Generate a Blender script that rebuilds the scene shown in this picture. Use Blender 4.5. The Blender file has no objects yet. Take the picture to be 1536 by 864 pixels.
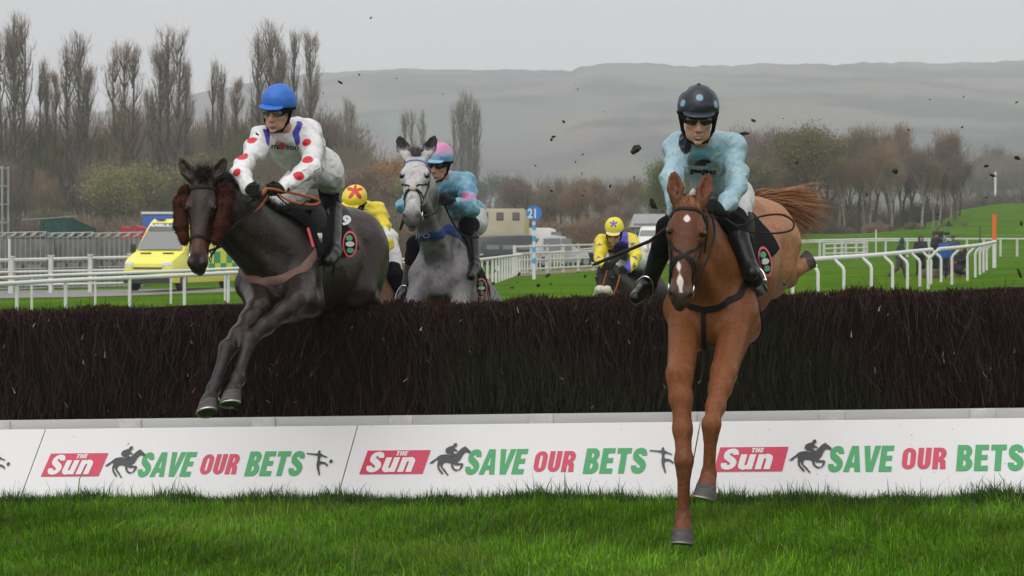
import bpy, bmesh, math, random
import numpy as np
from mathutils import Vector, Matrix, noise as mnoise
R = math.radians; A_ = np.array
sc = bpy.context.scene
col = sc.collection
random.seed(7); RNG = np.random.default_rng(7)

# ---------------------------------------------------------------- camera
CAMZ, FPX, HOR = 1.7, 3200.0, 368.0            # eye height, focal length and horizon in photo pixels (1536 wide)
cam = bpy.data.cameras.new('camera'); camo = bpy.data.objects.new('camera', cam); col.objects.link(camo)
cam.sensor_width = 36; cam.lens = 36*FPX/1536; cam.shift_y = -(432-HOR)/1536
cam.clip_start = 0.1; cam.clip_end = 20000
camo.location = (0, 0, CAMZ); camo.rotation_euler = (R(90), 0, 0)
cam.dof.use_dof = True; cam.dof.focus_distance = 13.0; cam.dof.aperture_fstop = 10
sc.camera = camo
# ---------------------------------------------------------------- light
SUN_EL, SUN_AZ = 58, 200
w = bpy.data.worlds.new('World'); sc.world = w; w.use_nodes = True
nt = w.node_tree; bg = nt.nodes['Background']
sky = nt.nodes.new('ShaderNodeTexSky'); sky.sky_type = 'NISHITA'; sky.sun_disc = False
sky.sun_elevation = R(SUN_EL); sky.sun_rotation = R(SUN_AZ)
sky.air_density = 1.0; sky.dust_density = 4; sky.ozone_density = 1
hs = nt.nodes.new('ShaderNodeHueSaturation'); hs.inputs['Saturation'].default_value = 0.06
mx = nt.nodes.new('ShaderNodeMix'); mx.data_type = 'RGBA'; mx.inputs[0].default_value = 0.86
cl = nt.nodes.new('ShaderNodeTexNoise'); cl.inputs['Scale'].default_value = 2.2; cl.inputs['Detail'].default_value = 5
clr = nt.nodes.new('ShaderNodeValToRGB')
clr.color_ramp.elements[0].position = .3; clr.color_ramp.elements[0].color = (5.4, 5.25, 5.35, 1)
clr.color_ramp.elements[1].position = .75; clr.color_ramp.elements[1].color = (6.4, 6.2, 6.3, 1)
nt.links.new(cl.outputs['Fac'], clr.inputs['Fac'])
nt.links.new(sky.outputs['Color'], hs.inputs['Color'])
nt.links.new(hs.outputs['Color'], mx.inputs[6]); nt.links.new(clr.outputs['Color'], mx.inputs[7])
nt.links.new(mx.outputs[2], bg.inputs['Color']); bg.inputs['Strength'].default_value = 0.114
sl = bpy.data.lights.new('sun', 'SUN'); sl.energy = 1.4; sl.angle = R(75); sl.color = (1, .97, .93)
so = bpy.data.objects.new('sun', sl); col.objects.link(so)
_d = Vector((math.sin(R(SUN_AZ))*math.cos(R(SUN_EL)), math.cos(R(SUN_AZ))*math.cos(R(SUN_EL)), math.sin(R(SUN_EL))))
so.rotation_euler = _d.to_track_quat('Z', 'Y').to_euler(); so.location = (0, -5, 30)
sc.view_settings.view_transform = 'Standard'; sc.view_settings.look = 'None'
sc.view_settings.exposure = 0.45; sc.view_settings.gamma = 1; sc.view_settings.use_curve_mapping = False
sc.cycles.use_denoising = True
sc.cycles.max_bounces = 6; sc.cycles.diffuse_bounces = 3; sc.cycles.glossy_bounces = 2
sc.cycles.transmission_bounces = 3; sc.cycles.volume_bounces = 1; sc.cycles.transparent_max_bounces = 8

# ---------------------------------------------------------------- helpers
def P(px, py, D):
    """world point seen at photo pixel (px, py), D metres away"""
    return Vector(((px-768)/FPX*D, D, CAMZ-(py-HOR)/FPX*D))
def tag(o, label=None, cat=None, group=None, kind=None):
    if label: o['label'] = label
    if cat: o['category'] = cat
    if group: o['group'] = group
    if kind: o['kind'] = kind
    return o
def empty(name, loc=(0, 0, 0), label=None, cat=None, group=None, rz=0):
    o = bpy.data.objects.new(name, None); col.objects.link(o); o.location = loc; o.rotation_euler.z = rz
    o.empty_display_size = .2
    return tag(o, label, cat, group)
def mesh_np(name, V, F, mat=None, parent=None, smooth=False, attrs=None, mats=None, midx=None):
    """one mesh object from numpy arrays; F is (n,3) or (n,4) or a list of tuples. Vertices in world space."""
    me = bpy.data.meshes.new(name)
    V = np.asarray(V, dtype=np.float32)
    if isinstance(F, np.ndarray):
        n, k = F.shape
        me.vertices.add(len(V)); me.vertices.foreach_set('co', V.ravel())
        me.loops.add(n*k); me.loops.foreach_set('vertex_index', F.astype(np.int32).ravel())
        me.polygons.add(n); me.polygons.foreach_set('loop_start', np.arange(0, n*k, k, dtype=np.int32))
        me.polygons.foreach_set('loop_total', np.full(n, k, dtype=np.int32))
        me.update(calc_edges=True)
    else:
        me.from_pydata([tuple(v) for v in V.tolist()], [], [tuple(f) for f in F])
    if smooth: me.polygons.foreach_set('use_smooth', np.ones(len(me.polygons), dtype=bool))
    if attrs:
        for an, av in attrs.items():
            av = np.asarray(av, dtype=np.float32)
            if av.ndim == 1:
                a = me.attributes.new(an, 'FLOAT', 'POINT'); a.data.foreach_set('value', av)
            else:
                a = me.attributes.new(an, 'FLOAT_COLOR', 'POINT')
                c = np.ones((len(av), 4), dtype=np.float32); c[:, :3] = av[:, :3]; a.data.foreach_set('color', c.ravel())
    for m in (mats or ([mat] if mat else [])): me.materials.append(m)
    if midx is not None: me.polygons.foreach_set('material_index', np.asarray(midx, dtype=np.int32))
    o = bpy.data.objects.new(name, me); col.objects.link(o)
    if parent:
        o.parent = parent
        o.matrix_parent_inverse = world_of(parent).inverted()
    return o
def world_of(o):
    m = o.matrix_basis.copy()
    if o.parent: m = world_of(o.parent) @ o.matrix_parent_inverse @ m
    return m
def recentre(o, loc):
    """put a single-mesh object's origin at loc, geometry staying where it is"""
    o.data.transform(Matrix.Translation(-Vector(loc))); o.location = loc; return o

class MB:
    """collects boxes, tubes, strips into one mesh"""
    def __init__(s): s.v = []; s.f = []; s.m = []; s.mi = 0
    def add(s, vs, fs):
        b = len(s.v); s.v += [tuple(v) for v in vs]; s.f += [tuple(b+i for i in f) for f in fs]; s.m += [s.mi]*len(fs); return s
    def box(s, c, d, rz=0, M=None):
        x, y, z = d[0]/2, d[1]/2, d[2]/2
        vs = [Vector(p) for p in ((-x,-y,-z),(x,-y,-z),(x,y,-z),(-x,y,-z),(-x,-y,z),(x,-y,z),(x,y,z),(-x,y,z))]
        if M is None: M = Matrix.Rotation(rz, 3, 'Z')
        c = Vector(c)
        return s.add([M @ v + c for v in vs], [(0,3,2,1),(4,5,6,7),(0,1,5,4),(1,2,6,5),(2,3,7,6),(3,0,4,7)])
    def tube(s, pts, r, n=8, cap=True):
        pts = [Vector(p) for p in pts]; k = len(pts)
        rs = r if isinstance(r, (list, tuple)) else [r]*k
        b = len(s.v); prev = None
        for i, p in enumerate(pts):
            t = (pts[min(i+1, k-1)]-pts[max(i-1, 0)]).normalized()
            if prev is None:
                u = t.cross(Vector((0, 0, 1)) if abs(t.z) < .9 else Vector((1, 0, 0))).normalized()
            else: u = (prev-t*prev.dot(t)).normalized()
            prev = u; w_ = t.cross(u)
            for j in range(n):
                a = 2*math.pi*j/n; s.v.append(tuple(p+(u*math.cos(a)+w_*math.sin(a))*rs[i]))
        for i in range(k-1):
            for j in range(n):
                s.f.append((b+i*n+j, b+i*n+(j+1) % n, b+(i+1)*n+(j+1) % n, b+(i+1)*n+j)); s.m.append(s.mi)
        if cap:
            s.f.append(tuple(b+j for j in range(n))[::-1]); s.m.append(s.mi)
            s.f.append(tuple(b+(k-1)*n+j for j in range(n))); s.m.append(s.mi)
        return s
    def loft(s, rings, cap=True):
        b = len(s.v); n = len(rings[0])
        for r in rings: s.v += [tuple(p) for p in r]
        for i in range(len(rings)-1):
            for j in range(n):
                s.f.append((b+i*n+j, b+i*n+(j+1) % n, b+(i+1)*n+(j+1) % n, b+(i+1)*n+j)); s.m.append(s.mi)
        if cap:
            s.f.append(tuple(b+j for j in range(n))[::-1]); s.m.append(s.mi)
            s.f.append(tuple(b+(len(rings)-1)*n+j for j in range(n))); s.m.append(s.mi)
        return s
    def build(s, name, mat, parent=None, smooth=False, bevel=0):
        mats = mat if isinstance(mat, list) else [mat]
        o = mesh_np(name, s.v, s.f, mats=mats, parent=parent, smooth=smooth, midx=s.m)
        if bevel:
            bm = bmesh.new(); bm.from_mesh(o.data)
            es = [e for e in bm.edges if len(e.link_faces) == 2 and e.calc_face_angle(0) > R(35)]
            bmesh.ops.bevel(bm, geom=es, offset=bevel, segments=2, affect='EDGES', profile=.5, clamp_overlap=True)
            bm.to_mesh(o.data); bm.free()
            o.data.polygons.foreach_set('use_smooth', np.ones(len(o.data.polygons), dtype=bool))
            try: o.data.set_sharp_from_angle(angle=R(40))
            except Exception: pass
        elif smooth:
            try: o.data.set_sharp_from_angle(angle=R(50))
            except Exception: pass
        return o

# ---------------------------------------------------------------- materials
def mat(name, c=(.5, .5, .5), rough=.6, metal=0, spec=.5, noise=None, bump=None, c2=None, sheen=0, coat=0, trans=0, stretch=None, attr=None):
    """principled material; noise=(scale, amount) mixes c with c2 by noise; bump=(scale, strength, distance)"""
    m = bpy.data.materials.new(name); m.use_nodes = True; n = m.node_tree; b = n.nodes['Principled BSDF']
    b.inputs['Base Color'].default_value = (*c, 1); b.inputs['Roughness'].default_value = rough
    b.inputs['Metallic'].default_value = metal; b.inputs['Specular IOR Level'].default_value = spec
    if sheen: b.inputs['Sheen Weight'].default_value = sheen; b.inputs['Sheen Roughness'].default_value = .4
    if coat: b.inputs['Coat Weight'].default_value = coat; b.inputs['Coat Roughness'].default_value = .15
    if trans: b.inputs['Transmission Weight'].default_value = trans
    tc = n.nodes.new('ShaderNodeTexCoord'); mp = n.nodes.new('ShaderNodeMapping')
    n.links.new(tc.outputs['Object'], mp.inputs['Vector'])
    if stretch: mp.inputs['Scale'].default_value = stretch
    csock = None
    if attr:
        a = n.nodes.new('ShaderNodeAttribute'); a.attribute_name = attr; csock = a.outputs['Color']
    if noise:
        t = n.nodes.new('ShaderNodeTexNoise'); t.inputs['Scale'].default_value = noise[0]; t.inputs['Detail'].default_value = 6
        n.links.new(mp.outputs['Vector'], t.inputs['Vector'])
        rp = n.nodes.new('ShaderNodeValToRGB'); rp.color_ramp.elements[0].position = .35; rp.color_ramp.elements[1].position = .65
        n.links.new(t.outputs['Fac'], rp.inputs['Fac'])
        x = n.nodes.new('ShaderNodeMix'); x.data_type = 'RGBA'
        sc_ = n.nodes.new('ShaderNodeMath'); sc_.operation = 'MULTIPLY'; sc_.inputs[1].default_value = noise[1]
        n.links.new(rp.outputs['Color'], sc_.inputs[0]); n.links.new(sc_.outputs[0], x.inputs[0])
        x.inputs[6].default_value = (*c, 1)
        x.inputs[7].default_value = (*(c2 or [v*.5 for v in c]), 1)
        if csock:
            n.links.new(csock, x.inputs[6])
            if c2 is None:
                d = n.nodes.new('ShaderNodeMix'); d.data_type = 'RGBA'; d.blend_type = 'MULTIPLY'; d.inputs[0].default_value = 1
                n.links.new(csock, d.inputs[6]); d.inputs[7].default_value = (.5, .5, .5, 1); n.links.new(d.outputs[2], x.inputs[7])
        csock = x.outputs[2]
    if csock: n.links.new(csock, b.inputs['Base Color'])
    if bump:
        t2 = n.nodes.new('ShaderNodeTexNoise'); t2.inputs['Scale'].default_value = bump[0]; t2.inputs['Detail'].default_value = 5
        n.links.new(mp.outputs['Vector'], t2.inputs['Vector'])
        bp = n.nodes.new('ShaderNodeBump'); bp.inputs['Strength'].default_value = bump[1]; bp.inputs['Distance'].default_value = bump[2]
        n.links.new(t2.outputs['Fac'], bp.inputs['Height']); n.links.new(bp.outputs['Normal'], b.inputs['Normal'])
    return m
def mask_mat(name, base, layers, rough=.55, sheen=0, bump=None, soft=.004, grime=.0, var=None):
    """base colour plus layers of (attribute, colour) shown where the attribute is below 0 (signed distance in metres)"""
    m = mat(name, base, rough, sheen=sheen, bump=bump); n = m.node_tree; b = n.nodes['Principled BSDF']
    cur = n.nodes.new('ShaderNodeRGB'); cur.outputs[0].default_value = (*base, 1); s = cur.outputs[0]
    if var:
        t = n.nodes.new('ShaderNodeTexNoise'); t.inputs['Scale'].default_value = var[0]; t.inputs['Detail'].default_value = 6
        tc = n.nodes.new('ShaderNodeTexCoord'); n.links.new(tc.outputs['Object'], t.inputs['Vector'])
        rp = n.nodes.new('ShaderNodeMapRange'); rp.inputs[1].default_value = .38; rp.inputs[2].default_value = .62
        n.links.new(t.outputs['Fac'], rp.inputs[0])
        x = n.nodes.new('ShaderNodeMix'); x.data_type = 'RGBA'; n.links.new(rp.outputs[0], x.inputs[0])
        n.links.new(s, x.inputs[6]); x.inputs[7].default_value = (*var[1], 1); s = x.outputs[2]
    for an, c in layers:
        a = n.nodes.new('ShaderNodeAttribute'); a.attribute_name = an
        mr = n.nodes.new('ShaderNodeMapRange'); mr.inputs[1].default_value = soft; mr.inputs[2].default_value = -soft
        n.links.new(a.outputs['Fac'], mr.inputs[0])
        x = n.nodes.new('ShaderNodeMix'); x.data_type = 'RGBA'; n.links.new(mr.outputs[0], x.inputs[0])
        n.links.new(s, x.inputs[6]); x.inputs[7].default_value = (*c, 1); s = x.outputs[2]
    n.links.new(s, b.inputs['Base Color'])
    return m
# ---------------------------------------------------------------- implicit bodies: smooth-blended shapes turned into one mesh
def unit(a): return a/(np.linalg.norm(a, axis=-1, keepdims=True)+1e-9)
def V3(*a): return np.array(a, dtype=np.float64)
class Sdf:
    def __init__(s): s.p = []
    def cone(s, a, b, r1, r2, k=.03, ax=None, fl=1., sub=False, tag=None):
        s.p.append(('c', np.array(a, float), np.array(b, float), r1, r2, k, None if ax is None else np.array(ax, float)/np.linalg.norm(ax), fl, sub, tag)); return s
    def chain(s, pts, rs, k=.03, **kw):
        for i in range(len(pts)-1): s.cone(pts[i], pts[i+1], rs[i], rs[i+1], k, **kw)
        return s
    def ell(s, c, r, Rm=None, k=.03, sub=False, tag=None):
        s.p.append(('e', np.array(c, float), np.array(r, float), np.eye(3) if Rm is None else np.array(Rm, float), 0, k, None, 1., sub, tag)); return s
    @staticmethod
    def dist(p, X):
        if p[0] == 'c':
            _, a, b, r1, r2, k, ax, fl, sub, tg = p
            if ax is not None:
                # squeeze across ax: thin shapes
                f = 1/fl
                A = X-a; A = A+np.multiply.outer(A@ax, ax)*(f-1); B = b-a; B = B+ax*(B@ax)*(f-1)
            else: A = X-a; B = b-a
            h = np.clip(A@B/max(B@B, 1e-12), 0, 1)
            d = np.linalg.norm(A-h[..., None]*B, axis=-1)-(r1+(r2-r1)*h)
            return d*(fl if (ax is not None and fl < 1) else 1)
        _, c, r, Rm, _, k, ax, fl, sub, tg = p
        q = (X-c)@Rm                                    # columns of Rm are the axes
        k0 = np.linalg.norm(q/r, axis=-1); k1 = np.linalg.norm(q/(r*r), axis=-1)
        return np.where(k1 > 1e-9, k0*(k0-1)/np.maximum(k1, 1e-9), -r.min())
    @staticmethod
    def bbox(p):
        if p[0] == 'c':
            f = 1.; r = max(p[3], p[4])*(max(1, p[7])); return np.minimum(p[1], p[2])-r, np.maximum(p[1], p[2])+r
        e = np.sqrt(((p[3]*p[2])**2).sum(1)); return p[1]-e, p[1]+e
    @staticmethod
    def comb(D, d, k, sub):
        if sub:
            h = np.clip(.5-.5*(D+d)/k, 0, 1); return D*(1-h)+(-d)*h+k*h*(1-h)
        h = np.clip(.5+.5*(d-D)/k, 0, 1); return d*(1-h)+D*h-k*h*(1-h)
    def ev(s, X, off=0.):
        D = np.full(X.shape[:-1], 9.); X = np.asarray(X, float); fx = X.reshape(-1, 3); lo, hi = fx.min(0), fx.max(0)
        q = s.p
        if len(fx) < 1e6 and len(s.p) > 20:           # leave out shapes that cannot matter here
            q = [p for p in s.p if (lambda bb: ((bb[0]-.45 < hi).all() and (bb[1]+.45 > lo).all()))(s.bbox(p))] or s.p
        for p in q: D = s.comb(D, s.dist(p, X), p[5], p[8])
        return D-off
    def grad(s, X, e=.004):
        K = np.array([[1, -1, -1], [-1, -1, 1], [-1, 1, -1], [1, 1, 1.]]); g = 0
        v = s.ev(X[None]+K.reshape(4, *([1]*(X.ndim-1)), 3)*e)
        for i in range(4): g = g+v[i][..., None]*K[i]
        return g/(np.linalg.norm(g, axis=-1, keepdims=True)+1e-9)
    def project(s, X, off=0., it=6):
        X = np.array(X, float)
        for _ in range(it): X = X-s.grad(X)*((s.ev(X)-off)*.9)[..., None]
        return X
    def mesh(s, h=.01, off=0., disp=None, clip=None):
        """surface nets on a grid of step h; returns V, F. clip(X) -> extra field intersected (max)"""
        lo = np.min([s.bbox(p)[0] for p in s.p if not p[8]], 0)-3*h-off-.03; hi = np.max([s.bbox(p)[1] for p in s.p if not p[8]], 0)+3*h+off+.03
        n = np.ceil((hi-lo)/h).astype(int)+1
        D = np.full(n, 9., np.float32)
        ax = [lo[i]+h*np.arange(n[i]) for i in range(3)]
        for p in s.p:
            a, b = s.bbox(p); m = (p[5]*1.2+4*h+abs(off)*1.5+.01)/(min(1, p[7]) if p[6] is not None else 1)
            i0 = np.clip(((a-m-lo)/h).astype(int), 0, n); i1 = np.clip(((b+m-lo)/h).astype(int)+2, 0, n)
            if (i1 <= i0).any(): continue
            sl = tuple(slice(i0[i], i1[i]) for i in range(3))
            X = np.stack(np.meshgrid(*[ax[i][sl[i]] for i in range(3)], indexing='ij'), -1)
            D[sl] = s.comb(D[sl], s.dist(p, X), p[5], p[8])
        D -= off
        if disp is not None or clip is not None:
            near = np.argwhere(np.abs(D) < 5*h)
            if clip is not None: near = np.argwhere(D < 3*h)
            X = lo+near*h; v = D[tuple(near.T)]
            if disp is not None: v = v-disp(X)
            if clip is not None: v = np.maximum(v, clip(X))
            D[tuple(near.T)] = v
        return surface_nets(D, lo, h)
def surface_nets(D, lo, h):
    S = D < 0
    c = np.zeros(np.array(S.shape)-1, np.uint8)
    for i in (0, 1):
        for j in (0, 1):
            for k in (0, 1): c += S[i:S.shape[0]-1+i, j:S.shape[1]-1+j, k:S.shape[2]-1+k]
    act = (c > 0) & (c < 8); idx = np.argwhere(act); num = np.full(act.shape, -1, np.int64); num[act] = np.arange(len(idx))
    acc = np.zeros((len(idx), 3)); cnt = np.zeros(len(idx))
    for ax in range(3):
        o1, o2 = [a for a in range(3) if a != ax]
        for i in (0, 1):
            for j in (0, 1):
                q = idx.copy(); q[:, o1] += i; q[:, o2] += j; r = q.copy(); r[:, ax] += 1
                a = D[tuple(q.T)]; b = D[tuple(r.T)]; m = (a < 0) != (b < 0)
                t = np.where(m, a/np.where(m, a-b, 1), 0)
                P_ = (q-idx).astype(float); P_[:, ax] += t
                acc += P_*m[:, None]; cnt += m
    V = lo+h*(idx+acc/cnt[:, None])
    Fs = []
    for ax in range(3):
        o1, o2 = (ax+1) % 3, (ax+2) % 3
        sa = [slice(None)]*3; sb = [slice(None)]*3; sa[ax] = slice(0, -1); sb[ax] = slice(1, None)
        e = np.argwhere(S[tuple(sa)] != S[tuple(sb)])
        e = e[(e[:, o1] > 0) & (e[:, o2] > 0) & (e[:, o1] < S.shape[o1]-1) & (e[:, o2] < S.shape[o2]-1)]
        ins = S[tuple(e.T)]
        def g(i, j):
            q = e.copy(); q[:, o1] -= i; q[:, o2] -= j; return num[tuple(q.T)]
        f = np.stack([g(1, 1), g(0, 1), g(0, 0), g(1, 0)], -1)
        f = np.where(ins[:, None], f, f[:, ::-1]); Fs.append(f)
    return V, np.concatenate(Fs)
def snoise(X, f, seed=0):
    """cheap smooth noise, about -1..1"""
    r = np.random.default_rng(int(seed)); o = 0
    for i in range(6):
        w_ = unit3(r.normal(0, 1, 3))*f*r.uniform(.7, 1.5); o = o+np.sin(X@w_+r.uniform(0, 6.28)+1.2*np.sin(X@(unit3(r.normal(0, 1, 3))*f*.6)+r.uniform(0, 6)))
    return o/3.2
def unit3(a): return np.asarray(a, float)/(np.linalg.norm(a)+1e-12)
def frame(f, up):
    """columns: forward, left, up"""
    f = unit3(f); l = unit3(np.cross(up, f)); return np.stack([f, l, np.cross(f, l)], 1)
def ribbon(S, pts, width, off=.004, th=.003, n=None, closed=False, across=None):
    """a strap lying on body S along pts: returns MB-ready V,F"""
    pts = [np.array(p, float) for p in pts]
    if closed: pts = pts+[pts[0]]
    Q = []
    for i in range(len(pts)-1):
        L = np.linalg.norm(pts[i+1]-pts[i]); m = max(1, int(L/.018))
        for j in range(m): Q.append(pts[i]+(pts[i+1]-pts[i])*j/m)
    if not closed: Q.append(pts[-1])
    Q = S.project(np.array(Q), off); N = S.grad(Q)
    T = np.roll(Q, -1, 0)-np.roll(Q, 1, 0)
    if not closed: T[0] = Q[1]-Q[0]; T[-1] = Q[-1]-Q[-2]
    T /= np.linalg.norm(T, axis=1)[:, None]+1e-9
    B = np.cross(N, T); B /= np.linalg.norm(B, axis=1)[:, None]+1e-9
    w2 = width/2
    ring = np.stack([Q-B*w2, Q-B*w2*.9+N*th, Q+B*w2*.9+N*th, Q+B*w2, Q-N*.004], 1)
    k = len(Q); b = np.arange(k)[:, None]*5; F = []
    cnt = k if closed else k-1
    for i in range(cnt):
        a0 = i*5; a1 = ((i+1) % k)*5
        for j in range(5): F.append((a0+j, a0+(j+1) % 5, a1+(j+1) % 5, a1+j))
    if not closed: F += [(0, 1, 2, 3, 4)[::-1], tuple((k-1)*5+j for j in range(5))]
    return ring.reshape(-1, 3), F
def strap(S, pts, width, name, m, parent, **kw):
    mb = MB(); V, F = ribbon(S, pts, width, **kw); mb.add(V, F); return mb.build(name, m, parent, smooth=True)
def straps(S, lst, name, m, parent):
    mb = MB()
    for pts, wd, kw in lst:
        V, F = ribbon(S, pts, wd, **kw); mb.add(V, F)
    return mb.build(name, m, parent, smooth=True)
def spline(pts, n=8):
    """smooth curve through points"""
    P_ = [Vector(p) for p in pts]; out = []
    for i in range(len(P_)-1):
        p0 = P_[max(i-1, 0)]; p1 = P_[i]; p2 = P_[i+1]; p3 = P_[min(i+2, len(P_)-1)]
        for j in range(n):
            t = j/n; out.append(.5*((2*p1)+(p2-p0)*t+(2*p0-5*p1+4*p2-p3)*t*t+(3*p1-p0-3*p2+p3)*t**3))
    out.append(P_[-1]); return out
def hair(name, roots, dirs, L, wid, m, parent, droop=.5, n=5, jit=.25, curl=.0):
    """locks of hair: flat tapering strips bending down"""
    roots = np.array(roots); N = len(roots); d = unit(np.array(dirs)+RNG.normal(0, jit, (N, 3))); L = np.asarray(L)*RNG.uniform(.6, 1.1, N)
    s = unit(np.cross(d, RNG.normal(0, 1, (N, 3)))); P0 = roots.copy(); V = []; w_ = wid*RNG.uniform(.5, 1.3, N)
    for i in range(n+1):
        f = 1-(i/n)**2
        V.append(np.stack([P0-s*(w_*f+.0003)[:, None], P0+s*(w_*f+.0003)[:, None]], 1))
        P0 = P0+d*(L/n)[:, None]; d = unit(d+np.array([0, 0, -1.])*droop/n+RNG.normal(0, curl+.02, (N, 3)))
    V = np.stack(V, 1)                                   # N, n+1, 2, 3
    b = np.arange(N)[:, None]*(n+1)*2; F = []
    for i in range(n): F.append(b+np.array([2*i, 2*i+1, 2*i+3, 2*i+2]))
    return mesh_np(name, V.reshape(-1, 3), np.concatenate(F), m, parent)
# ---------------------------------------------------------------- lettering
def glyph_outline(ch):
    """heavy condensed letters in a 0..1 high box; list of loops (first outer, then holes) and the advance"""
    def arc(cx, cy, rx, ry, a0, a1, n=8):
        return [(cx+rx*math.cos(R(a0+(a1-a0)*i/n)), cy+ry*math.sin(R(a0+(a1-a0)*i/n))) for i in range(n+1)]
    if ch == 'S':
        # thick path outline
        c = [(.50, .70), (.50, .76), (.46, .85), (.38, .89), (.30, .89), (.20, .86), (.15, .78), (.15, .70), (.18, .62), (.27, .55), (.38, .47), (.47, .39), (.51, .30), (.51, .22), (.46, .14), (.37, .105), (.28, .105), (.19, .14), (.14, .22), (.14, .31)]
        h = .115; L_ = []; R_ = []
        for i, p in enumerate(c):
            a = c[max(i-1, 0)]; b = c[min(i+1, len(c)-1)]; dx, dy = b[0]-a[0], b[1]-a[1]; l = math.hypot(dx, dy)
            hh = h*(1.12 if 8 <= i <= 12 else 1)
            if i in (0, len(c)-1): dx, dy, l = (0, 1, 1)
            hh = min(hh, .135)
            L_.append((p[0]-dy/l*hh, p[1]+dx/l*hh)); R_.append((p[0]+dy/l*hh, p[1]-dx/l*hh))
        return [L_+R_[::-1]], .66
    if ch == 'A': return [[(0, 0), (.21, 1), (.50, 1), (.71, 0), (.47, 0), (.44, .18), (.27, .18), (.24, 0)], [(.30, .36), (.41, .36), (.355, .76)]], .70
    if ch == 'V': return [[(0, 1), (.25, 1), (.35, .34), (.45, 1), (.70, 1), (.49, 0), (.21, 0)]], .70
    if ch == 'E': return [[(0, 0), (0, 1), (.52, 1), (.52, .80), (.25, .80), (.25, .61), (.49, .61), (.49, .42), (.25, .42), (.25, .20), (.53, .20), (.53, 0)]], .58
    if ch == 'O':
        o = arc(.30, .72, .30, .28, 0, 180)+arc(.30, .28, .30, .28, 180, 360)
        i = arc(.30, .73, .065, .09, 0, 180)+arc(.30, .27, .065, .09, 180, 360)
        return [o, i], .66
    if ch == 'U':
        o = [(0, 1)]+arc(.29, .28, .29, .28, 180, 360)+[(.58, 1), (.33, 1)]+arc(.29, .27, .045, .08, 0, -180)+[(.245, 1)]
        return [o], .64
    if ch == 'R':
        o = [(0, 0), (0, 1)]+arc(.32, .72, .27, .28, 90, -60)+[(.52, .44), (.57, .34), (.60, 0), (.35, 0), (.33, .30), (.25, .37), (.25, 0)]
        return [o, [(.25, .82), (.25, .57)]+arc(.28, .695, .07, .125, -90, 90)], .66
    if ch == 'B':
        o = [(0, 0), (0, 1)]+arc(.33, .745, .24, .255, 90, -50)+[(.49, .53)]+arc(.34, .27, .27, .27, 55, -90)
        return [o, [(.25, .82), (.25, .62)]+arc(.29, .72, .055, .10, -90, 90), [(.25, .42), (.25, .19)]+arc(.29, .305, .07, .115, -90, 90)], .65
    if ch == 'T': return [[(.17, 0), (.17, .79), (0, .79), (0, 1), (.59, 1), (.59, .79), (.42, .79), (.42, 0)]], .61
    if ch == 'H': return [[(0, 0), (0, 1), (.25, 1), (.25, .62), (.38, .62), (.38, 1), (.63, 1), (.63, 0), (.38, 0), (.38, .40), (.25, .40), (.25, 0)]], .69
    if ch == 'u':
        o = [(0, .72)]+arc(.25, .22, .25, .235, 180, 290)+[(.36, .06), (.36, 0), (.60, 0), (.60, .72), (.35, .72)]+arc(.30, .26, .05, .07, 0, -180)+[(.25, .72)]
        return [o], .65
    if ch == 'n':
        u, _ = glyph_outline('u'); return [[(.60-x, .72-y) for x, y in u[0]]], .65
    if ch == ' ': return [], .26
def fill2d(loops):
    """triangulate loops with holes; returns verts, faces"""
    cu = bpy.data.curves.new('tmp', 'CURVE'); cu.dimensions = '2D'; cu.fill_mode = 'BOTH'
    for lp in loops:
        s = cu.splines.new('POLY'); s.points.add(len(lp)-1); s.use_cyclic_u = True
        for i, p in enumerate(lp): s.points[i].co = (p[0], p[1], 0, 1)
    o = bpy.data.objects.new('tmp', cu); me = o.to_mesh()
    V = [tuple(v.co)[:2] for v in me.vertices]; F = [tuple(p.vertices) for p in me.polygons]
    o.to_mesh_clear(); bpy.data.objects.remove(o); bpy.data.curves.remove(cu)
    return V, F
def word2d(txt, x0, y0, h, sx=1., shear=.16, track=.03, h_each=None):
    V = []; F = []; x = 0
    for ch in txt:
        lp, adv = glyph_outline(ch)
        if lp:
            v, f = fill2d(lp); b = len(V)
            V += [(x0+(x+a+shear*c)*h*sx, y0+c*h) for a, c in v]; F += [tuple(b+i for i in q) for q in f]
        x += adv+track
    return V, F
def text2d(txt, x0, y0, h, sx=1., shear=0, off=.0, align='LEFT'):
    cu = bpy.data.curves.new('tmp', 'FONT'); cu.body = txt; cu.size = 1; cu.offset = off; cu.align_x = align; cu.shear = shear; cu.resolution_u = 3
    o = bpy.data.objects.new('tmp', cu); me = o.to_mesh()
    V = [(x0+v.co.x*h*sx/.7, y0+v.co.y*h/.7) for v in me.vertices]; F = [tuple(p.vertices) for p in me.polygons]
    o.to_mesh_clear(); bpy.data.objects.remove(o); bpy.data.curves.remove(cu)
    return V, F
# ---------------------------------------------------------------- terrain
def sstep(a, b, x):
    t = np.clip((x-a)/(b-a), 0, 1); return t*t*(3-2*t)
def gz(x, y):
    """height of the ground"""
    x = np.asarray(x, dtype=float); y = np.asarray(y, dtype=float)
    t = x/np.maximum(y, 15.)                                  # direction
    z = -.04*sstep(30, 16, y)+0.0225*np.clip(x, -25, 25)+0.25*sstep(30, 85, y)
    z = z + sstep(95, 180, y)*0.12
    z = z + sstep(.085, .135, t)*sstep(150, 186, y)*1.75
    # the green banks on the right
    rt = sstep(.150, .235, t)
    z = z + rt*sstep(150, 290, y)*4.6
    z = z - sstep(300, 420, y)*rt*2.0
    z = z + sstep(.17, .27, t)*sstep(430, 620, y)*9.0 + sstep(380, 900, y)*(-2.0)*sstep(.25, .1, t)
    z = z + sstep(-.02, .0, t)*sstep(.12, .08, t)*sstep(500, 900, y)*6
    return z
def gzs(x, y): return float(gz(x, y))
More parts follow.
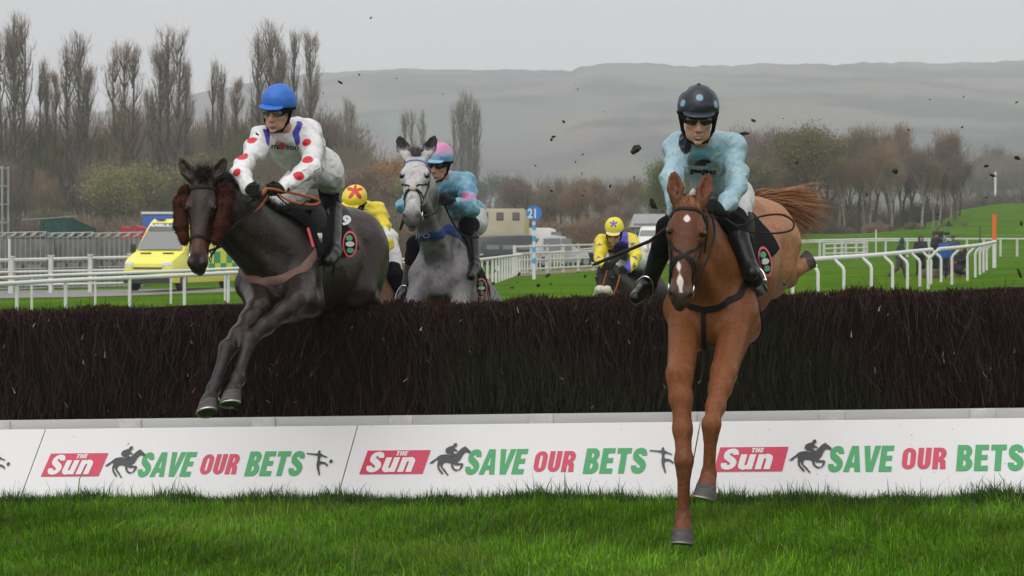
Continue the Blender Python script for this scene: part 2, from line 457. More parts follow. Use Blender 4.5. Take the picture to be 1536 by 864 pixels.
def node(n, t, **k):
    x = n.nodes.new(t)
    for a, v in k.items():
        if a[0] == 'i' and a[1:].isdigit(): x.inputs[int(a[1:])].default_value = v
        else: setattr(x, a, v)
    return x
def grass_mat(name, c1, c2, c3, far=False):
    m = bpy.data.materials.new(name); m.use_nodes = True; n = m.node_tree; b = n.nodes['Principled BSDF']
    b.inputs['Roughness'].default_value = 1; b.inputs['Specular IOR Level'].default_value = .0
    geo = node(n, 'ShaderNodeNewGeometry')
    t1 = node(n, 'ShaderNodeTexNoise'); t1.inputs['Scale'].default_value = .25 if far else .9; t1.inputs['Detail'].default_value = 8
    t2 = node(n, 'ShaderNodeTexNoise'); t2.inputs['Scale'].default_value = 6 if far else 30; t2.inputs['Detail'].default_value = 6
    for t in (t1, t2): n.links.new(geo.outputs['Position'], t.inputs['Vector'])
    r1 = node(n, 'ShaderNodeValToRGB'); r1.color_ramp.elements[0].position = .38; r1.color_ramp.elements[0].color = (*c1, 1)
    r1.color_ramp.elements[1].position = .62; r1.color_ramp.elements[1].color = (*c2, 1)
    n.links.new(t1.outputs['Fac'], r1.inputs['Fac'])
    x = node(n, 'ShaderNodeMix', data_type='RGBA'); r2 = node(n, 'ShaderNodeMapRange'); r2.inputs[1].default_value = .4; r2.inputs[2].default_value = .7; r2.inputs[4].default_value = .6
    n.links.new(t2.outputs['Fac'], r2.inputs[0]); n.links.new(r2.outputs[0], x.inputs[0])
    n.links.new(r1.outputs['Color'], x.inputs[6]); x.inputs[7].default_value = (*c3, 1)
    n.links.new(x.outputs[2], b.inputs['Base Color'])
    bp = node(n, 'ShaderNodeBump'); bp.inputs['Strength'].default_value = .6; bp.inputs['Distance'].default_value = .05
    n.links.new(t2.outputs['Fac'], bp.inputs['Height']); n.links.new(bp.outputs['Normal'], b.inputs['Normal'])
    return m
M_turf = grass_mat('turf', (.036, .108, .004), (.075, .160, .007), (.088, .140, .016), far=True)
M_soil = mat('turf_soil', (.022, .05, .010), .95, noise=(8, .8), c2=(.035, .05, .015), bump=(30, .6, .03))
def grid(name, ys, ts, mat_, xs=None, zoff=0, zfun=None):
    Y, T = np.meshgrid(np.asarray(ys, float), np.asarray(ts if xs is None else xs, float), indexing='ij')
    X = T*Y if xs is None else T
    Z = (zfun or gz)(X, Y)+zoff
    ny, nx = X.shape; idx = np.arange(ny*nx).reshape(ny, nx)
    F = np.stack([idx[:-1, :-1], idx[:-1, 1:], idx[1:, 1:], idx[1:, :-1]], -1).reshape(-1, 4)
    return mesh_np(name, np.stack([X, Y, Z], -1).reshape(-1, 3), F, mat_, smooth=True)
XS = np.concatenate([-np.geomspace(4000, 30, 60), np.linspace(-28, 28, 57), np.geomspace(30, 4000, 60)])
YS = np.concatenate([[-60, -20, 0], np.arange(4, 26, 1.), np.arange(27, 200, 3.), np.arange(205, 700, 10.), np.geomspace(720, 4200, 40)])
tag(grid('ground', YS, None, M_turf, xs=XS), kind='structure')

# the long hill behind
def hillz(X, Y):
    t = X/Y
    px = 768+t*FPX
    # ridge line of the photograph: y of skyline against x
    rx = np.array([-900, -300, 60, 200, 330, 400, 480, 600, 700, 856, 866, 900, 960, 1000, 1100, 1300, 1536, 1900, 2500])
    ry = np.array([330, 250, 170, 150, 122, 109, 98, 93, 94, 95.5, 88, 85, 84, 88, 87, 84, 82, 90, 160])
    ridge = (HOR-np.interp(px, rx, ry))/FPX*2600+CAMZ
    ridge = ridge+np.where(px > 850, 1.6, .8)*(np.sin(px*.21)+np.sin(px*.083+1)+np.sin(px*.41))*.6
    s = np.clip((Y-1250)/(2600-1250), 0, 1)
    prof = .17*np.clip(s*4, 0, 1)+.83*s**1.12
    z = ridge*prof
    n = np.sin(X*.006+Y*.003)*5+np.sin(X*.017-Y*.011)*3+np.sin(X*.0031+1)*6
    z = z+n*np.sin(np.pi*np.clip(s, 0, 1))
    z = np.where(Y > 2600, ridge-(Y-2600)*.08, z)
    return z-8
M_hill = bpy.data.materials.new('hillside'); M_hill.use_nodes = True
_n = M_hill.node_tree; _b = _n.nodes['Principled BSDF']; _b.inputs['Roughness'].default_value = .95; _b.inputs['Specular IOR Level'].default_value = .1
_g = node(_n, 'ShaderNodeNewGeometry'); _t = node(_n, 'ShaderNodeTexNoise'); _t.inputs['Scale'].default_value = .006; _t.inputs['Detail'].default_value = 9
_v = node(_n, 'ShaderNodeTexVoronoi'); _v.inputs['Scale'].default_value = .004; _v.feature = 'F1'
_n.links.new(_g.outputs['Position'], _t.inputs['Vector']); _n.links.new(_g.outputs['Position'], _v.inputs['Vector'])
_r = node(_n, 'ShaderNodeValToRGB'); _r.color_ramp.elements[0].position = .45; _r.color_ramp.elements[0].color = (.006, .005, .006, 1)
_r.color_ramp.elements[1].position = .55; _r.color_ramp.elements[1].color = (.12, .108, .082, 1)
_a = node(_n, 'ShaderNodeMix', data_type='RGBA', blend_type='MULTIPLY'); _a.inputs[0].default_value = .5
_n.links.new(_t.outputs['Fac'], _r.inputs['Fac']); _n.links.new(_r.outputs['Color'], _a.inputs[6]); _n.links.new(_v.outputs['Color'], _a.inputs[7])
_n.links.new(_a.outputs[2], _b.inputs['Base Color'])
tag(grid('hills', np.linspace(1250, 2900, 60), None, M_hill, xs=np.linspace(-2300, 2500, 420), zfun=hillz), kind='structure')
# haze: pale air filling the valley
hz = MB().box((0, 1500, 190), (6400, 3400, 430)).build('haze', None); tag(hz, kind='stuff')
hm = bpy.data.materials.new('haze_air'); hm.use_nodes = True; hn = hm.node_tree
for x in list(hn.nodes): hn.nodes.remove(x)
ho = hn.nodes.new('ShaderNodeOutputMaterial'); hv = hn.nodes.new('ShaderNodeVolumePrincipled')
hv.inputs['Color'].default_value = (.91, .93, 1, 1); hv.inputs['Density'].default_value = 0.00044
hn.links.new(hv.outputs[0], ho.inputs['Volume']); hz.data.materials.clear(); hz.data.materials.append(hm)

# ---------------------------------------------------------------- the steeplechase fence
def mud_specks(m, scale, thr, c, amt=.85):
    """scattered dried splashes on a material"""
    n = m.node_tree; b = n.nodes['Principled BSDF']; bc = b.inputs['Base Color']
    t = node(n, 'ShaderNodeTexNoise'); t.inputs['Scale'].default_value = scale; t.inputs['Detail'].default_value = 3; t.inputs['Roughness'].default_value = .7
    tc = node(n, 'ShaderNodeTexCoord'); n.links.new(tc.outputs['Object'], t.inputs['Vector'])
    mr = node(n, 'ShaderNodeMapRange'); mr.inputs[1].default_value = thr; mr.inputs[2].default_value = thr+.03; mr.inputs[4].default_value = amt
    n.links.new(t.outputs['Fac'], mr.inputs[0]); x = node(n, 'ShaderNodeMix', data_type='RGBA'); n.links.new(mr.outputs[0], x.inputs[0])
    if bc.is_linked: n.links.new(bc.links[0].from_socket, x.inputs[6])
    else: x.inputs[6].default_value = bc.default_value
    x.inputs[7].default_value = (*c, 1); n.links.new(x.outputs[2], bc)
def creases(m, scale, strength, dist, width=.10, distort=1.2):
    """thin sharp folds: a bump along the mid-level lines of a distorted noise"""
    n = m.node_tree; b = n.nodes['Principled BSDF']; nn = b.inputs['Normal']; prev = nn.links[0].from_socket if nn.is_linked else None
    tc = node(n, 'ShaderNodeTexCoord'); last = prev
    for s_, w_ in ((scale, width), (scale*2.3, width*1.3)):
        t = node(n, 'ShaderNodeTexNoise'); t.inputs['Scale'].default_value = s_; t.inputs['Detail'].default_value = 2; t.inputs['Distortion'].default_value = distort
        n.links.new(tc.outputs['Object'], t.inputs['Vector'])
        a = node(n, 'ShaderNodeMath', operation='SUBTRACT'); a.inputs[1].default_value = .5; n.links.new(t.outputs['Fac'], a.inputs[0])
        a2 = node(n, 'ShaderNodeMath', operation='ABSOLUTE'); n.links.new(a.outputs[0], a2.inputs[0])
        mr = node(n, 'ShaderNodeMapRange', interpolation_type='SMOOTHSTEP'); mr.inputs[1].default_value = 0; mr.inputs[2].default_value = w_; mr.inputs[3].default_value = 1; mr.inputs[4].default_value = 0
        n.links.new(a2.outputs[0], mr.inputs[0])
        bp = node(n, 'ShaderNodeBump'); bp.inputs['Strength'].default_value = strength; bp.inputs['Distance'].default_value = dist*scale/s_
        n.links.new(mr.outputs[0], bp.inputs['Height'])
        if last: n.links.new(last, bp.inputs['Normal'])
        last = bp.outputs['Normal']
    n.links.new(last, nn)
def fd(x): return 14.95-0.18*x                            # distance of the birch front face
FT = math.atan(-0.18); FU = Vector((math.cos(FT), math.sin(FT), .026)).normalized()      # along the fence
FN = Vector((math.sin(FT), -math.cos(FT), 0)).normalized()                                 # towards the camera
def FP(u, out, z):
    """point u metres along the fence, out metres towards the camera, z above the ground line"""
    return Vector((0, fd(0), 0))+FU*u+FN*out+Vector((0, 0, z))
M_birch = mat('birch_twigs', (.05, .03, .03), .85, attr='Col', spec=.08)
M_core = mat('birch_core', (.010, .007, .007), .95, spec=.1, noise=(25, .8), c2=(.02, .012, .012), bump=(40, 1, .05))
fence = empty('steeplechase_fence', FP(0, -.3, 0), 'long dark birch fence being jumped, packed brushwood over a white board', 'fence')
U0, U1 = -7.5, 7.5
ZB, ZT = .50, 1.355
rings = []
for u in np.linspace(U0, U1, 40):
    h = ZT-.05+.02*math.sin(u*2.1)
    rings.append([FP(u, -.04, ZB), FP(u, -.06, h-.08), FP(u, -.12, h), FP(u, -.52, h), FP(u, -.6, h-.1), FP(u, -.66, 0)])
MB().loft(rings).build('brushwood_core', M_core, fence)
def twigs(n, ufun, zfun, outfun, lfun, leanx, leany, wid, cols, name):
    u = RNG.uniform(U0, U1, n); 
    if ufun is not None: u = ufun(n)
    z = zfun(n); out = outfun(n, z); L = lfun(n); top_ = z > ZT-.3; z = z+np.where(top_, .012*np.sin(u*3.3)+.010*np.sin(u*7.9+1)+.008*np.sin(u*19), 0)
    L = np.minimum(L, np.maximum(.03, ZT+.015+RNG.exponential(.012, n)-z)) if wid > .0015 else L
    dx = RNG.normal(0, leanx, n); dy = RNG.normal(0, leany, n); bend = RNG.normal(0, .07, n)
    # patches lean together
    dx += .12*np.sin(u*1.7+np.sin(z*5)*1.5)+.07*np.sin(u*5.1+2)
    base = np.array(FP(0, 0, 0))+u[:, None]*np.array(FU)+out[:, None]*np.array(FN)+np.stack([0*z, 0*z, z], -1)
    d = dx[:, None]*np.array(FU)+dy[:, None]*np.array(FN)+np.array([0, 0, 1.]); d /= np.linalg.norm(d, axis=1)[:, None]
    side = np.cross(d, np.array(FN)+RNG.normal(0, .5, (n, 3))); side /= np.linalg.norm(side, axis=1)[:, None]
    w = wid*RNG.uniform(.6, 1.5, n)
    mid = base+d*L[:, None]*.5+bend[:, None]*L[:, None]*side*.5
    tip = base+d*L[:, None]
    V = np.stack([base-side*w[:, None], base+side*w[:, None], mid-side*w[:, None]*.8, mid+side*w[:, None]*.8, tip-side*w[:, None]*.2, tip+side*w[:, None]*.2], 1).reshape(-1, 3)
    b = np.arange(n)[:, None]*6
    F = np.concatenate([b+np.array([0, 1, 3, 2]), b+np.array([2, 3, 5, 4])])
    c = np.array(cols)[RNG.integers(0, len(cols), n)]
    # stain patches: greenish and purple zones along the fence
    g = np.clip(np.sin(u*1.1+.6)+np.sin(u*2.7+z*3)*.7-(z-.75)*1.6, 0, 1)[:, None]
    c = c*(1-g*.75)+np.array([.019, .024, .012])*g*.75*RNG.uniform(.6, 1.5, n)[:, None]
    c = c*RNG.uniform(.35, 1.9, n)[:, None]*A_([1.05, .93, .98])
    return V, F, np.repeat(c, 6, axis=0)
def tw_build(sets, name):
    V = []; F = []; C = []; o = 0
    for v, f, c in sets: V.append(v); F.append(f+o); C.append(c); o += len(v)
    return mesh_np(name, np.concatenate(V), np.concatenate(F), M_birch, fence, attrs={'Col': np.concatenate(C)})
dk = [(.020, .011, .010), (.018, .011, .013), (.014, .009, .013), (.012, .009, .008), (.024, .014, .010), (.008, .006, .006)]
lt = [(.055, .042, .034), (.07, .05, .038), (.04, .03, .03)]
sets = [twigs(100000, None, lambda n: RNG.uniform(ZB-.02, ZT-.25, n), lambda n, z: RNG.uniform(-.07, .03, n)-.03*(z-.5), lambda n: RNG.uniform(.08, .24, n), .12, .07, .0026, dk, 't'),
        twigs(80000, None, lambda n: RNG.uniform(ZT-.22, ZT-.055, n), lambda n, z: RNG.uniform(-.6, .02, n), lambda n: RNG.uniform(.02, .055, n), .5, .5, .0032, [(.034, .016, .012), (.026, .012, .011), (.018, .010, .009), (.045, .024, .017)], 't'),
        twigs(6000, None, lambda n: RNG.uniform(ZB, ZT-.15, n), lambda n, z: RNG.uniform(0, .04, n), lambda n: RNG.uniform(.08, .3, n), .4, .12, .0011, lt, 't'),
        twigs(170, None, lambda n: RNG.uniform(ZB, ZT-.1, n), lambda n, z: RNG.uniform(.01, .04, n), lambda n: RNG.uniform(.02, .05, n), .6, .1, .004, [(.25, .20, .12), (.18, .15, .09)], 't'),
        twigs(150, None, lambda n: RNG.uniform(ZT-.06, ZT-.03, n), lambda n, z: RNG.uniform(-.6, 0, n), lambda n: RNG.uniform(.05, .12, n), .45, .45, .0014, [(.03, .018, .015)], 't')]
tw = tw_build(sets, 'brushwood')
# white toe board
M_wht = mat('white_painted_timber', (.52, .52, .52), .6, noise=(5, .35), c2=(.40, .40, .39), bump=(30, .3, .004), stretch=(.3, 1, 3))
M_wht2 = mat('dirty_white_timber', (.60, .60, .59), .7, noise=(16, .6), c2=(.44, .43, .41), bump=(30, .3, .004))
for k in range(-7, 8):
    u0 = k*1.0-.78
    MB().box(FP(u0+.5, .045, .455), (.985, .07, .13), M=Matrix((FU, -FN, Vector((0, 0, 1)))).transposed()).build('toe_board', M_wht, fence, bevel=.006)
    MB().box(FP(u0, .058, .452), (.17, .07, .138), M=Matrix((FU, -FN, Vector((0, 0, 1)))).transposed()).build('joint_plate', M_wht2, fence, bevel=.006)

# ---------------------------------------------------------------- advertising boards
HORSE_SIL = [(-1.00,-.10),(-.86,.02),(-.72,.12),(-.62,.22),(-.50,.30),(-.30,.33),(-.05,.30),(.10,.33),(.24,.36),(.42,.56),(.52,.66),(.60,.68),(.62,.74),(.67,.68),(.78,.60),(.92,.48),(.93,.40),(.86,.38),(.72,.44),(.64,.40),(.56,.28),(.50,.12),(.44,.02),(.34,-.03),(.42,-.10),(.58,-.10),(.66,-.14),(.62,-.30),(.50,-.44),(.42,-.46),(.50,-.34),(.55,-.20),(.42,-.19),(.26,-.20),(.16,-.10),(.20,-.30),(.32,-.40),(.44,-.40),(.40,-.48),(.26,-.46),(.10,-.32),(.04,-.10),(-.14,-.06),(-.28,-.06),(-.34,-.16),(-.32,-.30),(-.18,-.42),(-.08,-.56),(.02,-.66),(-.06,-.68),(-.16,-.56),(-.30,-.42),(-.42,-.28),(-.46,-.14),(-.50,-.22),(-.46,-.34),(-.34,-.48),(-.24,-.60),(-.32,-.62),(-.44,-.50),(-.56,-.34),(-.60,-.16),(-.58,0),(-.64,.08),(-.72,.02),(-.84,-.10)]
RIDER_SIL = [(-.20,.36),(-.30,.48),(-.26,.62),(-.10,.70),(.04,.74),(.08,.84),(.18,.88),(.24,.80),(.22,.72),(.14,.68),(.14,.60),(.30,.50),(.30,.44),(.12,.50),(.06,.44),(.20,.34),(.06,.18),(-.02,.20),(.04,.34)]
PLAYER_SIL = [(-.06,1.0),(.02,1.05),(.09,1.0),(.08,.90),(.16,.84),(.36,.74),(.58,.66),(.60,.60),(.36,.66),(.16,.72),(.12,.50),(.18,.40),(.46,.36),(.60,.28),(.74,.16),(.68,.10),(.54,.20),(.40,.26),(.18,.24),(.16,.12),(.20,-.06),(.26,-.26),(.30,-.40),(.22,-.42),(.14,-.24),(.04,-.04),(-.04,.24),(-.02,.50),(-.06,.74),(-.30,.78),(-.80,.84),(-.80,.90),(-.30,.86),(-.08,.86)]
BALL_SIL = [(.86+.11*math.cos(a*.6283), .40+.11*math.sin(a*.6283)) for a in range(10)]
M_board = mat('white_board', (.66, .66, .665), .38, noise=(2.5, .25), c2=(.60, .60, .61), bump=(3, .15, .01)); mud_specks(M_board, 26, .70, (.16, .13, .09))
M_red = mat('print_red', (.52, .025, .075), .4); M_grn = mat('print_green', (.03, .30, .09), .4)
M_blk = mat('print_charcoal', (.028, .028, .03), .4); M_wp = mat('print_white', (.66, .66, .66), .4)
BZ0, BZ1, BO0, BO1 = -.10, .462, .53, .15           # bottom and top height, bottom and top distance out from the birch
def BP(u, v, lift=0):
    """point on the sloping board face, v = 0..1 up the slope"""
    nrm = Vector((0, 0, 1))*(BO0-BO1)+FN*(BZ1-BZ0); nrm.normalize()
    return FP(u, BO0+(BO1-BO0)*v, BZ0+(BZ1-BZ0)*v)+nrm*lift
SL = math.hypot(BZ1-BZ0, BO0-BO1)                     # slope length in metres
def flat(parts, name, m, u0, parent, lift=.004, t=.0015):
    """lay printed shapes (u, metres up the slope) on the board"""
    V = []; F = []
    for v, f in parts:
        b = len(V); k = len(v)
        V += [BP(u0+a, c/SL, lift) for a, c in v]
        F += [tuple(b+i for i in q) for q in f]
    return mesh_np(name, [tuple(v) for v in V], F, m, parent)
def poly(pts): return fill2d([pts])
bd_labels = ['white sloping advertising board at far left, mostly out of frame', 'white sloping sponsor board below the dark horse, second from the left',
             'white sloping sponsor board in the middle, left of the chestnut horse', 'white sloping sponsor board right of the chestnut front legs']
seams = [-2.36*2+.9-.03, -2.36+.9-.26, .62-.245+.02, 0, 0]
seams = [-5.80, -3.47, -1.150, 1.26, 3.72]      # u of the left edges
seam_w = [2.33, 2.32, 2.41, 2.46]
for i in range(4):
    u0 = seams[i]; wd = seam_w[i]
    bd = empty('advertising_board', FP(u0+wd/2, BO0, BZ0), bd_labels[i], 'advertising board', 'advertising boards along the foot of the fence')
    skew = .075                                        # the seams lean a little
    lo, hi = u0+.004, u0+wd-.004
    t = .018
    vs = [BP(lo, 0), BP(hi, 0), BP(hi+skew, 1), BP(lo+skew, 1), BP(lo, 0, -t), BP(hi, 0, -t), BP(hi+skew, 1, -t), BP(lo+skew, 1, -t)]
    MB().add(vs, [(0,1,2,3),(7,6,5,4),(0,4,5,1),(1,5,6,2),(2,6,7,3),(3,7,4,0)]).build('panel', M_board, bd)
    k = wd/2.36
    y = .290; sh_ = (.0, .065, .075, .115)[i]; x0 = .065*k+sh_
    # red masthead plate, white letters, silhouettes, slogan
    flat([([(x0, y), (x0+.44*k, y), (x0+.475*k, y+.185), (x0+.035*k, y+.185)], [(0, 1, 2, 3)])], 'masthead_plate', M_red, u0, bd)
    flat([word2d('Sun', x0+.032*k, y+.014, .158, sx=1.02*k, shear=.22, track=.06), word2d('THE', x0+.235*k, y+.142, .034, sx=1.25, shear=.2, track=.05)], 'masthead_lettering', M_wp, u0, bd, lift=.007)
    hx = x0+.62*k; hs_ = .150
    flat([poly([(hx+a*hs_*.98, y+.095+b*hs_*1.08) for a, b in HORSE_SIL])], 'horse_emblem', M_blk, u0, bd, lift=.008)
    flat([poly([(hx+a*hs_*.98, y+.095+b*hs_*1.08) for a, b in RIDER_SIL])], 'rider_emblem', M_blk, u0, bd, lift=.0105)
    flat([word2d('SAVE', .785*k+sh_, y-.008, .195, sx=.78*k, shear=.15)], 'slogan_lettering', M_grn, u0, bd)
    flat([word2d('OUR', 1.255*k+sh_, y+.008, .160, sx=.88*k, shear=.10)], 'slogan_lettering', M_red, u0, bd)
    flat([word2d('BETS', 1.595*k+sh_, y-.008, .195, sx=.83*k, shear=.10)], 'slogan_lettering', M_grn, u0, bd)
    px_ = 2.12*k+sh_
    flat([poly([(px_+a*.112, y+.048+b*.135) for a, b in PLAYER_SIL]), poly([(px_+a*.112, y+.048+b*.135) for a, b in BALL_SIL])], 'footballer_emblem', M_blk, u0, bd, lift=.008)

# ---------------------------------------------------------------- foreground turf

def blades(n, area, hmean, wid, cols, clump=1.):
    (x0, x1, y0, y1) = area
    x = RNG.uniform(x0, x1, n); y = RNG.uniform(y0, y1, n)
    nz = np.sin(x*3.1+np.sin(y*2.3)*1.3)*np.sin(y*3.7+np.sin(x*1.9)) ; nz2 = np.sin(x*11+y*7)*np.sin(y*13-x*5)
    h = hmean*np.exp(RNG.normal(0, .38, n))*(1+.32*nz*clump+.30*nz2)
    z = gz(x, y)
    az = RNG.uniform(0, 2*np.pi, n); ln = np.abs(RNG.normal(.35, .3, n))
    # neighbouring blades lie the same way
    az = np.where(RNG.random(n) < .55, 2.5*np.sin(x*1.3+y*.7)+RNG.normal(0, .6, n), az)
    d = np.stack([np.cos(az), np.sin(az), 0*az], -1)
    s = np.stack([-np.sin(az+RNG.normal(0, .8, n)), np.cos(az), 0*az], -1)
    b = np.stack([x, y, z-.005], -1); w_ = wid*RNG.uniform(.6, 1.4, n)[:, None]
    p1 = b+d*(h*ln*.30)[:, None]+np.array([0, 0, 1.])*(h*.55)[:, None]
    p2 = b+d*(h*ln*1.05)[:, None]+np.array([0, 0, 1.])*(h*(1-.25*ln).clip(.3))[:, None]
    V = np.stack([b-s*w_, b+s*w_, p1-s*w_*.8, p1+s*w_*.8, p2], 1).reshape(-1, 3)
    k = np.arange(n)[:, None]*5
    T = np.concatenate([k+np.array([0, 1, 3]), k+np.array([0, 3, 2]), k+np.array([2, 3, 4])])
    c = np.array(cols)[RNG.integers(0, len(cols), n)]
    pt = (.5+.5*np.sin(x*1.7+2*np.sin(y*1.1))*np.sin(y*2.3+x*.6))[:, None]
    c = c*(.58+.62*pt)*RNG.uniform(.45, 1.5, n)[:, None]*(1+.22*nz2)[:, None]; yl = np.clip(np.sin(x*2.9+1.3*np.sin(y*1.9+2))*np.sin(y*1.4-x*.8)-.35, 0, 1)[:, None]; c = c*(1-yl*.5)+A_([.17, .20, .035])*yl*.5
    return V, T, np.repeat(c, 5, axis=0)
M_blade = mat('grass_blades', (.06, .12, .02), .55, attr='Col', spec=.12)
_bt = M_blade.node_tree; _tr = _bt.nodes.new('ShaderNodeBsdfTranslucent'); _ms = _bt.nodes.new('ShaderNodeMixShader'); _ms.inputs[0].default_value = .3
_at = [x for x in _bt.nodes if x.type == 'ATTRIBUTE'][0]; _bt.links.new(_at.outputs['Color'], _tr.inputs['Color'])
_out = [x for x in _bt.nodes if x.type == 'OUTPUT_MATERIAL'][0]
_bt.links.new(_bt.nodes['Principled BSDF'].outputs[0], _ms.inputs[1]); _bt.links.new(_tr.outputs[0], _ms.inputs[2]); _bt.links.new(_ms.outputs[0], _out.inputs['Surface'])
gc = [(.095, .240, .008), (.120, .280, .012), (.075, .200, .008), (.165, .305, .020), (.105, .255, .010)]
sets = [blades(420000, (-4.6, 4.6, 10.3, 15.6), .041, .0026, gc),
        blades(9000, (-4.6, 4.6, 10.3, 15.6), .07, .0022, [(.17, .17, .08), (.13, .14, .06)])]
# taller fringe along the foot of the boards
n = 26000; u = RNG.uniform(-4.4, 4.4, n); oo = np.abs(RNG.normal(0, .10, n))+BO0-.02
sets.append(blades(n, (0, 1, 0, 1), .048, .0028, [(.040, .095, .014), (.055, .115, .018), (.03, .08, .012)]))
v, t_, c_ = sets[-1]; v = v.reshape(n, 5, 3); base = v[:, :2].mean(1)
nb = np.array(FP(0, 0, 0))+u[:, None]*np.array(FU)+oo[:, None]*np.array(FN); nb[:, 2] = gz(nb[:, 0], nb[:, 1])
fr = (1+.35*np.sin(u*7)*np.sin(u*3.1+1)+.5*np.clip(np.sin(u*2.3+.4)-.75, 0, 1)*2.2)[:, None, None]
v = (v-base[:, None])*fr+nb[:, None]; sets[-1] = (v.reshape(-1, 3), t_, c_)
V = []; F = []; C = []; o_ = 0
for v, f, c in sets: V.append(v); F.append(f+o_); C.append(c); o_ += len(v)
tf = mesh_np('grass', np.concatenate(V), np.concatenate(F), M_blade, attrs={'Col': np.concatenate(C)})
tag(tf, 'lush green racecourse turf in front of the fence', 'grass', kind='stuff')
# ---------------------------------------------------------------- trees
def strips(b, d, L, w, curve=.15):
    """thin tapering strips from base points b along unit directions d (n,3), 4 verts each"""
    n = len(b)
    s = np.cross(d, RNG.normal(0, 1, (n, 3))); s /= np.linalg.norm(s, axis=1)[:, None]+1e-9
    c = s*RNG.normal(0, curve, n)[:, None]*L[:, None]
    m = b+d*(L*.5)[:, None]+c*.5; t = b+d*L[:, None]
    V = np.stack([b-s*w[:, None], b+s*w[:, None], m+s*w[:, None]*.7, m-s*w[:, None]*.7, t], 1)
    k = np.arange(n)[:, None]*5
    return V.reshape(-1, 3), np.concatenate([k+np.array([0, 1, 2]), k+np.array([0, 2, 3]), k+np.array([3, 2, 4])])
def joinVF(sets):
    V = []; F = []; o = 0
    for v, f in sets: V.append(v); F.append(f+o); o += len(v)
    return np.concatenate(V), np.concatenate(F)
def limb_mesh(paths):
    m = MB()
    for pts, r in paths: m.tube(pts, r, n=5, cap=False)
    return m
def unit(a): return a/(np.linalg.norm(a, axis=-1, keepdims=True)+1e-9)
def poplar(h, wd, n, seed, density=1., multi=1):
    """upright narrow tree: trunk mesh data, crown mesh data"""
    rg = np.random.default_rng(seed); paths = []; cb = []; cd = []; cL = []
    leaders = [(rg.normal(0, .25*wd), rg.normal(0, .25*wd), h*rg.uniform(.75, 1)) for _ in range(multi)]
    leaders[0] = (0, 0, h)
    for lx, ly, lh in leaders:
        top = np.array([lx*1.3+rg.normal(0, .15), ly*1.3, lh])
        pts = [Vector((0, 0, -.3)), Vector((lx*.4, ly*.4, lh*.15)), Vector((lx, ly, lh*.5)), Vector((lx*1.2, ly*1.2, lh*.8)), Vector(top)]
        paths.append((pts, [.014*lh, .011*lh, .007*lh, .004*lh, .001*lh]))
        nb = int(34*density)
        for i in range(nb):
            f = rg.uniform(.12, .93); z0 = lh*f; a = rg.uniform(0, 2*np.pi)
            env = wd*.5*(1-abs(f-.38)**1.5*1.1)*rg.uniform(.6, 1.05)/ (1 if multi == 1 else 1.3)
            L = lh*rg.uniform(.12, .26)*(1.1-f*.6)
            b = np.array([lx*min(1, f*2), ly*min(1, f*2), z0]); e = b+np.array([math.cos(a)*env, math.sin(a)*env, L])
            if e[2] > lh*.99: e[2] = lh*.99
            m = b*.4+e*.6+np.array([math.cos(a)*env*.25, math.sin(a)*env*.25, -L*.06])
            paths.append(([Vector(b), Vector(m), Vector(e)], [.0035*lh, .002*lh, .0006*lh]))
            k = int(n/nb/len(leaders)); q = rg.uniform(.15, 1, k)[:, None]
            pb = b+(e-b)*q+rg.normal(0, .07*wd, (k, 3))
            cb.append(pb); dd = np.stack([np.cos(a)*.22+rg.normal(0, .22, k), np.sin(a)*.22+rg.normal(0, .22, k), np.ones(k)], -1)
            cd.append(unit(dd)); cL.append(rg.uniform(.4, 1.5, k)*h/22)
    V, F = strips(np.concatenate(cb), np.concatenate(cd), np.concatenate(cL), np.full(sum(map(len, cb)), .018*h/22)*rg.uniform(.5, 1.4, sum(map(len, cb))))
    return limb_mesh(paths), V, F
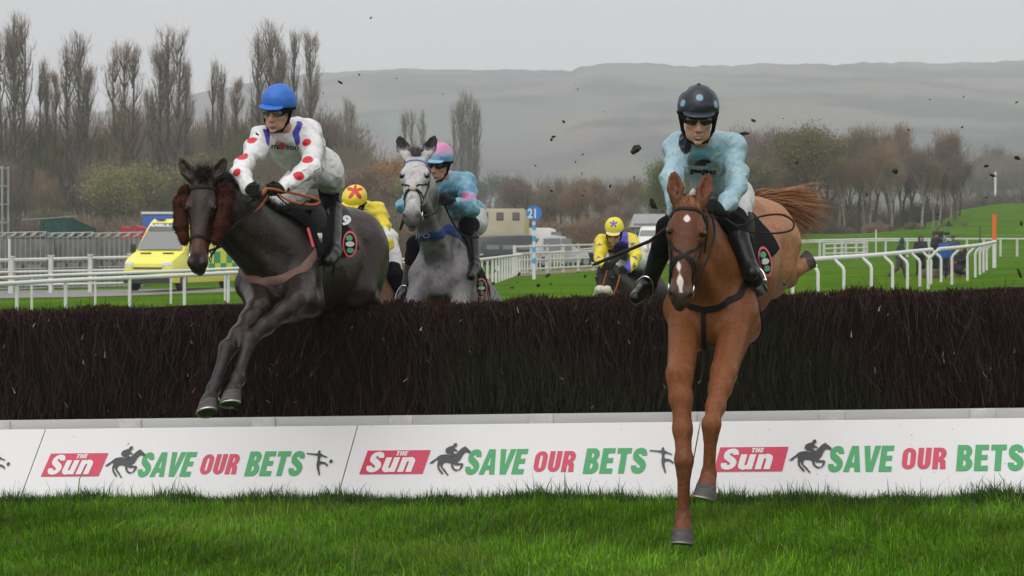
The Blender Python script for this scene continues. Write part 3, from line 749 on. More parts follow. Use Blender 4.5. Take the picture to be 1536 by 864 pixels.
def bare_tree(h, wd, n, seed, up=.8, low=.25, tw=.016, droop=0, leafy=0):
    """spreading winter tree: forking limbs and a haze of fine twigs"""
    rg = np.random.default_rng(seed); paths = []; tips = []
    def grow(p, d, L, r, lvl):
        q = p+d*L*.5+Vector(rg.normal(0, .05*L, 3)); e = p+d*L+Vector(rg.normal(0, .06*L, 3))
        paths.append(([p, q, e], [r, r*.85, r*.62]))
        if lvl == 0 or L < .5: tips.append((p, e)); return
        tips.append((q, e))
        for i in range(int(rg.integers(2, 4)) + (1 if lvl > 2 else 0)):
            a = rg.uniform(0, 2*math.pi); sp = rg.uniform(.3, .75)
            u = d.orthogonal().normalized(); v = d.cross(u)
            nd = (d+(u*math.cos(a)+v*math.sin(a))*sp+Vector((0, 0, up*.25))).normalized()
            grow(p.lerp(e, rg.uniform(.6, 1)), nd, L*rg.uniform(.6, .82), r*.55, lvl-1)
    grow(Vector((0, 0, -.3)), Vector((rg.normal(0, .04), rg.normal(0, .04), 1)).normalized(), h*low+.3, h*.016, 4)
    T = np.array([(tuple(a), tuple(b)) for a, b in tips])
    # fit into the wanted envelope
    mx = T[:, :, 2].max(); f = h*.94/mx; wx = np.percentile(np.hypot(T[:, 1, 0], T[:, 1, 1]), 92)*2; g = wd/max(wx, .1)
    S = np.array([g, g, f]); T = T*S
    paths = [([Vector((p.x*g, p.y*g, p.z*f)) for p in pts], r) for pts, r in paths]
    k = len(T); idx = rg.integers(0, k, n); q = rg.uniform(.1, 1.1, n)[:, None]
    b = T[idx, 0]*(1-q)+T[idx, 1]*q+rg.normal(0, .035*h, (n, 3))
    out = unit(b-np.array([0, 0, h*.45])); d = unit(out*.7+rg.normal(0, .5, (n, 3))+np.array([0, 0, up-droop]))
    L = rg.uniform(.25, 1., n)*h*.075
    V, F = strips(b, d, L, rg.uniform(.5, 1.4, n)*tw*h/10)
    if leafy:
        m = leafy; idx = rg.integers(0, k, m); c = T[idx, 1]+rg.normal(0, .05*h, (m, 3)); sz = .011*h
        a = unit(rg.normal(0, 1, (m, 3)))*sz; bb = unit(rg.normal(0, 1, (m, 3)))*sz
        V2 = np.stack([c-a, c+bb, c+a], 1).reshape(-1, 3); F2 = np.arange(m*3).reshape(-1, 3)
        V, F = joinVF([(V, F), (V2, F2)])
    return limb_mesh(paths), V, F
def bush(h, wd, n, seed):
    rg = np.random.default_rng(seed)
    th = rg.uniform(0, 2*np.pi, n); rr = np.sqrt(rg.uniform(0, 1, n)); lob = 1+.25*np.sin(th*3+seed)+.15*np.sin(th*5)
    x = np.cos(th)*rr*wd*.45*lob; y = np.sin(th)*rr*wd*.45*lob
    top = h*np.sqrt(np.clip(1-rr**2*.8, .05, 1))*(1+.2*np.sin(x*2+seed)*np.cos(y*1.7))
    z = rg.uniform(0, .9, n)**.7*top
    d = unit(np.stack([x/wd*1.2+rg.normal(0, .35, n), y/wd*1.2+rg.normal(0, .35, n), np.ones(n)*.9], -1))
    V, F = strips(np.stack([x, y, z], -1), d, rg.uniform(.1, .28, n)*h, np.full(n, .012)*h/3)
    paths = [([Vector((0, 0, -.1)), Vector((math.cos(a)*wd*.1, math.sin(a)*wd*.1, h*.4)), Vector((math.cos(a)*wd*.28, math.sin(a)*wd*.28, h*.8))], [.03*h, .018*h, .005*h]) for a in rg.uniform(0, 6.28, 7)]
    return limb_mesh(paths), V, F
M_bark = mat('bark', (.060, .048, .038), .9, noise=(2, .7)); M_barkp = mat('birch_bark', (.30, .28, .25), .8, noise=(3, .8), c2=(.10, .085, .07), stretch=(1, 1, 2.5))
TW = {k: mat('twigs_'+k, c, .9, spec=.1, noise=(.35, .8), c2=c2) for k, c, c2 in (
    ('grey', (.25, .195, .158), (.19, .155, .13)), ('brown', (.28, .195, .13), (.20, .16, .11)), ('olive', (.175, .160, .068), (.135, .115, .065)),
    ('orange', (.36, .19, .06), (.26, .17, .06)), ('purple', (.17, .125, .112), (.135, .105, .092)), ('green', (.17, .20, .05), (.12, .14, .05)),
    ('dark', (.055, .065, .045), (.05, .055, .038)), ('rust', (.24, .15, .10), (.18, .125, .088)), ('willow', (.27, .26, .09), (.19, .18, .08)))}
PROTO = {}
def proto(key, maker, barkm):
    tm, V, F = maker()
    a = mesh_np('trunk', tm.v, tm.f, barkm, smooth=True); b = mesh_np('crown', V, F, TW['grey'])
    me1, me2 = a.data, b.data; bpy.data.objects.remove(a); bpy.data.objects.remove(b)
    PROTO[key] = (me1, me2)
for i in range(4): proto(('poplar', i), lambda: poplar(22, 2.1, 3300, 20+i, multi=1+(i % 2)), M_bark)
for i in range(3): proto(('cluster', i), lambda: poplar(22, 3.3, 5200, 40+i, density=1.2, multi=4), M_bark)
for i in range(5): proto(('tree', i), lambda: bare_tree(10, 5.0, 6500, 60+i, up=1.7, low=.3), M_bark)
for i in range(3): proto(('birch', i), lambda: bare_tree(10, 3.0, 4200, 80+i, up=1.8, low=.5, tw=.012), M_barkp)
for i in range(3): proto(('bush', i), lambda: bush(3, 4.5, 5200, 90+i), M_bark)
for i in range(2): proto(('leafy', i), lambda: bare_tree(10, 6.5, 6000, 95+i, leafy=9000), M_bark)
NAMES = {'poplar': ('poplar_tree', 'poplar'), 'cluster': ('poplar_tree', 'poplar'), 'tree': ('bare_tree', 'tree'), 'birch': ('birch_tree', 'birch tree'), 'bush': ('shrub', 'shrub'), 'leafy': ('tree', 'tree')}
BASEH = {'poplar': 22, 'cluster': 22, 'tree': 10, 'birch': 10, 'bush': 3, 'leafy': 10}
def plant(kind, i, px, top, D, tw, label, group=None, wfac=1.):
    """a tree D metres away on the line of photo column px, tall enough to reach photo row top"""
    x = (px-768)/FPX*D; g = gzs(x, D); zt = CAMZ-(top-HOR)/FPX*D; s = (zt-g)/BASEH[kind]
    nm, cat = NAMES[kind]
    r = empty(nm, (x, D, g), label, cat, group, rz=random.uniform(0, 6.28)); r.scale = (s*wfac, s*wfac, s)
    for me, n in zip(PROTO[(kind, i)], ('trunk', 'crown')):
        o = bpy.data.objects.new(n, me); col.objects.link(o); o.parent = r
        if n == 'crown': o.material_slots[0].link = 'OBJECT'; o.material_slots[0].material = TW[tw]
    return r
G = 'tall bare poplars along the left skyline'
for k, i, px, top, D, lab in (
    ('cluster', 0, 22, 22, 236, 'tallest bare poplar clump at the far left edge'), ('poplar', 1, 60, 92, 240, 'narrow poplar just right of the tallest far left clump'),
    ('poplar', 2, 84, 112, 244, 'short leaning poplar in front of the gap at far left'),
    ('cluster', 1, 118, 50, 240, 'second tall poplar clump from the left, above the scaffold'),
    ('cluster', 2, 186, 68, 238, 'broad poplar rising directly above the ambulance left side'), ('poplar', 3, 222, 135, 236, 'low thin poplar between two taller ones above the ambulance'),
    ('cluster', 0, 252, 44, 236, 'tall poplar above the dark horse left ear'), ('poplar', 0, 279, 98, 238, 'slender poplar just right of the one above the dark horse left ear'),
    ('poplar', 1, 319, 94, 250, 'single slim poplar above the dark horse right ear'), ('poplar', 2, 355, 122, 252, 'shorter brown poplar left of the rider in white'),
    ('cluster', 1, 405, 33, 246, 'tall poplar straight above the blue helmet'), ('poplar', 3, 441, 48, 250, 'poplar just right of the blue helmet'),
    ('poplar', 0, 466, 54, 248, 'poplar rightmost of the three above the blue helmet')):
    plant(k, i, px, top, D, 'grey' if i != 2 else 'brown', lab, G, 1.0 if k == 'poplar' else 1.1)
G2 = 'distant poplars in the mist around the grey horse'
plant('poplar', 1, 522, 150, 380, 'grey', 'misty poplar above the orange shrubs', G2, 1.1)
plant('cluster', 2, 617, 168, 420, 'grey', 'faint misty poplar behind the grey horse ears', G2, .9)
plant('cluster', 0, 694, 138, 420, 'grey', 'left stem of the misty poplar pair right of the pink and blue helmet', G2, .9)
plant('cluster', 1, 712, 150, 425, 'grey', 'right stem of the misty poplar pair right of the pink and blue helmet', G2, .85)
# the winter wood on the left
rg = np.random.default_rng(5)
for row, (D, t0, t1, n, sh) in enumerate(((262, 145, 225, 26, 0), (246, 180, 260, 26, 20), (230, 220, 295, 22, 5))):
    for j in range(n):
        px = -60+sh+j*(640/n)+rg.uniform(-14, 14)
        if row < 2 and px > 500+rg.uniform(0,60): continue
        tw = rg.choice(['brown', 'grey', 'olive', 'purple', 'brown', 'olive'])
        plant('tree', int(rg.integers(0, 5)), px, rg.uniform(t0, t1), D+rg.uniform(-5, 5), tw,
              ('bare winter tree in the back of the wood on the left', 'bare winter tree in the middle of the wood on the left', 'low bare tree at the front of the wood on the left')[row],
              ('back trees of the left wood', 'middle trees of the left wood', 'front trees of the left wood')[row], rg.uniform(.8, 1.15))
for px, top, D, tw, lab in ((195, 240, 222, 'willow', 'pale yellow green shrub behind the ambulance roof'), (75, 308, 224, 'olive', 'small yellowish shrub right of the scaffold tower'),
                            (345, 225, 224, 'olive', 'olive shrub behind the dark horse neck'), (548, 232, 230, 'orange', 'orange brown shrub between the rider in white and the grey horse'),
                            (515, 248, 226, 'rust', 'rust coloured shrub right of the rider in white'), (575, 262, 226, 'willow', 'yellowish shrub left of the grey horse head'),
                            (590, 285, 222, 'brown', 'low brown shrub beside the grey horse bridle')):
    plant('leafy', 0 if px < 300 else 1, px, top, D, tw, lab, 'coloured shrubs in front of the left wood', 1.2)
for j in range(16):
    px = -20+j*41+rg.uniform(-8, 8)
    plant('bush', int(rg.integers(0, 3)), px, rg.uniform(322, 342), 215+rg.uniform(-4, 6), rg.choice(['brown', 'olive', 'purple']), 'low brown scrub along the foot of the left wood', 'scrub at the foot of the left wood', 1.3)
# middle scrub
for j in range(30):
    px = 620+j*17+rg.uniform(-8, 8); D = rg.uniform(196, 250)
    tw = rg.choice(['brown', 'olive', 'grey', 'brown', 'rust'])
    plant('tree', int(rg.integers(0, 5)), px, rg.uniform(262, 300) if px > 790 else rg.uniform(298, 322), D, tw, 'bare scrubby tree between the parked vehicles and the hill', 'scrubby trees behind the parked vehicles', 1.2)
for j in range(24):
    px = 610+j*21+rg.uniform(-8, 8)
    plant('bush', int(rg.integers(0, 3)), px, rg.uniform(326, 344), 180+rg.uniform(-6, 8), rg.choice(['brown', 'olive', 'rust']), 'low brown scrub behind the parked vehicles', 'scrub behind the parked vehicles', 1.4)
plant('leafy', 1, 986, 228, 205, 'green', 'greenish tree left of the rider in light blue', None, 1.0)
plant('leafy', 0, 750, 258, 520, 'dark', 'dark rounded tree in the mist below the white houses', None, .9)
# the right wood
for row, (D, t0, t1, n, kind) in enumerate(((228, 182, 225, 19, 'tree'), (210, 192, 240, 17, 'tree'), (194, 200, 250, 17, 'birch'))):
    for j in range(n):
        px = 1105+j*(350/n)+rg.uniform(-10, 10)
        if kind == 'birch' and rg.random() < .1: continue
        top = rg.uniform(t0, t1)+max(0, px-1390)*.35+(22 if px < 1130 else 0)
        plant(kind, int(rg.integers(0, 3)), px, top, D+rg.uniform(-5, 5), rg.choice(['purple', 'brown', 'rust', 'purple', 'grey']),
              ('bare reddish brown tree at the back of the wood on the right', 'bare tree in the middle of the wood on the right', 'slim pale stemmed birch at the front of the wood on the right')[row],
              ('back trees of the right wood', 'middle trees of the right wood', 'front birches of the right wood')[row], rg.uniform(.8, 1.2))
for px, top, tw, lab in ((1122, 235, 'olive', 'olive tree left end of the right wood, above the chestnut rump'), (1190, 300, 'green', 'green shrub behind the chestnut tail'),
                         (1212, 184, 'olive', 'tall olive tinted tree above the chestnut tail'), (1150, 290, 'olive', 'olive shrub just left of the chestnut tail')):
    plant('leafy', 0, px, top, 190, tw, lab, None, 1.0)
for j in range(18):
    px = 1120+j*20+rg.uniform(-8, 8)
    plant('bush', int(rg.integers(0, 3)), px, rg.uniform(330, 343), 189+rg.uniform(-2, 5), rg.choice(['brown', 'olive', 'purple', 'dark']), 'low dark scrub at the foot of the right wood', 'scrub at the foot of the right wood', 1.4)
for j in range(22):
    px = 1110+j*15.5+rg.uniform(-5, 5)
    plant('bush', int(rg.integers(0, 3)), px, rg.uniform(300, 326), 236+rg.uniform(-4, 6), rg.choice(['brown', 'olive', 'purple', 'grey']), 'dusky undergrowth bush seen between the trunks of the right wood', 'undergrowth at the back of the right wood', 1.5)
# beyond, on the right: paler trees and a hedge
for j in range(14):
    px = 1420+j*13+rg.uniform(-6, 6)
    plant('tree', int(rg.integers(0, 5)), px, rg.uniform(212, 248), 480+rg.uniform(-20, 30), rg.choice(['grey', 'purple']), 'hazy bare tree beyond the green bank on the far right', 'hazy trees beyond the right bank', 1.1)
for j in range(14):
    px = 1440+j*11+rg.uniform(-3, 3)
    plant('bush', int(rg.integers(0, 3)), px, 292+rg.uniform(-3, 6), 330+rg.uniform(-4, 6), rg.choice(['purple', 'dark', 'brown']), 'dark bush in the hedge across the green bank on the far right', 'hedge bushes across the right bank', 1.3)
# tree lines far off in the valley: nobody could count them
def woodland(name, segs, label, mt):
    rg = np.random.default_rng(11); sets = []
    for (x0, x1, y, h, n) in segs:
        px = rg.uniform(x0, x1, n); D = y+rg.uniform(-25, 25, n)
        hh = h*(.65+.35*np.abs(np.sin(px*.07+y)+.6*np.sin(px*.19)))
        X = (px-768)/FPX*D; Z = gz(X, D)+rg.uniform(0, 1, n)**.8*hh
        b = np.stack([X, D, Z], -1); d = unit(rg.normal(0, .5, (n, 3))+np.array([0, 0, .8]))
        sets.append(strips(b, d, rg.uniform(.8, 2.4, n), np.full(n, .16)*y/700))
    V, F = joinVF(sets); tag(mesh_np(name, V, F, mt), label, 'woodland', kind='stuff')
woodland('distant_woodland', [(560, 1130, 640, 9, 16000), (740, 1130, 820, 17, 20000), (560, 1560, 1050, 24, 26000), (-40, 620, 700, 20, 16000)], 'misty lines of far trees across the foot of the hill', TW['grey'])
# two white gabled houses in the mist
for px, w_, lab in ((746, 11, 'larger white gabled house in the mist below the hill'), (768, 9, 'smaller white gabled house to the right in the mist')):
    D = 1000; x = (px-768)/FPX*D; z0 = 6.; zt = CAMZ-(262-HOR)/FPX*D
    hs2 = empty('house', (x, D, z0), lab, 'house')
    hw = w_*.22
    MB().box((x, D, (z0+zt)/2-1), (hw*2, 9, zt-z0-2)).build('wall', mat('render_white', (.75, .75, .73), .8), hs2)
    m = MB(); z1 = zt-2
    m.add([(x-hw*1.2, D-5, z1), (x+hw*1.2, D-5, z1), (x, D-5, zt+1.3), (x-hw*1.2, D+5, z1), (x+hw*1.2, D+5, z1), (x, D+5, zt+1.3)], [(0,1,2),(5,4,3),(0,2,5,3),(1,4,5,2),(0,3,4,1)])
    m.build('roof', mat('slate', (.30, .30, .31), .8), hs2)
# ---------------------------------------------------------------- rails, fences, vehicles
M_rail = mat('white_plastic', (.70, .70, .70), .4, noise=(3, .3), c2=(.60, .60, .58))
M_railold = mat('white_fence_paint', (.62, .62, .60), .6, noise=(2, .6), c2=(.48, .48, .45))
def solveD(px, py, h, lo=20., hi=700.):
    """distance at which something h metres above the ground on photo column px appears at photo row py"""
    t = (px-768)/FPX; f = lambda D: HOR+(CAMZ-(gzs(t*D, D)+h))*FPX/D-py
    prev = f(lo); D = lo
    while D < hi:
        D2 = D*1.01; c = f(D2)
        if prev*c <= 0: 
            for _ in range(30):
                m = (D+D2)/2
                if f(D)*f(m) <= 0: D2 = m
                else: D = m
            return D
        D, prev = D2, c
    return hi
def gpt(px, D, h=0.):
    x = (px-768)/FPX*D; return Vector((x, D, gzs(x, D)+h))
def resample(pts, step):
    out = [pts[0]]; acc = 0
    for a, b in zip(pts[:-1], pts[1:]):
        L = (b-a).length; t = step-acc
        while t <= L: out.append(a.lerp(b, t/L)); t += step
        acc = (acc+L) % step
    return out
def running_rail(path, h, step, label, group=None, off=0, r=.055, neck=0, sink=.3, pr=.045):
    g = [gpt(px, D) for px, D in path]; g = spline(g, 6)
    g = [Vector((p.x, p.y, gzs(p.x, p.y))) for p in g]
    e = empty('running_rail', g[0], label, 'rail', group)
    MB().tube([p+Vector((0, 0, h)) for p in resample(g, 1.0)], r, n=8).build('rail', M_rail, e, smooth=True)
    sp = resample(g, step)
    for i, p in enumerate(sp):
        t = (sp[min(i+1, len(sp)-1)]-sp[max(i-1, 0)]).normalized(); s_ = Vector((t.y, -t.x, 0))*neck
        if neck: pts = [p-Vector((0, 0, sink)), p+Vector((0, 0, h*.70)), p+s_*.12+Vector((0, 0, h*.78)), p+s_*.85+Vector((0, 0, h*.96)), p+s_+Vector((0, 0, h))]
        else: pts = [p-Vector((0, 0, sink)), p+Vector((0, 0, h))]
        if neck: pts = [q-s_ for q in pts]
        MB().tube(pts, pr, n=8).build('post', M_rail, e, smooth=True)
    return e
H_ = .98
pathA = [(px, solveD(px, y, H_)) for px, y in ((-60, 429), (0, 426), (110, 420), (230, 415), (350, 409), (520, 400), (640, 393), (725, 389), (800, 380), (895, 372), (1000, 366))]
pathB = [(px, solveD(px, y, H_)) for px, y in ((-60, 419), (0, 417), (110, 412), (230, 408), (350, 403), (520, 395), (640, 387), (725, 382), (800, 376), (895, 370.5), (1000, 365.5))]
def mono(path):
    out = [path[0]]
    for px, D in path[1:]: out.append((px, max(D, out[-1][1]+.5)))
    return out
running_rail(mono(pathA), H_, 2.2, 'nearer of the two white running rails crossing behind the dark and grey horses', 'double running rail on the left')
running_rail(mono(pathB), H_, 2.6, 'farther of the two white running rails, just above the nearer one on the left', 'double running rail on the left', r=.05, pr=.035)
pathC = [(px, solveD(px, y, 1.05)) for px, y in ((1085, 400), (1200, 391), (1240, 388), (1325, 382), (1404, 374))]
running_rail(mono(pathC), 1.05, 2.3, 'white running rail on cranked posts right of the chestnut horse', neck=-.30, r=.07, pr=.045)
pathD = [(px, solveD(px, y, 1.15)) for px, y in ((1408, 374), (1450, 370), (1475, 366.5), (1494, 362.5))]
running_rail(mono(pathD), 1.15, 4.2, 'short white rail on leaning posts beside the orange pole', neck=.30, r=.06, pr=.045)
def rail_fence(pxs, D0, D1, h, step, bars, label, group=None, post=.12, cap=False, name='rail_fence', bar=.11):
    a = gpt(pxs[0], D0); b = gpt(pxs[1], D1); n = max(2, int((b-a).length/step)+1)
    e = empty(name, a, label, 'fence', group)
    ps = [a.lerp(b, i/(n-1)) for i in range(n)]; ps = [Vector((p.x, p.y, gzs(p.x, p.y))) for p in ps]
    dr = (b-a); rz = math.atan2(dr.y, dr.x)
    for p in ps[:100]:
        m = MB().box(p+Vector((0, 0, h/2)), (post, post, h+.1), rz)
        if cap: m.box(p+Vector((0, 0, h+.07)), (post*1.35, post*1.35, .05), rz)
        m.build('post', M_railold, e)
    for z in bars:
        m = MB()
        for p, q in zip(ps[:-1], ps[1:]):
            m.tube([p+Vector((0, 0, h*z)), q+Vector((0, 0, h*z))], bar/2, n=6)
        m.build('bar', M_railold, e, smooth=True)
    return e
rail_fence((-40, 196), solveD(-40, 442, 0), solveD(196, 438, 0), 1.38, 2.0-.35, (.97, .62, .25), 'white post and rail fence with capped posts left of the ambulance', cap=True, post=.15)
rail_fence((772, 1010), 104, 122, 1.40, 1.75, (.98, .74, .50, .18), 'white four bar fence behind the number post and the kneeling horse', cap=False)
rail_fence((1010, 1196), 122, 128, 1.40, 1.75, (.98, .74, .50, .18), 'continuation of the white four bar fence behind the chestnut horse')
rail_fence((1196, 1425), 146, 150, 1.25, 1.6, (1.0, .90), 'far white rail with close posts left of the orange pole', bar=.13)
rail_fence((1425, 1600), 150, 152, 1.25, 1.15, (1.0,), 'far white rail with close posts right of the orange pole', bar=.13)
hd = rail_fence((1236, 1300), 133, 135, 1.05, .9, (1.0, .72, .42, .12), 'low white hurdle panel in front of the far rail', name='hurdle_panel', bar=.12)
# thin white marker stick
MBs = MB().tube([gpt(1314, 150), gpt(1314, 150, 1.9)], .05, n=6).build('marker_post', M_rail); recentre(MBs, gpt(1314, 150)); tag(MBs, 'thin white marker stick standing in the far rail', 'post')
# orange pole
p0 = gpt(1491.5, solveD(1491.5, 402, 0)); s_ = FPX/p0.y
e = empty('marker_pole', p0, 'tall pole painted bright orange above and white below, at the end of the rail', 'pole')
MB().tube([p0+Vector((0, 0, -.2)), p0+Vector((0, 0, 42/s_))], .085, n=10).build('lower_pole', M_rail, e, smooth=True)
MB().tube([p0+Vector((0, 0, 42/s_)), p0+Vector((0, 0, 81/s_))], .088, n=10).build('upper_pole', mat('orange_paint', (.85, .13, .02), .45), e, smooth=True)
p0 = gpt(1445+26, 118); o = MB().tube([gpt(1470, 118), gpt(1470, 118, 1.9)], .035, n=6).build('thin_post', mat('dark_metal', (.03, .03, .03), .6)); recentre(o, gpt(1470, 118)); tag(o, 'thin black post left of the orange pole', 'post')
p0 = P(1493, 300, 400); p0.z = gzs(p0.x, 400); o = MB().tube([p0, Vector((p0.x, p0.y, P(0, 258, 400).z))], .22, n=6).build('marker_post', M_rail); recentre(o, p0); tag(o, 'white marker stick far up on the right bank', 'post')
# the number post
p0 = gpt(801, solveD(801, 419, 0)); s_ = FPX/p0.y; M_blue = mat('sign_blue', (.02, .19, .60), .4); M_skyb = mat('post_blue', (.03, .36, .68), .4)
e = empty('number_post', p0, 'blue and white striped post with a round blue sign reading 21', 'sign post')
zt = 107/s_; nst = 9
for i in range(nst):
    z0 = zt*.22+zt*.70*i/nst; z1 = zt*.22+zt*.70*(i+1)/nst
    MB().tube([p0+Vector((0, 0, z0)), p0+Vector((0, 0, z1))], .075+.001*(i % 2), n=10).build('stripe', M_skyb if i % 2 == 0 else M_rail, e, smooth=True)
MB().tube([p0-Vector((0, 0, .2)), p0+Vector((0, 0, zt*.22))], .08, n=10).build('post', M_rail, e, smooth=True)
dc = p0+Vector((0, 0, 99/s_)); m = MB().tube([dc+Vector((0, -.10, 0)), dc+Vector((0, -.06, 0))], 11.5/s_, n=32); dsc = m.build('disc', M_blue, e, smooth=True)
v, f = text2d('21', -.27, -.19, .38, sx=.78, off=.03)
mesh_np('numerals', [(dc.x+a, dc.y-.105, dc.z+b) for a, b in v], f, M_rail, dsc)

M_glass = mat('vehicle_glass', (.13, .14, .14), .15, spec=.8); M_tyre = mat('tyre', (.018, .018, .019), .85); M_trim = mat('black_trim', (.02, .02, .022), .5)  # vehicle glass: pale reflected light put into its grey base colour
M_hub = mat('wheel_steel', (.35, .35, .36), .4, metal=.7); M_lamp = mat('lamp_glass', (.75, .76, .78), .15, spec=.8); M_amber = mat('amber_lamp', (.7, .25, .03), .3)
def rounded(prof_y, w, zoff=0): pass
def vehicle(root, sections, M, bodymat, loc, rz, name='body', bevel=.04):
    """sections: list of (x, [(half width, z) ...]) from front to back, lofted"""
    Mx = Matrix.Translation(loc) @ Matrix.Rotation(rz, 4, 'Z'); rings = []
    for x, prof in sections:
        ring = [(x, hw, z) for hw, z in prof]+[(x, -hw, z) for hw, z in prof[::-1]]
        rings.append([Mx @ Vector(p) for p in ring])
    return MB().loft(rings).build(name, bodymat, root, bevel=bevel), Mx
def quad(Mx, pts, name, m, parent, th=0):
    o = MB().add([Mx @ Vector(p) for p in pts], [tuple(range(len(pts)))]); return o.build(name, m, parent)
def wheel(Mx, x, y, r, w_, root):
    c = Mx @ Vector((x, y, r)); n = (Mx.to_3x3() @ Vector((0, 1, 0))).normalized()
    wl = MB().tube([c-n*w_*.5, c-n*w_*.42, c+n*w_*.42, c+n*w_*.5], [r*.9, r, r, r*.9], n=24).build('wheel', M_tyre, root, smooth=True)
    sgn = 1 if y > 0 else -1
    MB().tube([c+n*sgn*w_*.40, c+n*sgn*w_*.53], [r*.62, r*.55], n=18).build('rim', M_hub, wl, smooth=True)
# ambulance: local +x is its front
aD = solveD(236, 436, 0); aloc = gpt(272, aD); arz = R(-90-14)
M_yel = mat('ambulance_yellow', (.80, .76, .10), .35, coat=.3); M_hiv = mat('battenburg_yellow', (.72, .80, .02), .4); M_bgrn = mat('battenburg_green', (.01, .32, .20), .4); M_pale = mat('pale_yellow_panel', (.80, .76, .22), .4)
amb = empty('ambulance', aloc, 'yellow and green chequered ambulance van parked behind the left rails', 'ambulance')
Lh, W2, Hh = 3.2, .97, 2.62
secs = [(3.02, [(.70, .35), (.72, .8), (.66, 1.0)]), (2.92, [(.90, .32), (.93, .75), (.88, 1.08)]), (2.55, [(.97, .30), (.97, .8), (.92, 1.22)]),
        (1.95, [(.98, .30), (.98, .9), (.92, 1.42)]), (1.25, [(.99, .30), (.99, 1.2), (.80, 2.22)]), (.95, [(.99, .30), (.99, 1.3), (.78, 2.46)]),
        (.55, [(.99, .30), (.99, 1.5), (.84, 2.58)]), (-3.1, [(.99, .30), (.99, 1.5), (.86, 2.60)]), (-3.25, [(.95, .34), (.95, 1.5), (.82, 2.52)])]
AK = 1.07
secs = [(x*AK, [(a*AK, b*AK) for a, b in pr]) for x, pr in secs]
body, Mx = vehicle(amb, secs, None, M_yel, aloc, arz, bevel=.03); Mx = Mx @ Matrix.Scale(AK, 4)
def onwind(t, hw):                # points on the sloping windscreen, t 0 bottom .. 1 top
    x = 1.98+(1.27-1.98)*t; z = 1.44+(2.22-1.44)*t; return (x+.02, hw, z+.012)
ws = quad(Mx, [onwind(.04, -.86), onwind(.04, .86), onwind(.86, .74), onwind(.86, -.74)], 'windscreen', M_glass, amb)
quad(Mx, [onwind(.89, -.735), onwind(.89, .735), (1.02, .68, 2.43), (1.02, -.68, 2.43)], 'visor_band', mat('visor_grey', (.10, .11, .12), .5), amb)
v, f = text2d('AMBULANCE', 0, 0, .17, sx=1.02, off=.03, align='CENTER'); A0 = Vector((1.20, 0, 2.272)); up_ = (Vector((1.02, 0, 2.43))-Vector((1.27, 0, 2.23))).normalized()
mesh_np('lettering', [tuple(Mx @ (A0+Vector((.02, 0, .02))+Vector((0, 1, 0))*a+up_*b)) for a, b in v], f, M_rail, amb)
quad(Mx, [(3.04, -.55, .80), (3.04, .55, .80), (2.975, .5, 1.0), (2.975, -.5, 1.0)], 'grille', M_trim, amb)
v, f = text2d('o', 0, 0, .11, sx=1, align='CENTER'); mesh_np('badge', [tuple(Mx @ Vector((3.05-b*.3, a, .84+b))) for a, b in v], f, M_hub, amb)
for s in (-1, 1):
    if False: MB().loft([[Mx @ Vector((x, s*y, z)) for x, y, z in r_] for r_ in ([(3.03, .60, .78), (3.03, .74, .80), (2.90, .92, .98), (2.94, .66, 1.04)], [(2.85, .60, .78), (2.85, .74, .80), (2.6, .95, .98), (2.75, .66, 1.04)])]).build('headlight', M_lamp, amb)
    MB().box(Mx @ Vector((2.93, s*.70, .95)), (.16, .40, .22), arz+s*.35).build('headlight', M_lamp, amb, bevel=.04)
    MB().box(Mx @ Vector((1.72, s*1.12, 1.52)), (.10, .20, .32), arz).build('wing_mirror', M_trim, amb, bevel=.02)
    quad(Mx, [(1.55, s*.965, 1.40), (.75, s*.985, 1.42), (.75, s*.93, 2.0), (1.18, s*.905, 2.0)], 'door_window', M_glass, amb)
    for x in (2.1, -2.0): wheel(Mx, x, s*.88, .35, .24, amb)
quad(Mx, [(3.045, -.9, .30), (3.045, .9, .30), (3.045, .78, .62), (3.045, -.78, .62)], 'bumper', M_trim, amb)
MB().box(Mx @ Vector((3.06, 0, .52)), (.02, .5, .11), arz).build('number_plate', M_rail, amb)
for i in range(8):
    for j in range(2):
        m = MB()
        x = 1.6-i*.58; z = .55+j*.42
        m.add([Mx @ Vector(p) for p in ((x, .994+.004, z), (x-.58, .998, z), (x-.58, .998, z+.42), (x, .998, z+.42))], [(0, 1, 2, 3)])
        m.build('chequer', [M_hiv, M_bgrn][(i+j) % 2], amb); m = MB()
        m.add([Mx @ Vector(p) for p in ((x, -.998, z), (x, -.998, z+.42), (x-.58, -.998, z+.42), (x-.58, -.998, z))], [(0, 1, 2, 3)]); m.build('chequer', [M_hiv, M_bgrn][(i+j) % 2], amb)

for x in (.45, -.7): MB().box(Mx @ Vector((x, 1.0, 1.6)), (.02, .02, 1.9), arz).build('door_seam', M_trim, amb)
MB().box(Mx @ Vector((-.2, 1.0, 1.75)), (.6, .02, .10), arz).build('vent', M_trim, amb)
for y in (-.45, .45): MB().box(Mx @ Vector((.8, y, 2.58)), (.2, .35, .10), arz).build('beacon', mat('beacon_blue', (.02, .08, .5), .2), amb, bevel=.02)
for y in (-.4, .45): MB().box(Mx @ Vector((2.25, y, 1.352)), (.06, .42, .03), arz, M=Matrix.Rotation(arz, 3, 'Z') @ Matrix.Rotation(R(18), 3, 'Y')).build('bonnet_vent', M_trim, amb)

def boxy(name, label, cat, px, D, w_, l_, h, c, rz=0, roofc=None, z0=.45):
    p = gpt(px, D); e = empty(name, p, label, cat); Mx = Matrix.Translation(p) @ Matrix.Rotation(rz, 4, 'Z')
    MB().box(Mx @ Vector((0, 0, z0+(h-z0)/2)), (l_, w_, h-z0), rz).build('body', mat(name+'_paint', c, .45, noise=(1, .4)), e, bevel=.05)
    return e, Mx
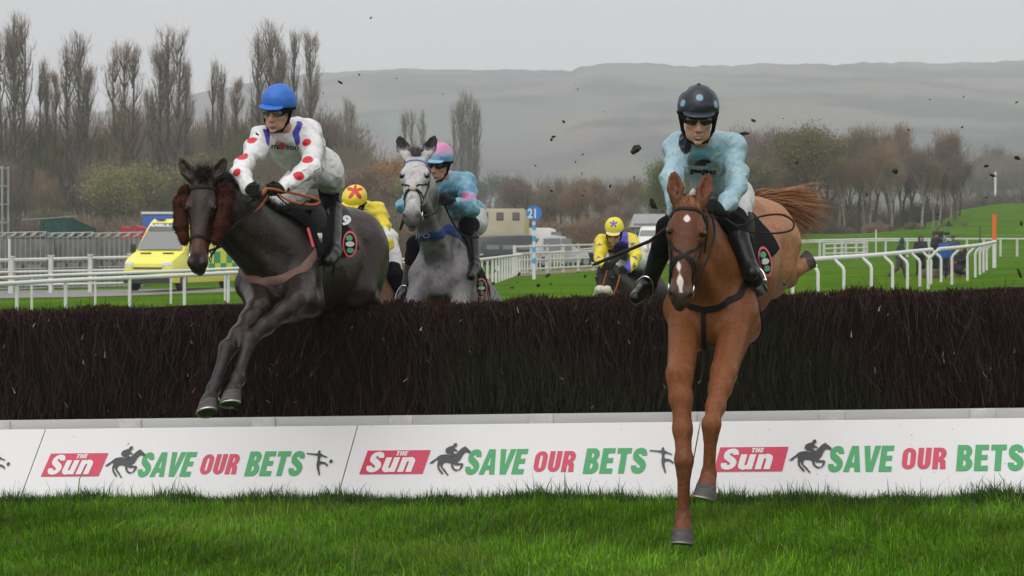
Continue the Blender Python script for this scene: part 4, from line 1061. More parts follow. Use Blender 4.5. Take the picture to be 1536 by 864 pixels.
# blue lorry body behind the ambulance
e, Mx = boxy('lorry', 'blue lorry body with a white roof edge behind the ambulance', 'lorry', 282, 110, 2.4, 4.3, 3.42, (.02, .10, .42), rz=0)
MB().box(Mx @ Vector((0, 0, 3.47)), (4.4, 2.5, .12), 0).build('roof', M_rail, e)
for x in (-1.4, 1.4):
    for y in (-1, 1): wheel(Mx, x, y, .42, .3, e)
# cream horsebox
hbx = gpt(748, 132); e = empty('horsebox', hbx, 'cream coloured horsebox with three small square windows', 'horsebox'); Mx = Matrix.Translation(hbx)
M_cream = mat('cream_panel', (.46, .41, .30), .6, noise=(.8, .3)); M_oliv = mat('ochre_panel', (.32, .29, .12), .6)
zt = CAMZ-(313-HOR)/FPX*132-hbx.z; M_dg = mat('window_dark', (.07, .06, .055), .3)
MB().box(Mx @ Vector((-.35, 1, (zt+.6)/2)), (3.9, 2.3, zt-.6)).build('body', M_cream, e, bevel=.03)
MB().box(Mx @ Vector((1.6, 1, (zt+.5)/2)), (.02+.55, 2.28, zt-.7)).build('tail_panel', M_oliv, e, bevel=.03)
for px in (727, 750, 774):
    c = P(px, 324.5, 132-.18); fr = MB().box((c.x-.0, hbx.y-.16, c.z), (.44, .04, .50)).build('window', M_dg, e, bevel=.03)
    MB().box((c.x, hbx.y-.19, c.z), (.30, .02, .36)).build('pane', mat('pane_brown', (.14, .11, .10), .3), fr)
for x in (-1.6, 1.2): wheel(Mx, x, 0, .45, .3, e)
def car(name, label, cat, px, D, L, Wd, Hh, rz, c, kind='van', zf=1.0):
    p = gpt(px, D); e = empty(name, p, label, cat); h = Hh
    if kind == 'van': secs = [(L*.5, [(Wd*.40, .35), (Wd*.42, .7), (Wd*.38, .85)]), (L*.46, [(Wd*.49, .3), (Wd*.5, .7), (Wd*.45, .98)]), (L*.30, [(Wd*.5, .3), (Wd*.5, .9), (Wd*.46, 1.15)]), (L*.16, [(Wd*.5, .3), (Wd*.5, 1.1), (Wd*.40, h*.96)]), (L*.08, [(Wd*.5, .3), (Wd*.5, 1.1), (Wd*.41, h)]), (-L*.48, [(Wd*.5, .3), (Wd*.5, 1.1), (Wd*.42, h)]), (-L*.5, [(Wd*.47, .35), (Wd*.47, 1.1), (Wd*.40, h*.96)])]
    elif kind == 'box': secs = [(L*.5, [(Wd*.47, .4), (Wd*.48, .8), (Wd*.45, 1.12)]), (L*.22, [(Wd*.5, .4), (Wd*.5, .9), (Wd*.47, 1.2)]), (L*.17, [(Wd*.5, .4), (Wd*.5, 1.1), (Wd*.44, h*.97)]), (-L*.5, [(Wd*.5, .4), (Wd*.5, 1.1), (Wd*.44, h)])]
    else: secs = [(L*.5, [(Wd*.36, .35), (Wd*.40, .55), (Wd*.34, .70)]), (L*.44, [(Wd*.48, .3), (Wd*.49, .6), (Wd*.42, .82)]), (L*.22, [(Wd*.5, .28), (Wd*.5, .75), (Wd*.44, .98)]), (L*.02, [(Wd*.5, .28), (Wd*.5, .9), (Wd*.37, h*.96)]), (-L*.12, [(Wd*.5, .28), (Wd*.5, .9), (Wd*.38, h)]), (-L*.34, [(Wd*.5, .28), (Wd*.5, .9), (Wd*.38, h*.93)]), (-L*.47, [(Wd*.48, .3), (Wd*.48, .85), (Wd*.42, 1.0)]), (-L*.5, [(Wd*.42, .35), (Wd*.44, .7), (Wd*.40, .9)])]
    b, Mx = vehicle(e, secs, None, mat(name+'_paint', c, .3, coat=.4), p, rz, bevel=.03)
    zt_ = h*.90; zb = max(1.0, h*.58) if kind != 'car' else .93
    for s in (-1, 1):
        def side(x0, x1, nm='side_window'):
            hb = Wd*.5+.006-(Wd*.08)*max(0, (zb-1.1)/(h-1.1)) if kind != 'car' else Wd*.5
            quad(Mx, [(x0, s*(Wd*.5-.0+.006), zb+.1), (x1, s*(Wd*.5+.006), zb+.1), (x1, s*(Wd*.43+.008), zt_), (x0, s*(Wd*.43+.008), zt_)], nm, M_glass, e)
        if kind == 'box': [side(a*L, (a+.17)*L) for a in (-.47, -.26, -.05)]
        elif kind == 'van': side(.10*L, .24*L)
        else: side(-.30*L, -.06*L); side(-.04*L, .10*L)
        for x in (L*.31, -L*.30): wheel(Mx, x, s*Wd*.44, .34, .22, e)
        MB().box(Mx @ Vector((L*.485, s*Wd*.36, .72)), (.06, .25, .14), rz).build('headlight', M_lamp, e)
    a, b_ = ((.27, .185), (1.20, h*.9)) if kind == 'van' else (((.215, .175), (1.24, h*.93)) if kind == 'box' else ((.20, .04), (1.0, h*.93)))
    quad(Mx, [(a[0]*L+.02, -Wd*.42, b_[0]), (a[0]*L+.02, Wd*.42, b_[0]), (a[1]*L+.03, Wd*.36, b_[1]), (a[1]*L+.03, -Wd*.36, b_[1])], 'windscreen', M_glass, e)
    quad(Mx, [(-L*.5-.006, -Wd*.38, h*.62), (-L*.5-.006, Wd*.38, h*.62), (-L*.5-.003 if kind != 'car' else -L*.36, Wd*.33, h*.9), (-L*.5-.003 if kind != 'car' else -L*.36, -Wd*.33, h*.9)], 'rear_window', M_glass, e)
    return e, Mx
off, Mx = car('off_roader', 'dark boxy off road car with a pale roof parked beside the grey horse', 'off-road car', 735, 113, 4.2, 1.8, 1.98, R(200), (.03, .035, .04), 'box')
MB().box(Mx @ Vector((-.7, 0, 2.02)), (2.7, 1.5, .05), R(200)).build('roof', mat('pale_roof', (.35, .36, .36), .5), off, bevel=.01)
MB().tube([Mx @ Vector((-2.14, .2, 1.0)), Mx @ Vector((-2.32, .2, 1.0))], .34, n=20).build('spare_wheel', M_tyre, off, smooth=True)
hb2, Mx = car('van', 'white van cab showing its curved roof behind the number post', 'van', 812, 134, 4.6, 1.95, 2.45, R(10), (.62, .62, .62), 'van')
car('parked_car', 'silver grey car with dark windows behind the white fence', 'car', 842, 130, 4.3, 1.8, 1.95, R(12), (.36, .37, .37), 'car')
car('van', 'white van parked beside the rider in yellow and blue', 'van', 985, 128, 5.0, 1.95, 2.35, R(250), (.66, .66, .66), 'van')
# grey shed beyond the white van
p = gpt(976, 165); e = empty('grey_shed', p, 'grey slatted shed roof above the white van', 'shed'); M_shed = mat('shed_cladding', (.20, .20, .21), .7, noise=(3, .5))
MB().box(p+Vector((0, 1.5, 1.4)), (2.6, 3, 2.8)).build('wall', M_shed, e)
MB().add([p+Vector(q) for q in ((-1.6, -.2, 2.5), (1.6, -.2, 2.5), (1.2, 1.5, 3.55), (-1.2, 1.5, 3.55), (-1.6, 3.2, 2.5), (1.6, 3.2, 2.5))], [(0, 1, 2, 3), (3, 2, 5, 4), (0, 3, 4), (1, 5, 2)]).build('roof', mat('pale_shed_roof', (.34, .34, .35), .7, noise=(8, .8), stretch=(.2, 1, 4)), e)

# ---- far left: scaffold tower, green cabin, stacked barriers, red tarpaulin
M_galv = mat('galvanised_tube', (.36, .37, .37), .45, metal=.3, noise=(2, .4)); M_steel = mat('dull_steel', (.20, .20, .20), .6)
p = gpt(-12, 100); e = empty('scaffold_tower', p, 'grey scaffold tower at the far left edge', 'scaffold')
zt = CAMZ-(249-HOR)/FPX*100-p.z
for dx in (-.7, .62):
    for dy in (-.6, .6): MB().tube([p+Vector((dx, dy, 0)), p+Vector((dx, dy, zt))], .05, n=6).build('upright', M_galv, e)
for z in np.linspace(.5, zt-.1, 7):
    m = MB()
    for dy in (-.6, .6): m.tube([p+Vector((-.7, dy, z)), p+Vector((.62, dy, z))], .035, n=6)
    for dx in (-.7, .62): m.tube([p+Vector((dx, -.6, z)), p+Vector((dx, .6, z))], .035, n=6)
    m.build('brace', M_galv, e)
p = gpt(84, 105); e = empty('green_cabin', p, 'dark green cabin with a gently sloping roof behind the barriers', 'cabin'); z1 = CAMZ-(327-HOR)/FPX*105-p.z
M_gcab = mat('green_cabin_paint', (.012, .075, .062), .6, noise=(2, .5)); MB().add([p+Vector(q) for q in ((-.8, 0, 0), (.78, 0, 0), (.78, 0, z1), (-.8, 0, z1-.12), (-.8, 2, 0), (.78+.9, 2, 0), (.78+.8, 2, z1-.5), (-.8, 2, z1-.12))], [(0, 1, 2, 3), (1, 5, 6, 2), (5, 4, 7, 6), (4, 0, 3, 7), (3, 2, 6, 7)]).build('wall', M_gcab, e)
m = MB(); 
for i in range(4): m.box(p+Vector((-.6+i*.42, -.02, z1*.5)), (.03, .03, z1-.3))
m.build('ribs', M_gcab, e)
MB().box(p+Vector((-.35, .2, z1+.0)), (2.6, .6, .05), M=Matrix.Rotation(R(-4), 3, 'Y')).build('roof', mat('pale_green_roof', (.22, .30, .27), .6), e)
M_top = mat('weathered_white', (.44, .43, .42), .7, noise=(2, .6))
# barrier stacks: rows of steel frames with slanting white tops
for k, (pa, pb, D, lab) in enumerate(((-30, 70, 93, 'stack of steel crowd barriers at the far left, below the scaffold'), (72, 140, 93.5, 'stack of steel crowd barriers below the green cabin'), (142, 215, 94, 'stack of steel crowd barriers just left of the ambulance'))):
    a = gpt(pa, D); b = gpt(pb, D); e = empty('barrier_stack', a, lab, 'crowd barriers', 'stacks of crowd barriers on the left')
    zt = CAMZ-(350-HOR)/FPX*D-a.z; L = b.x-a.x; n = int(L/.22)
    m = MB(); m2 = MB(); m3 = MB()
    for i in range(n):
        x = a.x+i*.22; z = gzs(x, D)
        m.tube([(x, D, z), (x, D, z+zt)], .022, n=4, cap=False); m.tube([(x, D+1.0, z), (x, D+1.0, z+zt*.96)], .02, n=4, cap=False)
        if i % 2 == 0: m2.add([(x, D-.1, z+zt-.16), (x+.16, D-.1, z+zt-.16), (x+.34, D-.1, z+zt), (x+.18, D-.1, z+zt), (x, D-.04, z+zt-.16), (x+.16, D-.04, z+zt-.16), (x+.34, D-.04, z+zt), (x+.18, D-.04, z+zt)], [(0,1,2,3),(7,6,5,4),(0,3,7,4),(1,5,6,2),(3,2,6,7),(0,4,5,1)])
    for zz in (.05, .45, .9, 1.25, zt-.2, zt):
        m.tube([(a.x, D, a.z+zz), (b.x, D, b.z+zz)], .025, n=5)
    m.build('frames', M_galv, e); m2.build('slanting_tops', M_top, e)
    for i, (zz, c) in enumerate(((.62, (.32, .06, .06)), (1.05, (.36, .30, .29)), (.3, (.28, .27, .26)), (1.3, (.22, .22, .22)))):
        for j in range(3):
            x = a.x+L*(.1+.28*j+.05*i); MB().box((x+.2, D+.5, a.z+zz), (L*.2, .4, .16)).build('packed_panel', mat('panel_tone_%d' % i, c, .7, noise=(3, .6)), e)
    MB().box(((a.x+b.x)/2, D+1.5, a.z+zt*.45), (L, .1, zt*.9)).build('backing_sheet', mat('grey_sheeting', (.22, .21, .20), .8, noise=(1.6, .8), c2=(.12, .11, .11)), e)
p = gpt(200, 99); z0 = CAMZ-(347-HOR)/FPX*99-p.z; pts = [(-.75, 0), (-.6, .25), (-.2, .16), (.1, .3), (.45, .2), (.8, .12), (.95, 0)]
o = MB().loft([[p+Vector((x, dy, z0-1.2 if False else z0-1.4)) for x, z in pts[::-1]]+[p+Vector((x*f, dy, z0+z*f)) for x, z in pts] for dy, f in ((0, .9), (.5, 1), (1.2, .9))]).build('tarpaulin', mat('red_tarpaulin', (.42, .03, .04), .6, noise=(3, .5)))
recentre(o, p); tag(o, 'red tarpaulin bundle just left of the ambulance windscreen', 'tarpaulin')
o = MB().tube([gpt(14, 84), gpt(14, 84, 2.15)], .05, n=8).build('marker_post', M_rail, smooth=True); recentre(o, gpt(14, 84)); tag(o, 'white marker post standing before the stacked barriers at the left', 'post')
# tarmac service road by the ambulance
def strip_road(name, a0, a1, w0, m, zo=.004):
    pass
pts = [(-80, 436.5, 449), (0, 436.5, 448), (100, 436, 446.5), (200, 435, 444), (330, 432, 439), (450, 428, 433)]
V = []; F = []
for px, y0, y1 in pts:
    for y in (y1, (y0+y1)/2, y0):
        D = solveD(px, y, 0); g = gpt(px, D, .02); V.append(tuple(g))
for i in range(len(pts)-1):
    for j in range(2): a = i*3+j; F.append((a, a+3, a+4, a+1))
tag(mesh_np('path', V, F, mat('wet_tarmac', (.20, .19, .18), .45, noise=(1.5, .7), c2=(.12, .115, .11))), kind='structure')
pts = [(700, 412, 421), (800, 408, 413.5), (900, 402, 406.5), (1000, 396, 399.5)]
V = []; F = []
for px, y0, y1 in pts:
    for y in (y1, y0): V.append(tuple(gpt(px, solveD(px, y, 0), .02)))
for i in range(len(pts)-1): a = i*2; F.append((a, a+2, a+3, a+1))
tag(mesh_np('dirt_track', V, F, mat('worn_earth', (.20, .15, .085), .9, noise=(2, .7), c2=(.12, .12, .05))), kind='structure')
# ---------------------------------------------------------------- animals and riders
def hit(S, px, py, off=0., lo=9., hi=22.):
    """first point of body S on the line of sight through a photo pixel (used to lay marks on clothing)"""
    o = np.array([0, 0, CAMZ]); d = unit3(np.array(P(px, py, 1.))-o); t = lo
    for _ in range(90):
        v = float(S.ev((o+d*t)[None])[0])-off
        if abs(v) < .0008: break
        t += v*.8
        if t > hi: return None
    return o+d*t
def hits(S, pts, off=0., lo=9., hi=28.):
    """many sight lines at once; unresolved ones take the nearest approach"""
    o = np.array([0, 0, CAMZ]); d = unit(np.array([np.array(P(x, y, 1.)) for x, y in pts])-o)
    h0 = hit(S, float(np.mean([p[0] for p in pts])), float(np.mean([p[1] for p in pts])), 0, lo, hi)
    t = np.full(len(pts), (np.linalg.norm(h0-o)-.30) if h0 is not None else lo); best = np.full(len(pts), 9.); bt = t.copy()
    loc = Sdf(); c0 = o+d.mean(0)*t.mean()
    for p in S.p:
        bl, bh = S.bbox(p)
        if h0 is None or (np.linalg.norm(np.maximum(0, np.maximum(bl-h0, h0-bh))) < .35): loc.p.append(p)
    for _ in range(60):
        v = loc.ev(o+d*t[:, None])-off; m = v < best; best[m] = v[m]; bt[m] = t[m]
        if (np.abs(v) < .001).all(): break
        t = np.where(np.abs(v) < .001, t, t+np.clip(v, -.05, .2)*.85)
    return o+d*bt[:, None]
def decal(S, shapes, w_px, cx, cy, rot, name, m, parent, off=.006, subdiv=0):
    """lay flat 2-D shapes (unit: photo pixels about cx, cy) on body S"""
    pts = []; F = []; c, s = math.cos(R(rot)), math.sin(R(rot))
    for v, f in shapes:
        b = len(pts); pts += [(cx+(x*c-y*s)*w_px, cy-(x*s+y*c)*w_px) for x, y in v]; F += [tuple(b+i for i in q) for q in f]
    return mesh_np(name, hits(S, pts, off), [tuple(f) for f in F], m, parent)
M_leather = mat('black_leather', (.010, .009, .009), .5, spec=.14, noise=(20, .5), c2=(.022, .020, .018), bump=(60, .2, .002))
M_brleather = mat('brown_webbing', (.16, .085, .065), .75, noise=(40, .5), bump=(90, .3, .002)); M_orrein = mat('orange_rein', (.42, .11, .03), .6, noise=(60, .5))
M_metal = mat('polished_steel', (.62, .61, .58), .25, metal=1); M_fleece = mat('brown_fleece', (.085, .030, .019), .95, spec=.05, noise=(60, .7), c2=(.040, .016, .012), bump=(140, 1, .02))
M_hoof = mat('hoof_horn', (.048, .045, .044), .6, spec=.2, noise=(14, .8), c2=(.10, .092, .088), stretch=(1, 1, 4), bump=(50, .3, .003)); M_shoe = mat('horseshoe_metal', (.50, .47, .42), .35, metal=.9)
M_eye = mat('dark_eye', (.008, .005, .004), .06, spec=.9); M_hairdk = mat('dark_hair', (.016, .013, .012), .55, noise=(30, .5)); M_hairch = mat('chestnut_hair', (.36, .155, .065), .5, noise=(18, .7), c2=(.22, .085, .038))
M_hairgr = mat('grey_hair', (.16, .15, .15), .6, noise=(30, .6), c2=(.05, .05, .05))
def coat_mat(name, layers=(), rough=.5, sheen=.0, spec=.16, mud=(.05, .035, .022), hairs=.28):
    m = mask_mat(name, (.5, .5, .5), layers, rough, sheen=sheen, bump=(13, .42, .016)); n = m.node_tree
    rgb = [x for x in n.nodes if x.type == 'RGB'][0]; at = n.nodes.new('ShaderNodeAttribute'); at.attribute_name = 'Col'
    t = n.nodes.new('ShaderNodeTexNoise'); t.inputs['Scale'].default_value = 38; t.inputs['Detail'].default_value = 6; t.inputs['Roughness'].default_value = .7
    tc = n.nodes.new('ShaderNodeTexCoord'); mp = n.nodes.new('ShaderNodeMapping'); mp.inputs['Scale'].default_value = (1.6, 1.6, .5); n.links.new(tc.outputs['Object'], mp.inputs[0]); n.links.new(mp.outputs[0], t.inputs['Vector'])
    mr = n.nodes.new('ShaderNodeMapRange'); mr.inputs[1].default_value = .3; mr.inputs[2].default_value = .7; mr.inputs[3].default_value = 1-hairs; mr.inputs[4].default_value = 1+hairs; n.links.new(t.outputs['Fac'], mr.inputs[0])
    vm = n.nodes.new('ShaderNodeVectorMath'); vm.operation = 'SCALE'; n.links.new(at.outputs['Color'], vm.inputs[0]); n.links.new(mr.outputs[0], vm.inputs['Scale'])
    for l in list(rgb.outputs[0].links): n.links.new(vm.outputs[0], l.to_socket)
    if not layers: n.links.new(vm.outputs[0], n.nodes['Principled BSDF'].inputs['Base Color'])
    n.nodes['Principled BSDF'].inputs['Specular IOR Level'].default_value = spec
    creases(m, 5.5, .16, .010, width=.05, distort=.4); mud_specks(m, 42, .665, mud, .7)
    return m
class Horse:
    def __init__(s, name, label, W, F, up, poll, hdir, hnorm, fl, hl, scale=1., hs=1., ears=((-.9, .28, .25), (-.9, .28, -.25)), base=None, earl=1.):
        s.earl = earl
        s.W = np.array(W, float); s.sc = scale; s.B = frame(np.array(F, float), np.array(up, float)); s.Lr = s.B[:, 1]
        s.poll = np.array(poll, float); s.HB = frame(np.array(hdir, float), np.array(hnorm, float)); s.hs = hs
        s.fl = [[np.array(q, float) for q in l] for l in fl]; s.hl = [[np.array(q, float) for q in l] for l in hl]
        s.ears = ears
        s.root = empty('horse', base or (s.W[0], s.W[1], gzs(s.W[0], s.W[1])), label, 'horse', 'horses and riders in the race')
        s.S = Sdf(); s.shape()
    def T(s, x, y, z): return s.W+s.sc*(s.B@V3(x, y, z))
    def H(s, x, y, z): return s.poll+s.hs*(s.HB@V3(x, y, z))
    def shape(s):
        S = s.S; T, H, k = s.T, s.H, s.sc; h = s.hs; B = s.B; L = s.Lr
        def te(c, r, kk=.06, rot=0, sub=False):
            Rm = B
            if rot:
                c_, s_ = math.cos(R(rot)), math.sin(R(rot)); Rm = B@np.array([[c_, 0, -s_], [0, 1, 0], [s_, 0, c_]])
            S.ell(T(*c), np.array(r)*k, Rm, kk, sub)
        te((-.10, 0, -.40), (.34, .215, .36)); te((-.48, 0, -.39), (.50, .265, .325), .08); te((-.82, 0, -.33), (.34, .24, .27), .08); te((-1.05, 0, -.25), (.30, .255, .235), .08)
        S.chain([T(.10, 0, -.12), T(-.10, 0, -.055), T(-.35, 0, -.12), T(-.85, 0, -.07), T(-1.15, 0, -.16)], [.07*k, .055*k, .07*k, .08*k, .07*k], .08)
        for y in (1, -1):
            S.cone(T(-.04, y*.10, -.12), T(.21, y*.165, -.46), .085*k, .115*k, .06)             # shoulder blade
            S.cone(T(.02, y*.15, -.30), T(-.02, y*.17, -.62), .10*k, .085*k, .06)
            te((.27, y*.095, -.53), (.10, .095, .14), .035)                                       # breast muscle
            te((-1.08, y*.14, -.38), (.25, .135, .30), .07); te((-.90, y*.15, -.22), (.12, .09, .08), .05)
            te((-1.28, y*.10, -.42), (.11, .10, .24), .06)
        te((.30, 0, -.48), (.09, .12, .20), .05)
        # neck
        nb, mid, th = T(.12, 0, -.28), None, H(.12, 0, -.17)
        crest = H(.0, 0, -.085)
        hb = s.HB[:, 1]; lat = unit3(L+hb)
        m1 = nb*.62+(th*.45+crest*.55)*.38+(T(0, 0, 1)-T(0, 0, 0))*.02; m2 = nb*.28+(th*.45+crest*.55)*.72+(T(0, 0, 1)-T(0, 0, 0))*.03
        S.cone(nb, m1, .25*k, .185*k, .08, ax=L, fl=.60); S.cone(m1, m2, .185*k, .15*k, .06, ax=lat, fl=.56); S.cone(m2, th*.45+crest*.55, .15*k, .118*k, .05, ax=hb, fl=.62)
        S.cone(T(-.02, 0, -.13), crest, .055*k, .035*k, .06)
        for y in (1, -1):
            S.cone(T(.10, y*.10, -.30), m1+lat*y*.065*k, .10*k, .065*k, .05); S.cone(m1+lat*y*.055*k, H(.05, y*.055, -.11), .05*k, .035*k, .04)
            S.cone(T(.28, y*.06, -.42), H(.20, y*.035, -.19), .06*k, .03*k, .05)                  # throat muscles
        # head
        HB = s.HB
        def he(c, r, kk=.02, sub=False, Rm=None): S.ell(H(*c), np.array(r)*h, HB if Rm is None else Rm, kk, sub)
        he((.11, 0, -.085), (.135, .082, .088), .04); he((.15, 0, -.03), (.13, .082, .042), .03)
        for y in (1, -1):
            he((.178, y*.076, -.028), (.055, .026, .028), .022); he((.20, y*.048, -.150), (.125, .038, .095), .04)
            S.cone(H(.24, y*.064, -.080), H(.40, y*.040, -.070), .018*h, .012*h, .02)
            he((.200, y*.078, -.040), (.044, .022, .030), .012); he((.194, y*.082, .011), (.034, .015, .008), .007); he((.205, y*.088, -.044), (.028, .011, .007), .007)
            he((.205, y*.092, -.012), (.023, .014, .016), .005, True)                             # eye socket
            S.cone(H(.24, y*.045, -.01), H(.36, y*.030, -.008), .014*h, .010*h, .02)
        S.cone(H(.18, 0, -.06), H(.50, 0, -.055), .080*h, .052*h, .04, ax=HB[:, 1], fl=.90)
        S.cone(H(.18, 0, -.025), H(.50, 0, -.022), .045*h, .026*h, .03)
        S.cone(H(.20, 0, -.185), H(.50, 0, -.120), .050*h, .030*h, .04)
        he((.535, 0, -.070), (.075, .056, .056), .03)
        for y in (1, -1):
            he((.560, y*.040, -.042), (.042, .026, .036), .016)
            he((.590, y*.050, -.034), (.022, .014, .021), .007, True)
        he((.592, 0, -.085), (.026, .045, .032), .018); he((.572, 0, -.135), (.040, .034, .024), .016); he((.56, 0, -.150), (.026, .026, .018), .015)
        he((.590, 0, -.1155), (.050, .060, .0035), .006, True)
        for i, (ex, en, el) in enumerate(s.ears):
            y = 1 if i == 0 else -1
            b = H(.015, y*.062, -.015); d = unit3(HB@V3(ex, el, en)); fw = unit3(HB[:, 2]+.5*y*HB[:, 1]*.4); fw = unit3(fw-d*(fw@d))
            h_ = h; h = h*s.earl; m = b+d*.075*h; t = b+d*.178*h; sd = np.cross(d, fw)
            S.chain([b-d*.02, b+d*.02*h, m, b+d*.13*h, t], [.026*h, .034*h, .043*h, .028*h, .004*h], .012, ax=fw, fl=.55)
            S.chain([b+d*.035*h+fw*.022*h, m+fw*.024*h, b+d*.13*h+fw*.016*h, t+fw*.006], [.008*h, .026*h, .018*h, .002], .006, sub=True); h = h_
        # front legs
        s.hooves = []
        def lower(knee, fet, hoof, r, prev, hind=False, toe=None):
            ax = unit3(fet-knee); back = np.array(s.B[:, 0])*-1; bk = unit3(back-ax*(back@ax))
            kk = .024
            S.cone(knee, fet, r*1.12, r*1.02, kk); S.cone(knee+bk*.022*k+ax*.05, fet+bk*.022*k-ax*.01, r*.55, r*.55, .018)
            S.ell(fet+bk*.006, (.048*k, .044*k, .048*k), frame(back, ax), .022); S.cone(fet+bk*.024*k-ax*.01, fet+bk*.028*k+ax*.008, .018*k, .016*k, .015)
            pa = unit3(hoof-fet); cor = hoof-pa*.045*k
            S.cone(fet, cor, r*1.05, r*1.25, .02); S.cone(cor-pa*.012, cor+pa*.006, .050*k, .055*k, .02)
            s.hooves.append((cor, hoof, pa, toe))
        for i, (el, kn, fe, ho, toe) in enumerate(s.fl):
            y = 1 if i == 0 else -1
            ax = unit3(kn-el); lat = L-ax*(L@ax)
            S.cone(T(.17, y*.160, -.47), el, .106*k, .062*k, .05); S.cone(T(-.02, y*.16, -.60), el, .082*k, .058*k, .06)
            q = el*.72+kn*.28; q2 = el*.35+kn*.65
            S.chain([el, q, q2, kn], [.060*k, .060*k, .050*k, .045*k], .04); S.cone(el+unit3(s.B[:, 0])*.02+lat*y*.02, q+lat*y*.010+unit3(s.B[:, 0])*.010, .046*k, .042*k, .035)
            S.ell(kn, (.053*k, .051*k, .062*k), frame(s.B[:, 0], -ax), .022); S.cone(kn-unit3(s.B[:, 0])*.03*k, kn-unit3(s.B[:, 0])*.032*k+ax*.01, .022*k, .018*k, .02)
            S.cone(kn, kn+unit3(fe-kn)*.07, .050*k, .038*k, .02)
            lower(kn, fe, ho, .034*k, el, toe=toe)
        for i, (st, hk, fe, ho, toe) in enumerate(s.hl):
            y = 1 if i == 0 else -1; hip = T(-1.05, y*.15, -.32)
            S.cone(hip, st, .17*k, .115*k, .07); S.cone(T(-1.24, y*.12, -.40), st*.55+hk*.45, .12*k, .072*k, .07)
            ax = unit3(hk-st); S.chain([st, st*.6+hk*.4, hk], [.105*k, .080*k, .046*k], .045)
            ax2 = unit3(fe-hk); pt = unit3(-ax2+ax*.9)
            S.ell(hk, (.050*k, .040*k, .060*k), frame(s.B[:, 0], -ax2), .025); S.cone(hk, hk+unit3(ax-ax2)*.055*k, .032*k, .026*k, .02)
            S.cone(st*.35+hk*.65-unit3(s.B[:, 0])*.05*k, hk+unit3(ax-ax2)*.05*k, .020*k, .020*k, .03)
            lower(hk, fe, ho, .037*k, st, True, toe)
    def build_body(s, m, colf, h=.0105, masks=None):
        V, F = s.S.mesh(h)
        loc = ((V-s.W)@s.B)/s.sc; hd = ((V-s.poll)@s.HB)/s.hs
        C = colf(s, V, loc, hd); at = {'Col': C}
        if masks:
            for nme, f in masks.items(): at[nme] = f(V, loc, hd)
        s.body = mesh_np('body', V, F, m, s.root, smooth=True, attrs=at)
        for i, (cor, hoof, pa, toe) in enumerate(s.hooves):
            k = s.sc; toe = unit3(np.array(toe, float)); toe = toe-pa*(toe@pa); toe = unit3(toe); sd = np.cross(pa, toe); rings = []
            sole = unit3(pa*.85-toe*.35)                  # sole faces down and slightly back along the pastern line
            for f, r, sh in ((-.08, .050, 0), (0, .056, .0), (.35, .059, .008), (.75, .064, .018), (1, .067, .024)):
                c = cor+sole*.085*k*f+toe*sh*k
                tt = unit3(toe-sole*(toe@sole))
                rings.append([c+(tt*math.cos(a)*1.08+sd*math.sin(a))*r*k*(1 if math.cos(a) > -.4 else .92) for a in np.linspace(0, 2*math.pi, 20, endpoint=False)])
            hf = MB().loft(rings).build('hoof', M_hoof, s.root, smooth=True)
            mb = MB(); c = cor+sole*.088*k+toe*.024*k; mb.tube([c+(tt*math.cos(a)*1.05+sd*math.sin(a))*.061*k for a in np.linspace(-2.3, 2.3, 18)], .0075*k, n=6)
            mb.build('horseshoe', M_shoe, hf, smooth=True)
        for y in (1, -1):
            c = s.H(.205, y*.0810, -.011); bm = bmesh.new(); bmesh.ops.create_uvsphere(bm, u_segments=16, v_segments=12, radius=.0235*s.hs); bm.transform(Matrix.Translation(Vector(c)))
            me = bpy.data.meshes.new('eye'); bm.to_mesh(me); bm.free(); me.materials.append(M_eye); me.polygons.foreach_set('use_smooth', np.ones(len(me.polygons), dtype=bool))
            o = bpy.data.objects.new('eye', me); col.objects.link(o); o.parent = s.root; o.matrix_parent_inverse = world_of(s.root).inverted()
    def bridle(s, m, nose=.385, brow=None, cross=False, browm=None, w_=.018):
        H = s.H; S = s.S; lst = []
        br = empty('bridle', s.root.location); br.parent = s.root; br.matrix_parent_inverse = world_of(s.root).inverted()
        for y in (1, -1):
            lst.append(([H(.02, y*.08, -.05), H(.12, y*.11, -.10), H(.30, y*.08, -.11), H(.475, y*.06, -.105)], w_, {}))
        lst.append(([H(.02, .09, -.07), H(-.02, .06, .0), H(-.03, 0, -.02), H(-.02, -.06, 0), H(.02, -.09, -.07)], w_*1.2, {}))
        n = [H(nose, 0, .02), H(nose+.01, .06, -.05), H(nose+.03, .05, -.14), H(nose+.03, 0, -.17), H(nose+.03, -.05, -.14), H(nose+.01, -.06, -.05)]
        lst.append((n, w_*1.1, dict(closed=True)))
        if cross:
            lst.append(([H(nose-.13, .075, -.06), H(nose-.06, .045, -.01), H(nose, 0, .0), H(nose+.07, -.05, -.06), H(nose+.10, -.045, -.14)], w_*.8, {}))
            lst.append(([H(nose-.13, -.075, -.06), H(nose-.06, -.045, -.01), H(nose, 0, .0), H(nose+.07, .05, -.06), H(nose+.10, .045, -.14)], w_*.8, {}))
        straps(S, lst, 'headstall', m, br)
        straps(S, [([H(.065, .105, -.085), H(.07, .08, -.02), H(.075, 0, .02), H(.07, -.08, -.02), H(.065, -.105, -.085)], w_*1.1, {})], 'browband', browm or m, br)
        straps(S, [([H(.04, .09, -.09), H(.14, .07, -.22), H(.15, 0, -.27), H(.14, -.07, -.22), H(.04, -.09, -.09)], w_*.7, {})], 'throatlash', m, br)
        s.bits = []
        for y in (1, -1):
            c = H(.495, y*.060, -.112); s.bits.append(c); f = s.HB[:, 0]; n_ = s.HB[:, 2]
            MB().tube([c+s.Lr*y*.004+(f*math.cos(a)+n_*math.sin(a))*.033 for a in np.linspace(0, 2*math.pi, 20)], .0042, n=6, cap=False).build('bit_ring', M_metal, br, smooth=True)
        return br
